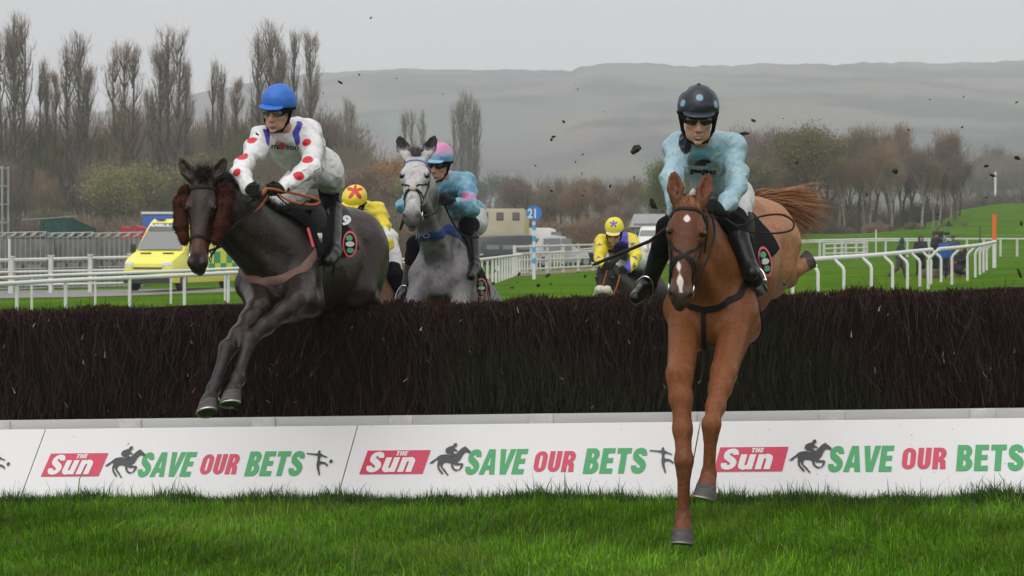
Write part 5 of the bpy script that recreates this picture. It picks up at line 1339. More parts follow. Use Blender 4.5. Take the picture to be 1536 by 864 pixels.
    def rein(s, side, pts, name='rein', m=None, r=.008, m2=None, split=.5):
        q = spline([s.bits[0 if side > 0 else 1]]+[np.array(p) for p in pts], 8)
        return MB().tube(q, r, n=6).build(name, m or M_leather, s.root, smooth=True)
    def cloth(s, name, m, x0, x1, drop, off=.016, nx=16, na=26, flare=.0, masks=None):
        """a cloth over the back, following the body; drop in degrees each side"""
        xs = np.linspace(x0, x1, nx); an = np.linspace(-drop, drop, na); X = []
        for a in an:
            for x in xs:
                xx = x-flare*abs(a)/drop*(.5-abs((x-x0)/(x1-x0)-.5)) ; X.append(s.T(xx, .42*math.sin(R(a)), -.36+.42*math.cos(R(a))))
        X = s.S.project(np.array(X), off); N = s.S.grad(X); X = X+N*(snoise(X, 14, 3)*.004)[:, None]; Y = X+N*.006
        k = len(X); idx = np.arange(k).reshape(na, nx); q = np.stack([idx[:-1, :-1], idx[:-1, 1:], idx[1:, 1:], idx[1:, :-1]], -1).reshape(-1, 4)
        ed = list(idx[0]) + list(idx[1:, -1]) + list(idx[-1, ::-1][1:]) + list(idx[::-1, 0][1:-1])
        sd = [(a, b, b+k, a+k) for a, b in zip(ed, ed[1:]+ed[:1])]
        return mesh_np(name, np.concatenate([X, Y]), np.concatenate([q[:, ::-1], q+k, np.array(sd)]), m, s.root, smooth=True)
    def saddle(s):
        T = s.T; B = s.B; m = MB()
        sd = Sdf()
        sd.ell(T(-.30, 0, .012), np.array((.20, .085, .035)), B, .03); sd.cone(T(-.14, 0, .02), T(-.10, 0, .045), .045, .03, .03); sd.cone(T(-.48, 0, .02), T(-.53, 0, .05), .06, .035, .03, ax=B[:, 0], fl=.6)
        for y in (1, -1): sd.ell(T(-.24, y*.135, -.07), np.array((.13, .03, .12)), B, .03)
        V, F = sd.mesh(.012); o = mesh_np('saddle', V, F, M_leather, s.root, smooth=True); s.sadS = sd
        straps(s.S, [([T(-.13, .5*math.sin(a), -.40+.5*math.cos(a)) for a in np.linspace(.5, 2*math.pi-.5, 22)], .07, {})], 'girth', M_leather, s.root)
        return o
def rect2d(w_, h_, nx=14, ny=5):
    xs = np.linspace(-w_/2, w_/2, nx); ys = np.linspace(-h_/2, h_/2, ny); V = [(x, y) for y in ys for x in xs]
    return V, [(j*nx+i, j*nx+i+1, (j+1)*nx+i+1, (j+1)*nx+i) for j in range(ny-1) for i in range(nx-1)]
def disc2d(rx, ry, a0=0, a1=2*math.pi, n=24, m=4, cx=0, cy=0):
    V = []; F = []
    for j in range(m+1):
        for i in range(n+1): a = a0+(a1-a0)*i/n; V.append((cx+rx*j/m*math.cos(a), cy+ry*j/m*math.sin(a)))
    for j in range(m):
        for i in range(n): a = j*(n+1)+i; F.append((a, a+n+1, a+n+2, a+1) if j else (a, a+n+1, a+n+2))
    return V, F
# ---- riders
M_skin = mask_mat('skin', (.55, .30, .22), [('m_lip', (.40, .13, .11)), ('m_stub', (.42, .25, .19))], .5, soft=.006, var=(14, (.48, .25, .18)))
M_skin.node_tree.nodes['Principled BSDF'].inputs['Subsurface Weight'].default_value = .08
M_lens = mat('goggle_lens', (.012, .012, .014), .10, spec=.6); M_lensc = mat('clear_goggle_lens', (.09, .075, .07), .10, spec=.7); M_blkf = mat('black_fabric', (.006, .006, .008), .85, spec=.08, noise=(30, .4)); M_boot = mat('riding_boot', (.006, .006, .007), .30, spec=.32, bump=(14, .3, .006))
M_glove = mat('black_glove', (.010, .010, .012), .7, spec=.2, bump=(120, .4, .003)); M_bre = mat('white_breeches', (.58, .58, .59), .6, noise=(4, .25), c2=(.50, .50, .51)); creases(M_bre, 5.5, .5, .014, width=.15, distort=.7); mud_specks(M_bre, 40, .68, (.12, .10, .08), .7)
class Rider:
    def __init__(s, label, head, hfwd, hup, J, base, scale=1.0, hs=1.0):
        s.J = {k: (np.array(v, float) if not isinstance(v, (list, tuple)) or not isinstance(v[0], (list, tuple, Vector, np.ndarray)) else [np.array(q, float) for q in v]) for k, v in J.items()}
        s.hc = np.array(head, float); s.HB = frame(np.array(hfwd, float), np.array(hup, float)); s.k = scale; s.hs = hs
        s.root = empty('person', base, label, 'jockey', 'horses and riders in the race')
        s.build()
    def H(s, x, y, z): return s.hc+s.hs*(s.HB@V3(x, y, z))
    def build(s):
        J = s.J; k = s.k; B = Sdf(); h = s.hs
        neck, pel = J['neck'], J['pelvis']; sh = J['shoulder']; lat = unit3(sh[0]-sh[1]); sp = unit3(neck-pel); fr = unit3(np.cross(lat, sp)); lat = unit3(np.cross(sp, fr))
        s.lat, s.sp, s.fr = lat, sp, fr
        TB = np.stack([fr, lat, sp], 1); s.TB = TB
        ch = neck*.72+pel*.28-sp*.02
        def torso(S, g=0., kk=.05):
            S.ell(neck*.70+pel*.30, np.array((.115+g, .165+g, .20+g))*k, TB, kk); S.ell(neck*.38+pel*.62, np.array((.10+g, .135+g, .17+g))*k, TB, kk)
            S.ell(pel+sp*.03, np.array((.115+g, .155+g, .13+g))*k, TB, kk)
            S.cone(sh[0], sh[1], (.058+g)*k, (.058+g)*k, .05)
            for i in (0, 1): S.cone(neck, sh[i], (.050+g)*k, (.055+g)*k, .05)
        def arm(S, i, g=0., end=1.):
            e, w_ = J['elbow'][i], J['wrist'][i]; w_ = e+(w_-e)*end
            S.chain([sh[i], sh[i]*.6+e*.4, e], [(.058+g)*k, (.052+g)*k, (.042+g)*k], .03); S.chain([e, e*.65+w_*.35, w_], [(.042+g)*k, (.041+g)*k, (.027+g*.8)*k], .02)
        def thigh(S, i, g=0.):
            S.chain([J['hip'][i], J['hip'][i]*.5+J['knee'][i]*.5, J['knee'][i]], [(.088+g)*k, (.074+g)*k, (.056+g)*k], .04)
        def shin(S, i, g=0., full=True):
            a, b, t = J['knee'][i], J['ankle'][i], J['toe'][i]; bk = unit3(np.cross(np.cross(b-a, t-b), b-a))*-1
            S.chain([a, a*.7+b*.3+bk*.018, b], [(.053+g)*k, (.054+g)*k, (.036+g)*k], .02)
            d = unit3(t-b); dn = unit3(b-a); S.chain([b, b+d*.05+dn*.035, t+dn*.02], [(.038+g)*k, (.037+g)*k, (.028+g)*k], .02); S.cone(b, b-d*.035+dn*.04, (.034+g)*k, (.030+g)*k, .02)
        s.fn = (torso, arm, thigh, shin)
        torso(B, -.018)
        for i in (0, 1): arm(B, i, -.014); thigh(B, i, -.018); shin(B, i, -.020)
        H = s.H; HB = s.HB
        def he(c, r, kk=.012, sub=False): B.ell(H(*c), np.array(r)*h, HB, kk, sub)
        B.cone(neck-sp*.01, H(-.015, 0, -.07), .056*h, .052*h, .03)
        he((-.015, 0, .03), (.092, .074, .088), .02); he((.030, 0, -.035), (.060, .060, .080), .02); he((.040, 0, -.088), (.045, .046, .030), .02); he((.078, 0, -.108), (.018, .020, .016), .014)
        for y in (1, -1):
            he((.058, y*.042, -.022), (.028, .022, .022), .015); he((-.005, y*.074, -.012), (.018, .010, .030), .008); he((.030, y*.045, -.075), (.030, .014, .026), .018)
            he((.090, y*.012, -.047), (.012, .010, .008), .006)
        B.cone(H(.086, 0, .005), H(.108, 0, -.040), .010*h, .013*h, .012)
        he((.093, 0, -.070), (.012, .026, .0065), .006); he((.091, 0, -.082), (.012, .022, .007), .006); he((.104, 0, -.076), (.012, .024, .0018), .004, True)
        he((.080, 0, -.093), (.012, .020, .006), .01, True)
        s.S = B
        V, F = B.mesh(.0085)
        hd = ((V-s.hc)@HB)/h; lip = np.sqrt(((hd[:, 0]-.098)/.5)**2+hd[:, 1]**2+((hd[:, 2]+.076)*2.0)**2)-.024
        stub = np.sqrt((hd[:, 0]-.05)**2*.5+hd[:, 1]**2+(hd[:, 2]+.11)**2)-.055
        s.body = mesh_np('body', V, F, M_skin, s.root, smooth=True, attrs={'m_lip': lip, 'm_stub': stub})
    def wear(s, name, S, m, h=.009, wr=.006, wf=16, seed=0, clip=None, masks=None, streak=None):
        ax = s.sp
        def disp(X):
            n1 = snoise(X, wf, seed); n2 = snoise(X, wf*2.3, seed+1)
            return wr*(1-2.4*np.abs(n1))+wr*.5*(1-2.2*np.abs(n2))
        V, F = S.mesh(h, disp=disp if wr else None, clip=clip)
        at = {k: f(V) for k, f in (masks or {}).items()}
        return mesh_np(name, V, F, m, s.root, smooth=True, attrs=at)
    def silks(s, m, masks=None, seed=1, wr=.007, g=.016, collar=True, cuffs=None, loose=0.):
        S = Sdf(); s.fn[0](S, g, .05)
        for i in (0, 1): s.fn[1](S, i, g+.004, .97)
        if loose: 
            J = s.J
            for i in (0, 1): S.cone(J['shoulder'][i]+s.sp*-.05, J['elbow'][i]-s.sp*.0+(J['elbow'][i]-J['shoulder'][i])*.0, .055+loose, .05+loose, .04)
        s.silkS = S; nk = s.J['neck']
        up = unit3(s.H(-.02, 0, -.07)-nk)
        o = s.wear('silks', S, m, wr=wr, seed=seed, masks=masks)
        c = Sdf(); c.cone(nk-up*.01, nk+up*.045, .066, .060, .02); s.collarS = c
        s.wear('collar', c, m if collar is True else collar, wr=0, h=.007, masks=masks)
        return o
    def breeches(s, m, endf=.8, seed=5, g=.014):
        S = Sdf(); J = s.J; S.ell(J['pelvis']+s.sp*.02, np.array((.130, .170, .145))*s.k, s.TB, .05)
        for i in (0, 1):
            a, b = J['hip'][i], J['knee'][i]; b = a+(b-a)*endf
            S.chain([a, a*.5+b*.5, b], [(.092+g)*s.k, (.078+g)*s.k, (.062+g)*s.k], .05)
        s.breS = S; return s.wear('breeches', S, m, wr=.006, wf=18, seed=seed)
    def boots(s, mtop=None, seed=8):
        for i in (0, 1):
            a, b, t = s.J['knee'][i], s.J['ankle'][i], s.J['toe'][i]; S = Sdf(); s.fn[3](S, i, .010)
            low = a*.72+b*.28; n_ = unit3(b-a)
            if mtop:
                q = Sdf(); hp = s.J['hip'][i]; q.chain([a*.75+hp*.25, a, a*.68+b*.32], [.078*s.k, .070*s.k, .064*s.k], .03); s.wear('knee_wear', q, mtop, wr=.004, seed=seed+i, h=.009)
            s.wear('boot', S, M_boot, wr=.0022, wf=13, seed=seed+3+i, h=.008, clip=lambda X: -((X-low)@n_))
            # stirrup
            d = unit3(t-b); up = -unit3(b-a); sd = np.cross(d, up); c = b+d*.085*s.k+n_*.045*s.k
            pts = [c+n_*.012-sd*.055, c+up*.05-sd*.055, c+up*.11-sd*.03, c+up*.125, c+up*.11+sd*.03, c+up*.05+sd*.055, c+n_*.012+sd*.055]
            MB().tube(spline(pts, 4), .005, n=6).box(c+n_*.014, (.05, .11, .008), M=Matrix(np.stack([d, sd, up], 1).tolist())).build('stirrup', M_metal, s.root, smooth=True)
    def helmet(s, m, masks=None, peakm=None, gogm=None, pom=None, under=None, goggle_up=0.):
        H = s.H; h = s.hs; S = Sdf()
        S.ell(H(-.012, 0, .052), np.array((.122, .103, .108))*h, s.HB, .02); S.ell(H(-.03, 0, .01), np.array((.098, .092, .07))*h, s.HB, .03)
        lo = H(.0, 0, .030); n_ = s.HB@unit3(V3(-.06, 0, 1.))
        o = s.wear('helmet', S, m, wr=.0015, wf=30, h=.0065, seed=3, clip=lambda X: -((X-lo)@n_), masks=masks)
        U = Sdf(); U.ell(H(-.012, 0, .045), np.array((.112, .096, .10))*h, s.HB, .02); U.ell(H(-.03, 0, .0), np.array((.090, .088, .075))*h, s.HB, .03)
        lo2 = H(.03, 0, .010); n2 = s.HB@unit3(V3(.65, 0, 1.)); lo3 = H(-.03, 0, -.05)
        s.wear('helmet_lining', U, under or M_blkf, wr=0, h=.0075, clip=lambda X: np.maximum(-((X-lo2)@n2), -((X-lo3)@s.HB[:, 2])))
        K = Sdf(); K.ell(H(.098, 0, .040), np.array((.052, .078, .010))*h, s.HB@frame(V3(1, 0, -.22), V3(0, 0, 1)), .01)
        s.wear('peak', K, peakm or m, wr=0, h=.005, masks=masks)
        if pom: 
            Q = Sdf(); Q.ell(H(-.012, 0, .161), np.array((.011, .011, .007))*h, s.HB, .01); s.wear('button', Q, pom, wr=0, h=.004, masks=masks)
        # goggles
        G = Sdf(); g = goggle_up; gb = Sdf()
        for y in (1, -1):
            fr_ = s.HB@frame(V3(1, y*.38, 0), V3(0, 0, 1))
            G.ell(H(.083, y*.033, .003+g), np.array((.022, .032, .023))*h, fr_, .008); gb.ell(H(.074, y*.035, .003+g), np.array((.023, .038, .029))*h, fr_, .010)
            gb.chain([H(.060, y*.066, .006+g), H(.020, y*.085, .012+g), H(-.03, y*.097, .020+g)], [.012*h, .009*h, .008*h], .006)
        s.wear('goggles', G, gogm or M_lens, wr=0, h=.004); s.wear('goggle_frame', gb, M_blkf, wr=0, h=.0045)
        C = Sdf()
        for y in (1, -1): C.chain([H(.0, y*.086, .015), H(.02, y*.074, -.06), H(.045, y*.045, -.112), H(.055, 0, -.124)], [.013*h, .009*h, .006*h, .006*h], .006)
        s.wear('chin_strap', C, M_blkf, wr=0, h=.0045)
    def hand(s, i, fdir, up, m=None, cuff=None, parent=None):
        """closed gloved fist: fdir along the knuckles away from the wrist, up the thumb side"""
        w_ = s.J['wrist'][i]; B = frame(np.array(fdir, float), np.array(up, float)); k = s.k
        y = 1 if i == 0 else -1                        # palm faces inwards
        def Q(a, b, c): return w_+k*(B@V3(a, b*y, c))
        S = Sdf(); S.cone(w_-B[:, 0]*.02, Q(.01, 0, 0), .031*k, .030*k, .02); S.ell(Q(.055, 0, 0), np.array((.046, .020, .041))*k, B, .02)
        for j, z in enumerate((.031, .011, -.010, -.029)):
            L = (.040, .044, .041, .032)[j]
            a = Q(.088, .006, z); b = Q(.100, -.028, z*.97); c = Q(.074, -.050, z*.94); d = Q(.052, -.034, z*.92)
            S.chain([a, b], [.0115*k, .0105*k], .006); S.chain([b, c], [.0105*k, .0095*k], .003); S.chain([c, d], [.0095*k, .008*k], .003)
        S.chain([Q(.025, -.012, .030), Q(.058, -.030, .044), Q(.085, -.040, .030)], [.014*k, .0115*k, .009*k], .006)
        o = s.wear('glove', S, m or M_glove, wr=.0, h=.0048)
        return Q(.075, -.03, 0)
def ring_obj(c, n_, r, rr, name, m, parent):
    n_ = unit3(n_); u = unit3(np.cross(n_, V3(.3, .2, .9))); v = np.cross(n_, u)
    return MB().tube([c+(u*math.cos(a)+v*math.sin(a))*r for a in np.linspace(0, 2*math.pi, 22)], rr, n=6, cap=False).build(name, m, parent, smooth=True)
# ================================================================ chestnut horse, landing
# key points read off the photograph, each with its own distance
A = np.array
def PA(px, py, D): return A(P(px, py, D))
c_W = PA(1078, 340, 12.35)
c = Horse('horse', 'chestnut horse with a white star landing on the grass at the right', c_W, (-.295, -.93, -.20), (0, -.2, 1), PA(1034, 298, 11.78), PA(1020, 447, 11.42)-PA(1034, 298, 11.78), (-.06, -1, .35),
          fl=[(PA(1085, 560, 11.86), PA(1067, 637, 11.62), PA(1063, 712, 11.66), PA(1058, 738, 11.60), (-.05, -1, .1)),
              (PA(1020, 560, 11.80), PA(1026, 690, 11.68), PA(1025, 776, 11.70), PA(1024, 806, 11.62), (0, -1, .1))],
          hl=[(PA(1160, 400, 13.25), PA(1184, 420, 13.75), PA(1196, 404, 13.70), PA(1210, 392, 13.76), (0, 1, .3)),
              (PA(1120, 420, 13.25), PA(1145, 432, 13.80), PA(1140, 415, 13.45), PA(1138, 410, 13.35), (.3, -.8, .2))],
          scale=.97, hs=1.06, ears=((-.92, .30, .16), (-.92, .30, -.20)), base=(1.1, 12.2, gzs(1.1, 12.2)))
def col_chest(h, V, loc, hd):
    C = np.tile(A([.185, .064, .023]), (len(V), 1))
    n = snoise(V, 3.5, 4)[:, None]*.5+snoise(V, 9, 5)[:, None]*.25
    C = C*(1+.34*n)
    # darker lower legs and face, paler flank with top light put into the coat colour
    low = np.clip((.95-V[:, 2])/.5, 0, 1)[:, None]*(V[:, 1] < 12.3)[:, None]; C = C*(1-low)+C*A([.70, .72, .95])*low
    hx = (hd[:, 0] > -.05) & (np.abs(hd[:, 1]) < .2) & (hd[:, 2] > -.3) & (hd[:, 0] < .75)
    fm = hx*np.clip((hd[:, 2]+.22)/.12, 0, 1); fm = fm[:, None]; C = C*(1-fm*A([.45, .42, .30]))
    mz = (hx*np.clip((hd[:, 0]-.50)/.07, 0, 1))[:, None]; C = C*(1-mz*.75)+A([.045, .035, .033])*mz*.75
    ear = (np.clip((-.03-hd[:, 0])/.05, 0, 1)*(np.abs(hd[:, 1]) < .16)*(hd[:, 2] > -.06))[:, None]; C = C*(1-.45*ear)
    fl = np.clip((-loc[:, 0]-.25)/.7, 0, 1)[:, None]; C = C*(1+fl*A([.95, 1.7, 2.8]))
    return C
c.build_body(coat_mat('chestnut_coat', [('m_star', (.62, .56, .52))], rough=.42), col_chest, masks={
    'm_star': lambda V, loc, hd: np.minimum(np.minimum(np.abs(hd[:, 1]+.002)*1.0+np.maximum(0, np.abs(hd[:, 0]-.15)-.012)*.6-.017+np.maximum(0, hd[:, 0]-.15)*.45,
        np.maximum(np.abs(hd[:, 1]+.018-(hd[:, 0]-.45)*.16)-.001-(hd[:, 0]-.38)*.07+.006*np.sin(hd[:, 0]*70), np.abs(hd[:, 0]-.475)-.095)) + np.where((hd[:, 2] > -.06), 0, .05), 9)})
br = c.bridle(M_leather, cross=True, nose=.37)
# head collar of hair: forelock, mane, tail
H, T = c.H, c.T
ML = 'mane'
n = 500; r_ = A([H(-.005+RNG.uniform(-.025, .025), RNG.normal(0, .020), -.01) for _ in range(n)])
hair('forelock', r_, np.tile(c.HB@V3(.5, .2, .7), (n, 1)), np.full(n, .06), .0014, M_hairch, c.root, droop=2.2, jit=.3)
n = 2200; f = RNG.uniform(0, 1, n)[:, None]; a = H(.0, 0, -.08); b = T(-.05, 0, .01); r_ = a*(1-f)+b*f+RNG.normal(0, .010, (n, 3)); r_ = c.S.project(r_, 0.)
hair('mane', r_, np.tile(A([-.7, .2, .35]), (n, 1)), np.full(n, .11), .0018, M_hairch, c.root, droop=2.6, jit=.2)
n = 3000; dk = c.S.project(T(-1.22, 0, -.10)[None])[0]; r_ = dk+RNG.normal(0, .020, (n, 3)); tl = PA(1240, 308, 14.1)-dk
t_ = RNG.random(n)[:, None]; dirs = unit3(tl)*1.0+A([.1, 0, .20])*(1-t_)+A([.0, 0, -.55])*t_**2; ln = np.where(t_[:, 0] < .6, .66, .50)
hair('tail', r_, dirs, ln, .0019, M_hairch, c.root, droop=.45, n=8, jit=.075, curl=.035)
# tack
c.saddle()
clo = c.cloth('number_cloth', M_blkf, -.62, .12, 68, flare=.05)
straps(c.S, [([T(.10, .24, -.22), T(.28, .20, -.33), T(.38, .09, -.40), T(.40, 0, -.42), T(.38, -.09, -.40), T(.28, -.20, -.33), T(.10, -.24, -.22)], .040, {}),
             ([T(.10, .24, -.22), T(-.10, .27, -.12)], .03, {}), ([T(.10, -.24, -.22), T(-.10, -.27, -.12)], .03, {}), ([T(.42, 0, -.44), T(.34, 0, -.62), T(.2, 0, -.74)], .028, {})], 'breastplate', M_leather, c.root)
# rider in light blue
M_lb = mask_mat('light_blue_silk', (.26, .42, .50), [('m_dark', (.012, .020, .045)), ('m_yoke', (.16, .42, .60))], .34, soft=.003, var=(5, (.31, .46, .53))); creases(M_lb, 5.2, .45, .016, width=.15, distort=.7); mud_specks(M_lb, 45, .70, (.10, .12, .12), .6)
def out_of(S, px, py, dd):
    h_ = hit(S, px, py, hi=30)
    if h_ is not None: return PA(px, py, h_[1]-dd)
    Ds = np.linspace(10, 28, 700); X = np.array([PA(px, py, q) for q in Ds]); return X[int(np.argmin(S.ev(X)))]
PS = {'neck': PA(1052, 212, 12.30), 'pelvis': PA(1083, 292, 12.95), 'shoulder': [PA(1098, 224, 12.38), PA(1016, 220, 12.30)],
      'elbow': [PA(1108, 280, 12.22), PA(1008, 268, 12.08)], 'wrist': [PA(1083, 318, 11.98), PA(1012, 318, 11.95)],
      'hip': [PA(1105, 302, 12.92), PA(1062, 300, 12.88)], 'knee': [out_of(c.S, 1100, 338, .10), PA(1002, 345, 12.22)],
      'ankle': [out_of(c.S, 1126, 405, .09), PA(973, 425, 12.45)], 'toe': [out_of(c.S, 1140, 430, .16), PA(955, 443, 12.25)]}
j = Rider('jockey in light blue silks and a navy spotted helmet', PA(1047, 176, 12.10), (-.05, -1, -.28), (0, -.3, 1), PS, tuple(c_W), hs=1.16)
j1 = j
sil = {}
def m_dark1(V):
    S = j.silkS if hasattr(j, 'silkS') else None
    a = PA(1028, 214, 12.2); b = PA(1096, 190, 12.4)
    return np.minimum(np.sqrt(((V-a)[:, 0]/.6)**2+((V-a)[:, 2]/1.1)**2+((V-a)[:, 1]*.3)**2)-.062, np.linalg.norm(V-b, axis=1)-.050)
j.silks(M_lb, masks={'m_dark': m_dark1, 'm_yoke': lambda V: np.maximum(np.abs(V[:, 0]-PA(1052, 220, 12.2)[0])-.035, np.abs(V[:, 2]-PA(0, 225, 12.2)[2])-.06)}, seed=11, wr=.010, g=.014)
j.breeches(M_bre, .72); j.boots(M_blkf)
sp_ = [(.075, .040, .095), (.075, -.045, .095), (.02, .095, .075), (.02, -.095, .08), (.0, .0, .155), (.10, 0, .10), (-.05, .06, .13), (-.05, -.07, .13)]
sp_ = [(.088, .002, .118), (.055, .082, .078), (.055, -.080, .082), (-.02, .060, .135), (-.02, -.065, .135)]
M_h1 = mask_mat('navy_spotted_cover', (.012, .014, .026), [('m_spot', (.17, .34, .44))], .35, soft=.002)
j.helmet(M_h1, masks={'m_spot': lambda V: np.min([np.linalg.norm(V-j.H(*q), axis=1)-.021 for q in sp_], 0)}, pom=M_h1)
hL = j.hand(0, (-.5, -.5, .25), (-.2, -.35, .9)); hR = j.hand(1, (.35, -.6, -.1), (.1, -.5, .85))
# chest lettering
ST = M_blkf
v = text2d('geegeez', -18, -3, 7.5, sx=1.15, off=.03); 
decal(j.silkS, [rect2d(54, 11)], 1, 1056, 255, -3, 'chest_band', mat('pale_band', (.62, .68, .70), .5), j.root, off=.010)
decal(j.silkS, [disc2d(14, 10, 0, math.pi)], 1, 1056, 249, -3, 'chest_emblem', mat('navy_print', (.012, .02, .04), .5), j.root, off=.010)
decal(j.silkS, [v], 1, 1053, 257, -3, 'chest_lettering', M_blkf, j.root, off=.016)
# reins and whip
c.rein(1, [PA(1062, 385, 11.62), PA(1072, 350, 11.8), hL], name='rein'); c.rein(-1, [PA(1006, 390, 11.6), PA(1006, 350, 11.8), hR], name='rein')
MB().tube(spline([hL, PA(1110, 343, 12.0), PA(1150, 350, 12.1), PA(1185, 346, 12.2), PA(1190, 333, 12.25), PA(1172, 322, 12.25), PA(1140, 325, 12.2), PA(1105, 338, 12.05), hL+A([.01, 0, .01])], 8), .006, n=6).build('loose_rein', M_leather, c.root, smooth=True)
w0 = PA(1002, 350, 11.95); w1 = PA(893, 396, 12.0)
MB().tube([hR, w0*.75+w1*.25, w0*.4+w1*.6, w1, w1+unit3(w1-w0)*.02], [.007, .010, .010, .009, .005], n=8).build('whip', M_leather, j.root, smooth=True)
straps(c.S, [([T(-.20, y*.30, -.05), T(-.18, y*.36, -.40)], .025, {}) for y in (1, -1)], 'stirrup_leather', M_leather, c.root)

def emblem(h, px, py, rx, ry, rot=0, base=.030):
    decal(h.S, [disc2d(rx, ry)], 1, px, py, rot, 'emblem_ring', M_er, h.root, off=base)
    decal(h.S, [disc2d(rx*.80, ry*.84)], 1, px, py, rot, 'emblem_ground', M_blkf, h.root, off=base+.003)
    decal(h.S, [disc2d(rx*.45, ry*.22, cx=-rx*.1, cy=ry*.45)], 1, px, py, rot, 'emblem_print', M_e2, h.root, off=base+.006)
    decal(h.S, [disc2d(rx*.50, ry*.20, cx=rx*.05, cy=-ry*.48)], 1, px, py, rot, 'emblem_print', M_e2, h.root, off=base+.006)
    decal(h.S, [disc2d(rx*.60, ry*.20, cx=0, cy=0)], 1, px, py, rot, 'emblem_print', M_wht, h.root, off=base+.006)
M_er = mat('emblem_red', (.60, .05, .07), .5); M_e2 = mat('emblem_green', (.02, .25, .09), .5)
emblem(c, 1148, 392, 10, 23, 12)
# ================================================================ dark horse in mid jump and its rider in white
def TTf(W, F, up, k=1.):
    B = frame(A(F, dtype=float), A(up, dtype=float)); W = A(W, dtype=float); return lambda x, y, z: W+k*(B@V3(x, y, z))
d_W = PA(429, 320, 14.4); d_F = (-.30, -.935, -.07); t2 = TTf(d_W, d_F, (0, -.05, 1))
d = Horse('horse', 'dark brown horse with brown fleece cheekpieces jumping off the fence at the left', d_W, d_F, (0, -.05, 1), PA(304, 266, 13.72), PA(293, 404, 13.50)-PA(304, 266, 13.72), (-.08, -1, .15),
          fl=[(PA(445, 452, 13.80), PA(374, 509, 13.45), PA(357, 568, 13.25), PA(346, 598, 13.16), (-.75, -.6, -.1)),
              (PA(388, 462, 13.78), PA(341, 523, 13.38), PA(320, 583, 13.22), PA(311, 611, 13.12), (-.75, -.6, -.1))],
          hl=[(PA(538, 436, 15.15), PA(566, 472, 15.75), PA(560, 530, 15.68), PA(556, 560, 15.64), (-.5, -.8, 0)),
              (PA(505, 440, 15.2), PA(520, 490, 15.95), PA(515, 540, 15.8), PA(512, 565, 15.75), (-.5, -.8, 0))],
          scale=1.0, hs=1.02, ears=((-.85, .25, .50), (-.85, .25, -.55)), base=(-1.5, 14.2, gzs(-1.5, 14.2)))
def col_dark(h, V, loc, hd):
    C = np.tile(A([.0165, .0105, .0082]), (len(V), 1)); n = snoise(V, 4, 14)[:, None]
    C = C*(1+.25*n)+A([.010, .003, .001])*np.clip(snoise(V, 2.2, 15), 0, 1)[:, None]
    low = np.clip((1.20-V[:, 2])/.2, 0, 1)[:, None]*(V[:, 1] < 14.2)[:, None]; C = C*(1-low)+A([.017, .0145, .0145])*low*(1+.15*n)
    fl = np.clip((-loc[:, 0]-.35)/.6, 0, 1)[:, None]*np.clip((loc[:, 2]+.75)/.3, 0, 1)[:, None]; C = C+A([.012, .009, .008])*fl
    hx = (hd[:, 0] > -.05) & (np.abs(hd[:, 1]) < .12) & (hd[:, 2] > -.3) & (hd[:, 0] < .75)
    nb = (hx*np.exp(-((hd[:, 0]-.44)/.07)**2))[:, None]; C = C+A([.065, .020, .010])*nb
    mz = (hx*np.clip((hd[:, 0]-.50)/.06, 0, 1))[:, None]; C = C*(1-mz)+A([.016, .012, .012])*mz
    return C
d.build_body(coat_mat('dark_brown_coat', [], rough=.36, spec=.28), col_dark)
d.bridle(M_leather, nose=.40)
def fuzz(name, S, pts_n, L, m, parent, seed=0, wid=.0022, jit=.5):
    V, F = S.mesh(.02); k = RNG.integers(0, len(V), pts_n); r_ = V[k]+RNG.normal(0, .006, (pts_n, 3)); r_ = S.project(r_, -.004, 3)
    return hair(name, r_, S.grad(r_), np.full(pts_n, L), wid, m, parent, droop=.4, n=2, jit=jit)
for y in (1, -1):
    S = Sdf(); S.chain([d.H(.05, y*.125, -.075), d.H(.16, y*.142, -.06), d.H(.30, y*.128, -.060), d.H(.40, y*.100, -.065)], [.030, .043, .042, .030], .03)
    V, F = S.mesh(.007, disp=lambda X: .006*snoise(X, 60, 3)); o = mesh_np('fleece_cheekpiece', V, F, M_fleece, d.root, smooth=True)
    fz = fuzz('fleece_pile', S, 2600, .018, M_fleece, o)
H, T = d.H, d.T
n = 700; r_ = A([H(-.01+RNG.uniform(-.03, .03), RNG.normal(0, .022), -.01) for _ in range(n)])
hair('forelock', r_, np.tile(d.HB@V3(-.6, .1, .6), (n, 1)), np.full(n, .10), .0014, M_hairdk, d.root, droop=1.6, jit=.38)
n = 2600; f = RNG.uniform(0, 1, n)[:, None]; a = H(.0, 0, -.08); b = T(-.02, 0, .0); r_ = d.S.project(a*(1-f)+b*f+RNG.normal(0, .010, (n, 3)), 0.)
hair('mane', r_, np.tile(A([.15, .1, .85]), (n, 1)), np.full(n, .085), .0020, M_hairdk, d.root, droop=1.0, jit=.35)
n = 1800; dk = d.S.project(T(-1.24, 0, -.12)[None])[0]; r_ = dk+RNG.normal(0, .02, (n, 3))
hair('tail', r_, np.tile(A([.10, .9, -.1]), (n, 1)), np.full(n, .55), .003, M_hairdk, d.root, droop=.9, n=7, jit=.10)
d.saddle(); d.cloth('number_cloth', M_blkf, -.66, .10, 76, flare=.04)
straps(d.S, [([T(-.10, .27, -.13), T(.08, .25, -.26), T(.24, .22, -.36), T(.38, .10, -.42), T(.41, 0, -.43), T(.38, -.10, -.42), T(.24, -.22, -.36), T(.08, -.25, -.26), T(-.10, -.27, -.13)], .060, {})], 'breastgirth', M_brleather, d.root)
MB().box(Vector(d.S.project(T(-.06, .27, -.15)[None], .02)[0]), (.05, .02, .07), .9).build('buckle', M_metal, d.root, bevel=.004)
emblem(d, 525, 366, 11, 20, 0)
decal(d.S, [text2d('9', -4.5, -7, 14, sx=1.25, off=.05)], 1, 518, 330, -20, 'number', M_rail, d.root, off=.034)
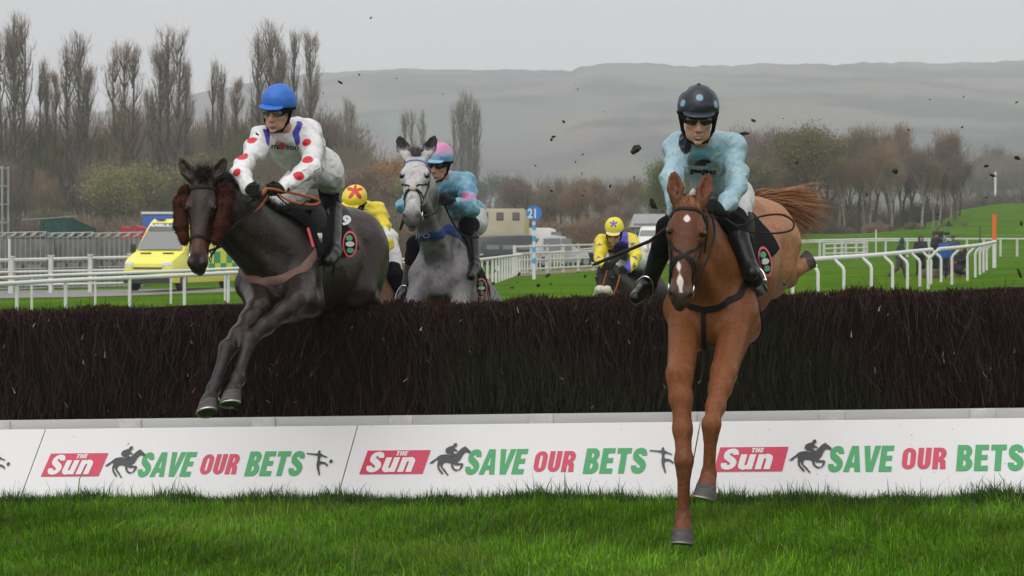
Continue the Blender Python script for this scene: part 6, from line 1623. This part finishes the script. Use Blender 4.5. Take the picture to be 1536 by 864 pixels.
decal(d.S, [rect2d(4, 30)], 1, 466, 356, 16, 'cloth_edging', M_er, d.root, off=.034)
straps(d.S, [([T(-.24, y*.30, -.05), T(-.24, y*.36, -.45)], .028, {}) for y in (1, -1)], 'stirrup_leather', M_leather, d.root)

P2 = {'neck': PA(430, 200, 14.52), 'pelvis': PA(478, 254, 14.95), 'shoulder': [PA(468, 198, 14.62), PA(395, 205, 14.38)],
      'elbow': [PA(466, 252, 14.30), PA(360, 258, 13.98)], 'wrist': [PA(424, 284, 14.02), PA(372, 284, 13.85)],
      'hip': [PA(494, 260, 14.9), PA(460, 258, 14.9)], 'knee': [out_of(d.S, 494, 288, .07), T(-.05, -.22, -.10)],
      'ankle': [out_of(d.S, 502, 376, .07), T(-.30, -.30, -.38)], 'toe': [out_of(d.S, 492, 390, .14), T(-.2, -.30, -.48)]}
r2 = Rider('jockey in white silks with red spots and a bright blue helmet', PA(417, 166, 14.32), (-.34, -1, -.24), (.05, -.2, 1), P2, tuple(d_W), hs=1.12)
M_w2 = mask_mat('white_spotted_silk', (.72, .72, .73), [('m_blue', (.045, .04, .36)), ('m_red', (.58, .015, .03))], .42, soft=.0025, var=(5, (.66, .66, .68))); creases(M_w2, 5.2, .45, .016, width=.15, distort=.7); mud_specks(M_w2, 42, .68, (.14, .12, .10), .75)
_S = Sdf(); r2.fn[0](_S, .014, .05)
for i in (0, 1): r2.fn[1](_S, i, .018, .97)
dots = [(hit(_S, x, y), r_) for x, y, r_ in ((378, 210, .036), (363, 234, .040), (354, 258, .036), (459, 213, .036), (461, 239, .040), (448, 264, .040))]
dots = [q for q in dots if q[0] is not None]
def seg(V, a, b):
    t = np.clip(((V-a)@(b-a))/((b-a)@(b-a)), 0, 1); return np.linalg.norm(V-a-t[:, None]*(b-a), axis=1)
def spots2(V): return np.min([np.sqrt(((V-c_)[:, 0])**2+((V-c_)[:, 1]*.8)**2+((V-c_)[:, 2]*1.25)**2)-r_ for c_, r_ in dots], 0)
bl = [[hit(_S, x, y) for x, y in l] for l in (((402, 182), (399, 196), (401, 214)), ((457, 172), (449, 186), (443, 200), (446, 214)))]
bl = [[q for q in l if q is not None] for l in bl]
r2.silks(M_w2, masks={'m_red': spots2, 'm_blue': lambda V: np.min([seg(V, a, b)-.024 for l in bl for a, b in zip(l[:-1], l[1:])], 0)}, seed=21, wr=.010, g=.014)
r2.breeches(M_bre, .80, seed=25); r2.boots(M_blkf)
r2.helmet(mat('royal_blue_cover', (.015, .13, .52), .5, bump=(22, .6, .01)), gogm=M_lensc)
g2 = r2.hand(0, (-.75, -.6, -.1), (-.1, -.4, .9)); g2b = r2.hand(1, (.3, -.8, -.1), (.1, -.4, .9))
decal(r2.silkS, [text2d('m', -21, -3, 8.5, sx=1.1, off=.01), text2d('o', -12.5, -3, 8.5, sx=1.1, off=.01), text2d('rson', -5, -3, 8.5, sx=1.15, off=.01)], 1, 428, 221, -3, 'chest_lettering', M_blkf, r2.root, off=.012)
decal(r2.silkS, [disc2d(5.5, 5)], 1, 423, 219, 0, 'chest_emblem', M_er, r2.root, off=.014)
d.rein(1, [PA(345, 345, 13.72), PA(380, 316, 13.9), g2], m=M_leather); d.rein(1, [PA(345, 345, 13.72), PA(376, 318, 13.9), g2+A([0, 0, .012])], name='rein', m=M_leather)
MB().tube(spline([PA(378, 318, 13.9), PA(392, 307, 13.95), g2], 6), .011, n=6).build('rein_grip', M_orrein, d.root, smooth=True)
MB().tube(spline([g2, PA(437, 302, 14.0), PA(470, 307, 14.2), PA(478, 300, 14.25), PA(450, 292, 14.1), PA(425, 287, 14.0), PA(400, 283, 13.9), PA(394, 292, 13.88), g2+A([-.02, -.02, 0])], 8), .009, n=6).build('loose_rein', M_orrein, d.root, smooth=True)
d.rein(-1, [T(.42, -.16, -.14), T(.20, -.16, .02), g2b], m=M_leather)
MB().tube(spline([g2, PA(440, 312, 14.02), PA(462, 300, 14.1)], 6), .006, n=6).build('whip', M_leather, r2.root, smooth=True)
# ================================================================ grey horse and rider, behind the fence
e_W = PA(672, 345, 17.6); e_F = (-.12, -.91, .33); e_up = (0, .2, 1); t3 = TTf(e_W, e_F, e_up)
g = Horse('horse', 'dappled grey horse with a blue breastgirth rising behind the middle of the fence', e_W, e_F, e_up, PA(624, 231, 16.62), PA(617, 320, 16.16)-PA(624, 231, 16.62), (-.04, -1, .5),
          fl=[(PA(688, 468, 17.02), PA(690, 488, 16.62), PA(688, 520, 16.85), PA(686, 545, 16.95), (0, -.3, -1)),
              (PA(615, 468, 16.98), PA(612, 488, 16.60), PA(612, 520, 16.85), PA(612, 545, 16.95), (0, -.3, -1))],
          hl=[(t3(-.95, .2, -.75), t3(-1.35, .2, -1.05), t3(-1.25, .2, -1.4), t3(-1.2, .2, -1.52), (0, -1, 0)),
              (t3(-.95, -.2, -.75), t3(-1.3, -.2, -1.05), t3(-1.2, -.2, -1.4), t3(-1.15, -.2, -1.52), (0, -1, 0))],
          scale=.99, hs=1.13, ears=((-.90, .25, .36), (-.90, .25, -.36)), base=(-.5, 17.5, gzs(-.5, 17.5)), earl=1.08)
def col_grey(h, V, loc, hd):
    n = snoise(V, 5, 31); n2 = snoise(V, 26, 32); n3 = snoise(V, 70, 33)
    C = np.tile(A([.29, .285, .285]), (len(V), 1))
    neckm = np.clip((loc[:, 2]+.35)/.4, 0, 1)
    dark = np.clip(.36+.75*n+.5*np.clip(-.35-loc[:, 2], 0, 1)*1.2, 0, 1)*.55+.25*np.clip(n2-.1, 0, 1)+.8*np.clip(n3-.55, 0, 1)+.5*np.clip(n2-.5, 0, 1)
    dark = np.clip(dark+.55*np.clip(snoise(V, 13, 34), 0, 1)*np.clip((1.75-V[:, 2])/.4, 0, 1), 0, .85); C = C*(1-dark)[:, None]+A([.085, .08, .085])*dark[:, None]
    hx = ((hd[:, 0] > -.02) & (np.abs(hd[:, 1]) < .2) & (hd[:, 2] > -.25) & (hd[:, 0] < .75))[:, None]
    C = np.where(hx, C*.3+A([.52, .51, .505])*.7*(1-.45*np.clip(n3-.35, 0, 1))[:, None], C)
    mz = (hx[:, 0]*np.clip((hd[:, 0]-.49)/.08, 0, 1))[:, None]; C = C*(1-mz*.8)+A([.07, .068, .07])*mz*.8
    ear = (np.clip((-.015-hd[:, 0])/.05, 0, 1)*(np.abs(hd[:, 1]) < .2)*(hd[:, 2] > -.06))[:, None]; C = C*(1-.93*ear)
    return C
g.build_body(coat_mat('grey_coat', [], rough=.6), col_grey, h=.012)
M_browb = mat('blue_white_browband', (.30, .36, .48), .5, noise=(90, 1.), c2=(.05, .09, .30))
g.bridle(M_leather, nose=.36, browm=M_browb, cross=True, w_=.016)
S = Sdf(); S.ell(g.H(.36, 0, .022), np.array((.028, .030, .018)), g.HB, .01); V, F = S.mesh(.006); mesh_np('fleece_pad', V, F, mat('pale_fleece', (.45, .38, .28), .9, bump=(120, 1, .01)), g.root, smooth=True)
H, T = g.H, g.T
n = 600; r_ = A([H(-.01+RNG.uniform(-.03, .03), RNG.normal(0, .024), -.01) for _ in range(n)])
hair('forelock', r_, np.tile(g.HB@V3(-.6, .0, .5), (n, 1)), np.full(n, .08), .0013, M_hairgr, g.root, droop=1.8, jit=.4)
n = 900; f = RNG.uniform(0, 1, n)[:, None]; a = H(.0, 0, -.08); b = T(-.02, 0, .0); r_ = g.S.project(a*(1-f)+b*f+RNG.normal(0, .010, (n, 3)), 0.)
hair('mane', r_, np.tile(A([-.3, .2, .8]), (n, 1)), np.full(n, .07), .002, M_hairgr, g.root, droop=2, jit=.35)
n = 900; dk = g.S.project(T(-1.24, 0, -.12)[None])[0]; r_ = dk+RNG.normal(0, .02, (n, 3))
hair('tail', r_, np.tile(A([.0, .9, .1]), (n, 1)), np.full(n, .5), .003, M_hairgr, g.root, droop=1.2, n=6, jit=.12)
g.saddle(); g.cloth('number_cloth', M_blkf, -.72, .12, 92, flare=.05)
M_navy = mat('royal_blue_webbing', (.02, .05, .22), .7, bump=(80, .3, .003))
straps(g.S, [([T(-.05, .28, -.10)]+[q for q in (hit(g.S, x, y, hi=19) for x, y in ((672, 343), (664, 350), (652, 353), (640, 355), (628, 355), (616, 352), (608, 347))) if q is not None]+[T(-.05, -.28, -.10)], .075, {})], 'breastgirth', M_navy, g.root)
decal(g.S, [text2d('JPO', -9, -3, 7, sx=1.4, off=.02)], 1, 632, 354, 0, 'breastgirth_lettering', mat('pale_thread', (.35, .38, .48), .6), g.root, off=.012)
emblem(g, 722, 432, 9, 15, 0)
P3 = {'neck': PA(672, 270, 17.42), 'pelvis': PA(700, 325, 18.1), 'shoulder': [PA(699, 275, 17.45), PA(641, 280, 17.25)],
      'elbow': [PA(707, 315, 17.15), PA(603, 306, 16.95)], 'wrist': [PA(676, 301, 16.85), PA(628, 318, 16.80)],
      'hip': [PA(715, 335, 18.0), PA(680, 335, 18.0)], 'knee': [out_of(g.S, 702, 338, .08), T(.0, -.27, -.12)],
      'ankle': [out_of(g.S, 712, 395, .07), T(-.12, -.36, -.50)], 'toe': [out_of(g.S, 706, 412, .14), T(.0, -.38, -.58)]}
r3 = Rider('jockey in blue and pink silks crouched behind the grey horse head', PA(658, 246, 17.22), (-.36, -1, -.20), (.05, -.2, 1), P3, tuple(e_W), hs=1.10)
M_s3 = mask_mat('blue_pink_silk', (.20, .42, .53), [('m_pink', (.50, .15, .32))], .40, soft=.012, var=(11, (.07, .22, .34))); creases(M_s3, 5.2, .45, .016, width=.15, distort=.7)
M_c3 = mask_mat('blue_pink_cover', (.24, .44, .58), [('m_pink', (.55, .20, .38))], .42, soft=.03, var=(16, (.12, .28, .44)))
bands = [PA(702, 293, 17.3), PA(655, 285, 17.1), PA(685, 270, 17.2)]
r3.silks(M_s3, masks={'m_pink': lambda V: np.minimum(np.abs(V[:, 2]-PA(0, 295, 17.3)[2])-.028+.012*snoise(V, 30, 7)+np.where(V[:, 0] > PA(693, 0, 17.3)[0], 0, .2), np.min([np.linalg.norm((V-q)*[1, .5, 1], axis=1)-.042+.014*snoise(V, 30, 8) for q in bands[1:]], 0))}, seed=31, wr=.008, g=.014)
r3.breeches(mat('grey_white_breeches', (.45, .45, .46), .6), .7, seed=35); r3.boots(M_blkf)
r3.helmet(M_c3, masks={'m_pink': lambda V: -((V-r3.H(0, 0, .11))@r3.HB[:, 2])+.07*snoise(V, 16, 4)})
k3 = r3.hand(0, (-.6, -.8, .0), (-.1, -.4, .9)); k3b = r3.hand(1, (.3, -.8, -.1), (.1, -.4, .9))
g.rein(1, [PA(655, 318, 16.6), k3]); g.rein(-1, [PA(600, 345, 16.55), PA(610, 330, 16.7), k3b])
MB().tube(spline([k3, PA(690, 350, 16.95), PA(718, 356, 16.95)], 6), [.008]*12+[.012], n=6).build('whip', M_leather, r3.root, smooth=True)
straps(g.S, [([T(-.22, y*.30, -.05), T(-.22, y*.36, -.45)], .028, {}) for y in (1, -1)], 'stirrup_leather', M_leather, g.root)

# ================================================================ far horse on the right of the middle, rider in yellow and blue
def plain_legs(t): return ([(t(.02, .17, -.80), t(.30, .16, -1.02), t(.12, .16, -1.28), t(.02, .16, -1.38), (-.3, -1, 0)), (t(.02, -.17, -.80), t(.38, -.16, -.98), t(.22, -.16, -1.25), t(.12, -.16, -1.36), (-.3, -1, 0))],
                           [(t(-.95, .2, -.72), t(-1.15, .2, -1.02), t(-1.0, .2, -1.38), t(-.93, .2, -1.50), (-.3, -1, 0)), (t(-.95, -.2, -.72), t(-1.35, -.2, -.98), t(-1.25, -.2, -1.36), t(-1.2, -.2, -1.48), (-.3, -1, 0))])
f_W = PA(944, 414, 25.2); f_F = (-.22, -.97, -.05); t4 = TTf(f_W, f_F, (0, 0, 1)); l4 = plain_legs(t4)
h4 = Horse('horse', 'nearly black horse with a pale fleece noseband seen low behind the fence', f_W, f_F, (0, 0, 1), PA(909, 392, 24.35), PA(903, 462, 23.95)-PA(909, 392, 24.35), (-.10, -1, .4), l4[0], l4[1], hs=1.08, ears=((-.75, .25, .5), (-.62, .35, -.85)))
def col4(h, V, loc, hd): return np.tile(A([.026, .021, .020]), (len(V), 1))*(1+.25*snoise(V, 5, 3)[:, None])
h4.build_body(coat_mat('black_coat', [], rough=.5), col4, h=.016)
h4.bridle(M_leather, nose=.40)
S = Sdf(); S.chain([h4.H(.40, .085, -.05), h4.H(.395, .045, .03), h4.H(.395, -.045, .03), h4.H(.40, -.085, -.05)], [.030, .042, .042, .030], .02); V, F = S.mesh(.01, disp=lambda X: .005*snoise(X, 60, 3)); mesh_np('fleece_noseband', V, F, mat('cream_fleece', (.60, .54, .46), .95, bump=(90, 1, .01)), h4.root, smooth=True)
h4.saddle(); h4.cloth('number_cloth', M_blkf, -.66, .0, 78)
T = h4.T
P4 = {'neck': PA(925, 360, 24.62), 'pelvis': PA(950, 384, 25.3), 'shoulder': [PA(947, 362, 24.7), PA(904, 363, 24.55)],
      'elbow': [PA(955, 387, 24.35), PA(899, 385, 24.3)], 'wrist': [PA(940, 406, 24.1), PA(905, 398, 24.1)],
      'hip': [PA(958, 392, 25.2), PA(938, 392, 25.2)], 'knee': [out_of(h4.S, 957, 405, .08), T(.0, -.27, -.10)],
      'ankle': [out_of(h4.S, 966, 436, .08), T(-.1, -.36, -.48)], 'toe': [out_of(h4.S, 962, 446, .12), T(.0, -.38, -.56)]}
r4 = Rider('small distant jockey in yellow and blue silks with blue stars', PA(921, 348, 24.4), (-.18, -1, -.55), (0, -.4, 1), P4, tuple(f_W), hs=1.06)
M_y4 = mask_mat('yellow_blue_silk', (.72, .60, .02), [('m_blue', (.06, .05, .42)), ('m_star', (.05, .05, .30))], .45, soft=.004, bump=(14, .6, .02), var=(6, (.62, .50, .02)))
_S = Sdf(); r4.fn[0](_S, .014, .05)
for i in (0, 1): r4.fn[1](_S, i, .018, .97)
st4 = [q for q in (hit(_S, x, y, lo=23, hi=27) for x, y in ((949, 366), (953, 386), (951, 399), (899, 368), (898, 384))) if q is not None]
def star3(V, c_, r_):
    dd = V-c_; a = np.arctan2(dd[:, 0], dd[:, 2]); rr = np.linalg.norm(dd, axis=1); return rr-r_*(.72+.38*np.cos(5*a))
r4.silks(M_y4, masks={'m_star': lambda V: np.min([star3(V, q, .036) for q in st4], 0), 'm_blue': lambda V: np.maximum(np.abs(V[:, 0]-PA(932, 0, 24.5)[0])-.085, -(V[:, 0]-PA(921, 0, 24.5)[0])-.02)}, seed=41, wr=.009, g=.014)
r4.breeches(M_bre, .75, seed=45); r4.boots(M_blkf)
r4.helmet(mask_mat('yellow_cover', (.74, .62, .02), [('m_blue', (.10, .06, .40)), ('m_band', (.62, .58, .42))], .45, soft=.003), masks={'m_blue': lambda V: star3(V, r4.H(.06, .0, .135), .05), 'm_band': lambda V: np.abs((V-r4.H(0, 0, .048))@r4.HB[:, 2])-.009})
k4 = r4.hand(0, (-.5, -.8, .0), (-.1, -.4, .9)); k4b = r4.hand(1, (.3, -.8, -.1), (.1, -.4, .9))
h4.rein(1, [PA(925, 430, 24.05), k4], m=M_orrein, name='rein', r=.009); h4.rein(-1, [k4b], m=M_orrein, r=.009)
decal(r4.silkS, [rect2d(26, 6)], 1, 925, 377, 0, 'chest_band', mat('maroon_band', (.12, .02, .05), .6), r4.root, off=.014)

# ================================================================ horse and rider hidden behind the dark one
q_W = PA(552, 396, 19.7); q_F = (-.22, -.97, -.02); t5 = TTf(q_W, q_F, (0, 0, 1)); l5 = plain_legs(t5)
h5 = Horse('horse', 'brown horse mostly hidden behind the dark horse hindquarters', q_W, q_F, (0, 0, 1), PA(505, 372, 18.9), PA(496, 450, 18.6)-PA(505, 372, 18.9), (-.10, -1, .4), l5[0], l5[1], hs=1.0)
h5.build_body(coat_mat('brown_coat', [], rough=.5), lambda h, V, loc, hd: np.tile(A([.16, .075, .045]), (len(V), 1))*(1+.2*snoise(V, 5, 3)[:, None]), h=.016)
h5.bridle(M_leather); h5.saddle(); h5.cloth('number_cloth', M_blkf, -.66, .0, 78); T = h5.T
P5 = {'neck': PA(547, 312, 19.3), 'pelvis': PA(572, 365, 20.0), 'shoulder': [PA(566, 322, 19.35), PA(528, 328, 19.15)],
      'elbow': [PA(580, 364, 19.05), PA(510, 352, 18.95)], 'wrist': [PA(562, 386, 18.8), PA(525, 380, 18.8)],
      'hip': [PA(582, 375, 19.9), PA(556, 375, 19.9)], 'knee': [T(.0, .26, -.10), T(.0, -.26, -.10)], 'ankle': [T(-.12, .35, -.48), T(-.12, -.35, -.48)], 'toe': [T(.0, .38, -.56), T(.0, -.38, -.56)]}
r5 = Rider('jockey in yellow with a red star cap, half hidden behind the dark horse', PA(531, 306, 19.1), (-.35, -1, -.60), (.1, -.4, 1), P5, tuple(q_W), hs=1.08)
ab = PA(578, 350, 19.1)
r5.silks(mask_mat('yellow_silk', (.74, .62, .02), [('m_white', (.62, .62, .60))], .45, soft=.004, bump=(14, .7, .02), var=(5, (.62, .50, .02))), masks={'m_white': lambda V: np.maximum(np.abs(V[:, 2]-ab[2])-.045, PA(562, 0, 19.2)[0]-V[:, 0])}, seed=51, wr=.011, g=.014)
r5.breeches(M_bre, .75, seed=55); r5.boots(M_blkf)
r5.helmet(mask_mat('yellow_star_cover', (.74, .60, .03), [('m_red', (.55, .03, .03))], .45, soft=.003), masks={'m_red': lambda V: star3(V, r5.H(.03, .02, .15), .085)})
k5 = r5.hand(0, (-.5, -.8, .0), (-.1, -.4, .9)); k5b = r5.hand(1, (.3, -.8, -.1), (.1, -.4, .9)); h5.rein(1, [k5]); h5.rein(-1, [k5b])
# ================================================================ camera crew on the course, far right
def crew(label, px, base_y, top_y, D, coat, trous, lean=0., face=(-1, -.2, 0), stride=.0, crouch=0., hood=True, arms='down', hat=None, name='person', bob=None):
    """a small figure in outdoor clothes; lean in metres towards where it faces"""
    g0 = gpt(px, D); s_ = FPX/D; Hh = (base_y-top_y)/s_; k = Hh/(1.74-crouch*.75) if Hh > .3 else 1.
    zb = CAMZ-(base_y-HOR)/s_; o = A([g0.x, D, zb]); f = unit3(A(face, dtype=float)*[1, 1, 0]); l = np.cross(A([0, 0, 1.]), f); u = A([0, 0, 1.])
    def q(x, y, z): return o+k*(f*x+l*y+u*z)
    e = empty('person', o, label, 'person', 'television crew on the course')
    hz_ = .92-crouch*.42; ch = q(lean*.8, 0, hz_+.42-crouch*.12); hd = q(lean*1.15+.03, 0, hz_+.70-crouch*.22); pel = q(0, 0, hz_)
    B = Sdf(); C = Sdf(); Tr = Sdf(); TB = frame(f, unit3(ch-pel))
    C.ell(ch*.75+pel*.25, A([.18, .24, .29])*k, TB, .05); C.ell(pel*.9+ch*.1, A([.18, .23, .22])*k, TB, .06)
    for y in (1, -1):
        sh = ch+k*(l*y*.19+u*.10)
        if arms == 'down': el = q(lean*.7+.03, y*.27, hz_+.20-crouch*.1); wr = q(lean*.7+.12, y*.23, hz_-.04)
        elif arms == 'fwd': el = q(lean+.14, y*.26, hz_+.25-crouch*.15); wr = q(lean+.36, y*.12, hz_+.30-crouch*.3)
        else: el = q(lean*.9+.12, y*.26, hz_+.34); wr = q(lean+.25, y*.14, hz_+.62)
        C.chain([sh, el, wr], [.090*k, .078*k, .060*k], .03); B.cone(wr, wr+(wr-el)*.3, .035*k, .030*k, .01)
        st = y*stride; kn = q(.05+st*.5+crouch*.28, y*.11, hz_*.52); an = q(st-.02 - (.12 if st < 0 else 0), y*.12, .08+(.10 if st < -.1 else 0)); to = an+k*(f*.17-u*.05)
        Tr.chain([q(0, y*.09, hz_-.03), kn, an], [.125*k, .098*k, .075*k], .03); B.chain([an-u*.02, to], [.050*k, .042*k], .02); B.cone(q(0, y*.09, hz_-.03), kn, .07*k, .05*k, .03); B.cone(kn, an, .05*k, .04*k, .03)
    B.ell(pel*.5+ch*.5, A([.10, .14, .30])*k, TB, .05); B.cone(ch, hd, .06*k, .06*k, .03); B.ell(hd, A([.095, .078, .115])*k, frame(f, u), .02); B.cone(hd+f*.09*k, hd+f*.105*k-u*.03*k, .012*k, .016*k, .015)
    B.ell(hd+f*.05*k-u*.06*k, A([.05, .05, .05])*k, None, .02)
    for S, nm, m in ((B, 'body', M_crewskin), (C, 'coat', coat), (Tr, 'trousers', trous)):
        V, F = S.mesh(.020, disp=(lambda X: .010*(1-2*np.abs(snoise(X, 13, 3)))) if nm != 'body' else None); mesh_np(nm, V, F, m, e, smooth=True)
    Hd = Sdf()
    if hood: Hd.ell(hd+u*.02-f*.02*k, A([.125, .115, .14])*k, frame(f, u), .03); Hd.cone(hd-f*.03*k, ch+u*.1*k, .10*k, .11*k, .04); cut = hd+f*.055*k; V, F = Hd.mesh(.018, clip=lambda X: (X-cut)@f)
    else: Hd.ell(hd+u*.045*k, A([.112, .097, .085])*k, frame(f, u), .03); cut = hd+u*.01*k; V, F = Hd.mesh(.018, clip=lambda X: -((X-cut)@u))
    hh = mesh_np('hood' if hood else 'hat', V, F, hat or coat, e, smooth=True)
    if bob:
        S = Sdf(); S.ell(hd+u*.16*k, A([.04, .04, .035])*k, None, .01); V, F = S.mesh(.012); mesh_np('bobble', V, F, bob, e, smooth=True)
    return e, q, k
M_crewskin = mat('crew_skin', (.34, .18, .13), .6)
def cm(n, c): return mat('cloth_'+n, c, .8, noise=(6, .5))
c_navy, c_blk, c_brn, c_teal, c_blue, c_grey, c_dkg = cm('navy', (.010, .013, .028)), cm('black', (.007, .007, .008)), cm('brown_trouser', (.07, .055, .047)), cm('dull_teal', (.03, .07, .08)), cm('bright_blue', (.01, .10, .36)), cm('grey', (.16, .17, .19)), cm('dark_green', (.02, .045, .05))
dC = lambda px, y: solveD(px, y, 0)
crew('hooded person in a dark green coat walking with head down, leftmost of the crew', 1349, 419, 358, dC(1349, 419), c_dkg, c_brn, lean=.10, face=(1, -.1, 0), stride=.30)
crew('hooded person in a long dark coat facing this way, second from left', 1381, 415, 355, dC(1381, 415), c_navy, c_blk, face=(.1, -1, 0))
ce, cq, ck = crew('camera operator in black with the camera on the shoulder', 1404, 414, 348, dC(1404, 414)+1.5, c_blk, c_blk, face=(.8, .4, 0), arms='up', hood=False, hat=c_blk)
crew('person in a blue jacket and bobble hat in the middle of the crew', 1416, 417, 357, dC(1416, 417), c_blue, c_navy, face=(.3, -.8, 0), hood=False, hat=mat('hat_knit', (.10, .16, .34), .9), bob=cm('white_bobble', (.5, .55, .65)))
crew('bareheaded person in a teal jacket, right of the standing crew', 1430, 415, 353, dC(1430, 415), c_teal, mat('maroon_trousers', (.10, .03, .03), .8), lean=.05, face=(-.4, -.8, 0), hood=False, hat=mat('dark_crop_hair', (.03, .02, .015), .7))
crew('person in black bending down behind the rail, rightmost of the crew', 1446, 415, 374, dC(1446, 415), c_blk, c_navy, lean=-.0, face=(-.9, -.3, 0), crouch=.9, arms='fwd', hood=True)
# the shoulder camera with its hood and microphone
p = cq(.10, .16, 1.62); e = empty('television_camera', p, 'black shoulder camera with a raised microphone above the crew', 'camera'); M_cb = mat('camera_body', (.02, .02, .022), .5)
p = Vector(p); MB().box(p+Vector((.1, 0, .05)), (.42, .16, .20), .3).build('body', M_cb, e, bevel=.02)
MB().tube([p+Vector((.28, -.05, .06)), p+Vector((.46, -.12, .08)), p+Vector((.50, -.13, .08))], [.06, .065, .09], n=12).build('lens', M_cb, e, smooth=True)
MB().tube([p+Vector((0, 0, .12)), p+Vector((.18, 0, .34)), p+Vector((.50, -.05, .36))], .022, n=6).build('handle', M_cb, e, smooth=True)
MB().tube([p+Vector((.42, -.05, .34)), p+Vector((.50, -.06, .52))], [.06, .045], n=10).build('microphone', M_cb, e, smooth=True)
# low equipment case on the grass
p = gpt(1398, dC(1398, 417)); e = empty('kit_bag', p, 'small tan and black kit bag lying on the grass by the crew', 'bag')
MB().box(p+Vector((0, 0, .16)), (.7, .35, .30), .3).build('body', mat('tan_canvas', (.22, .15, .06), .8, noise=(5, .9), c2=(.05, .05, .05)), e, bevel=.06)
MB().tube(spline([p+Vector((-.2, 0, .3)), p+Vector((0, 0, .45)), p+Vector((.2, 0, .3))], 5), .02, n=6).build('handle', M_blkf, e, smooth=True)

# ================================================================ clods of turf thrown up, hanging in the air
M_mud = mat('mud_and_turf', (.030, .022, .014), .95, noise=(60, .7), c2=(.012, .010, .008))
def clod(px, py, D, size, label, seed, spiky=.5, group='clods of turf in the air', elong=1.):
    rg = np.random.default_rng(seed); bm = bmesh.new(); bmesh.ops.create_icosphere(bm, subdivisions=2 if size > .02 else 1, radius=1.)
    ax = unit(rg.normal(0, 1, (5, 3))); am = rg.uniform(-spiky, spiky*1.6, 5); st = A([elong, 1, .55+.3*rg.random()]); rot = Matrix.Rotation(rg.uniform(0, 3.1), 3, 'Y') @ Matrix.Rotation(rg.uniform(0, 3.1), 3, 'Z')
    for v in bm.verts:
        d_ = A(v.co); f_ = .9+.5*rg.random()*spiky+sum(a*max(0, float(d_@x))**6 for a, x in zip(am, ax))+rg.normal(0, .13)
        v.co = rot @ (Vector(d_*f_*st)*(size/2))
    me = bpy.data.meshes.new('turf_clod'); bm.to_mesh(me); bm.free(); me.materials.append(M_mud)
    o = bpy.data.objects.new('turf_clod', me); col.objects.link(o); o.location = P(px, py, D); tag(o, label, 'clod', group)
for i, (x, y, sz, lab, sp, el) in enumerate(((955, 223, 13, 'large ragged clod of turf in the air left of the rider in light blue', .9, 1.2), (978, 305, 12, 'clod with grass roots flying left of the chestnut horse ear', 1.2, 1.4),
        (1130, 181, 6, 'small dark clod right of the light blue rider shoulder', .6, 1.5), (1118, 200, 7, 'thin wispy clod beside the rider in light blue', 1.6, 2.2), (846, 183, 6, 'small clod in front of the hill, left of centre', 1.2, 1.), (827, 210, 6, 'small dark clod just below another in the middle of the sky', .8, 1.),
        (1526, 237, 9, 'dark clod at the far right edge, upper one', .7, 1.2), (1481, 249, 7, 'dark clod left of the far right pair', .7, 1.3), (1489, 263, 8, 'blocky dark clod beside the distant marker stick', .5, 1.3), (1443, 191, 5, 'small clod high over the far right bank', .6, 1.3), (1342, 256, 8, 'long thin clod in front of the birches', 1., 2.2),
        (1532, 335, 6, 'twiggy clod at the far right edge over the rail', 1.2, 1.4), (1530, 410, 7, 'curled strip of turf low at the far right edge', 1.2, 1.6), (511, 124, 5, 'small clod right of the blue helmet', .6, 1.6))):
    clod(x, y, 12.5, sz*.8/256, lab, 100+i, sp, elong=el)
rg = np.random.default_rng(77)
for i in range(34):
    x, y = (rg.uniform(560, 960), rg.uniform(110, 330)) if i < 16 else ((rg.uniform(1110, 1530), rg.uniform(130, 430)) if i < 30 else (rg.uniform(360, 560), rg.uniform(20, 230)))
    if 590 < x < 730 and y > 190: x += 160
    clod(x, y, rg.uniform(11.5, 14), rg.uniform(1.6, 4.2)/250, 'tiny dark speck of flung turf in the air', 300+i, .8, group='tiny specks of flung turf', elong=rg.uniform(1, 2))
for i in range(12):
    x, y = rg.uniform(735, 880), rg.uniform(395, 436); clod(x, y, rg.uniform(16.5, 19), rg.uniform(2.4, 5)/180, 'small dark speck of turf flying low just behind the middle of the fence', 400+i, .7, group='low specks of flung turf')
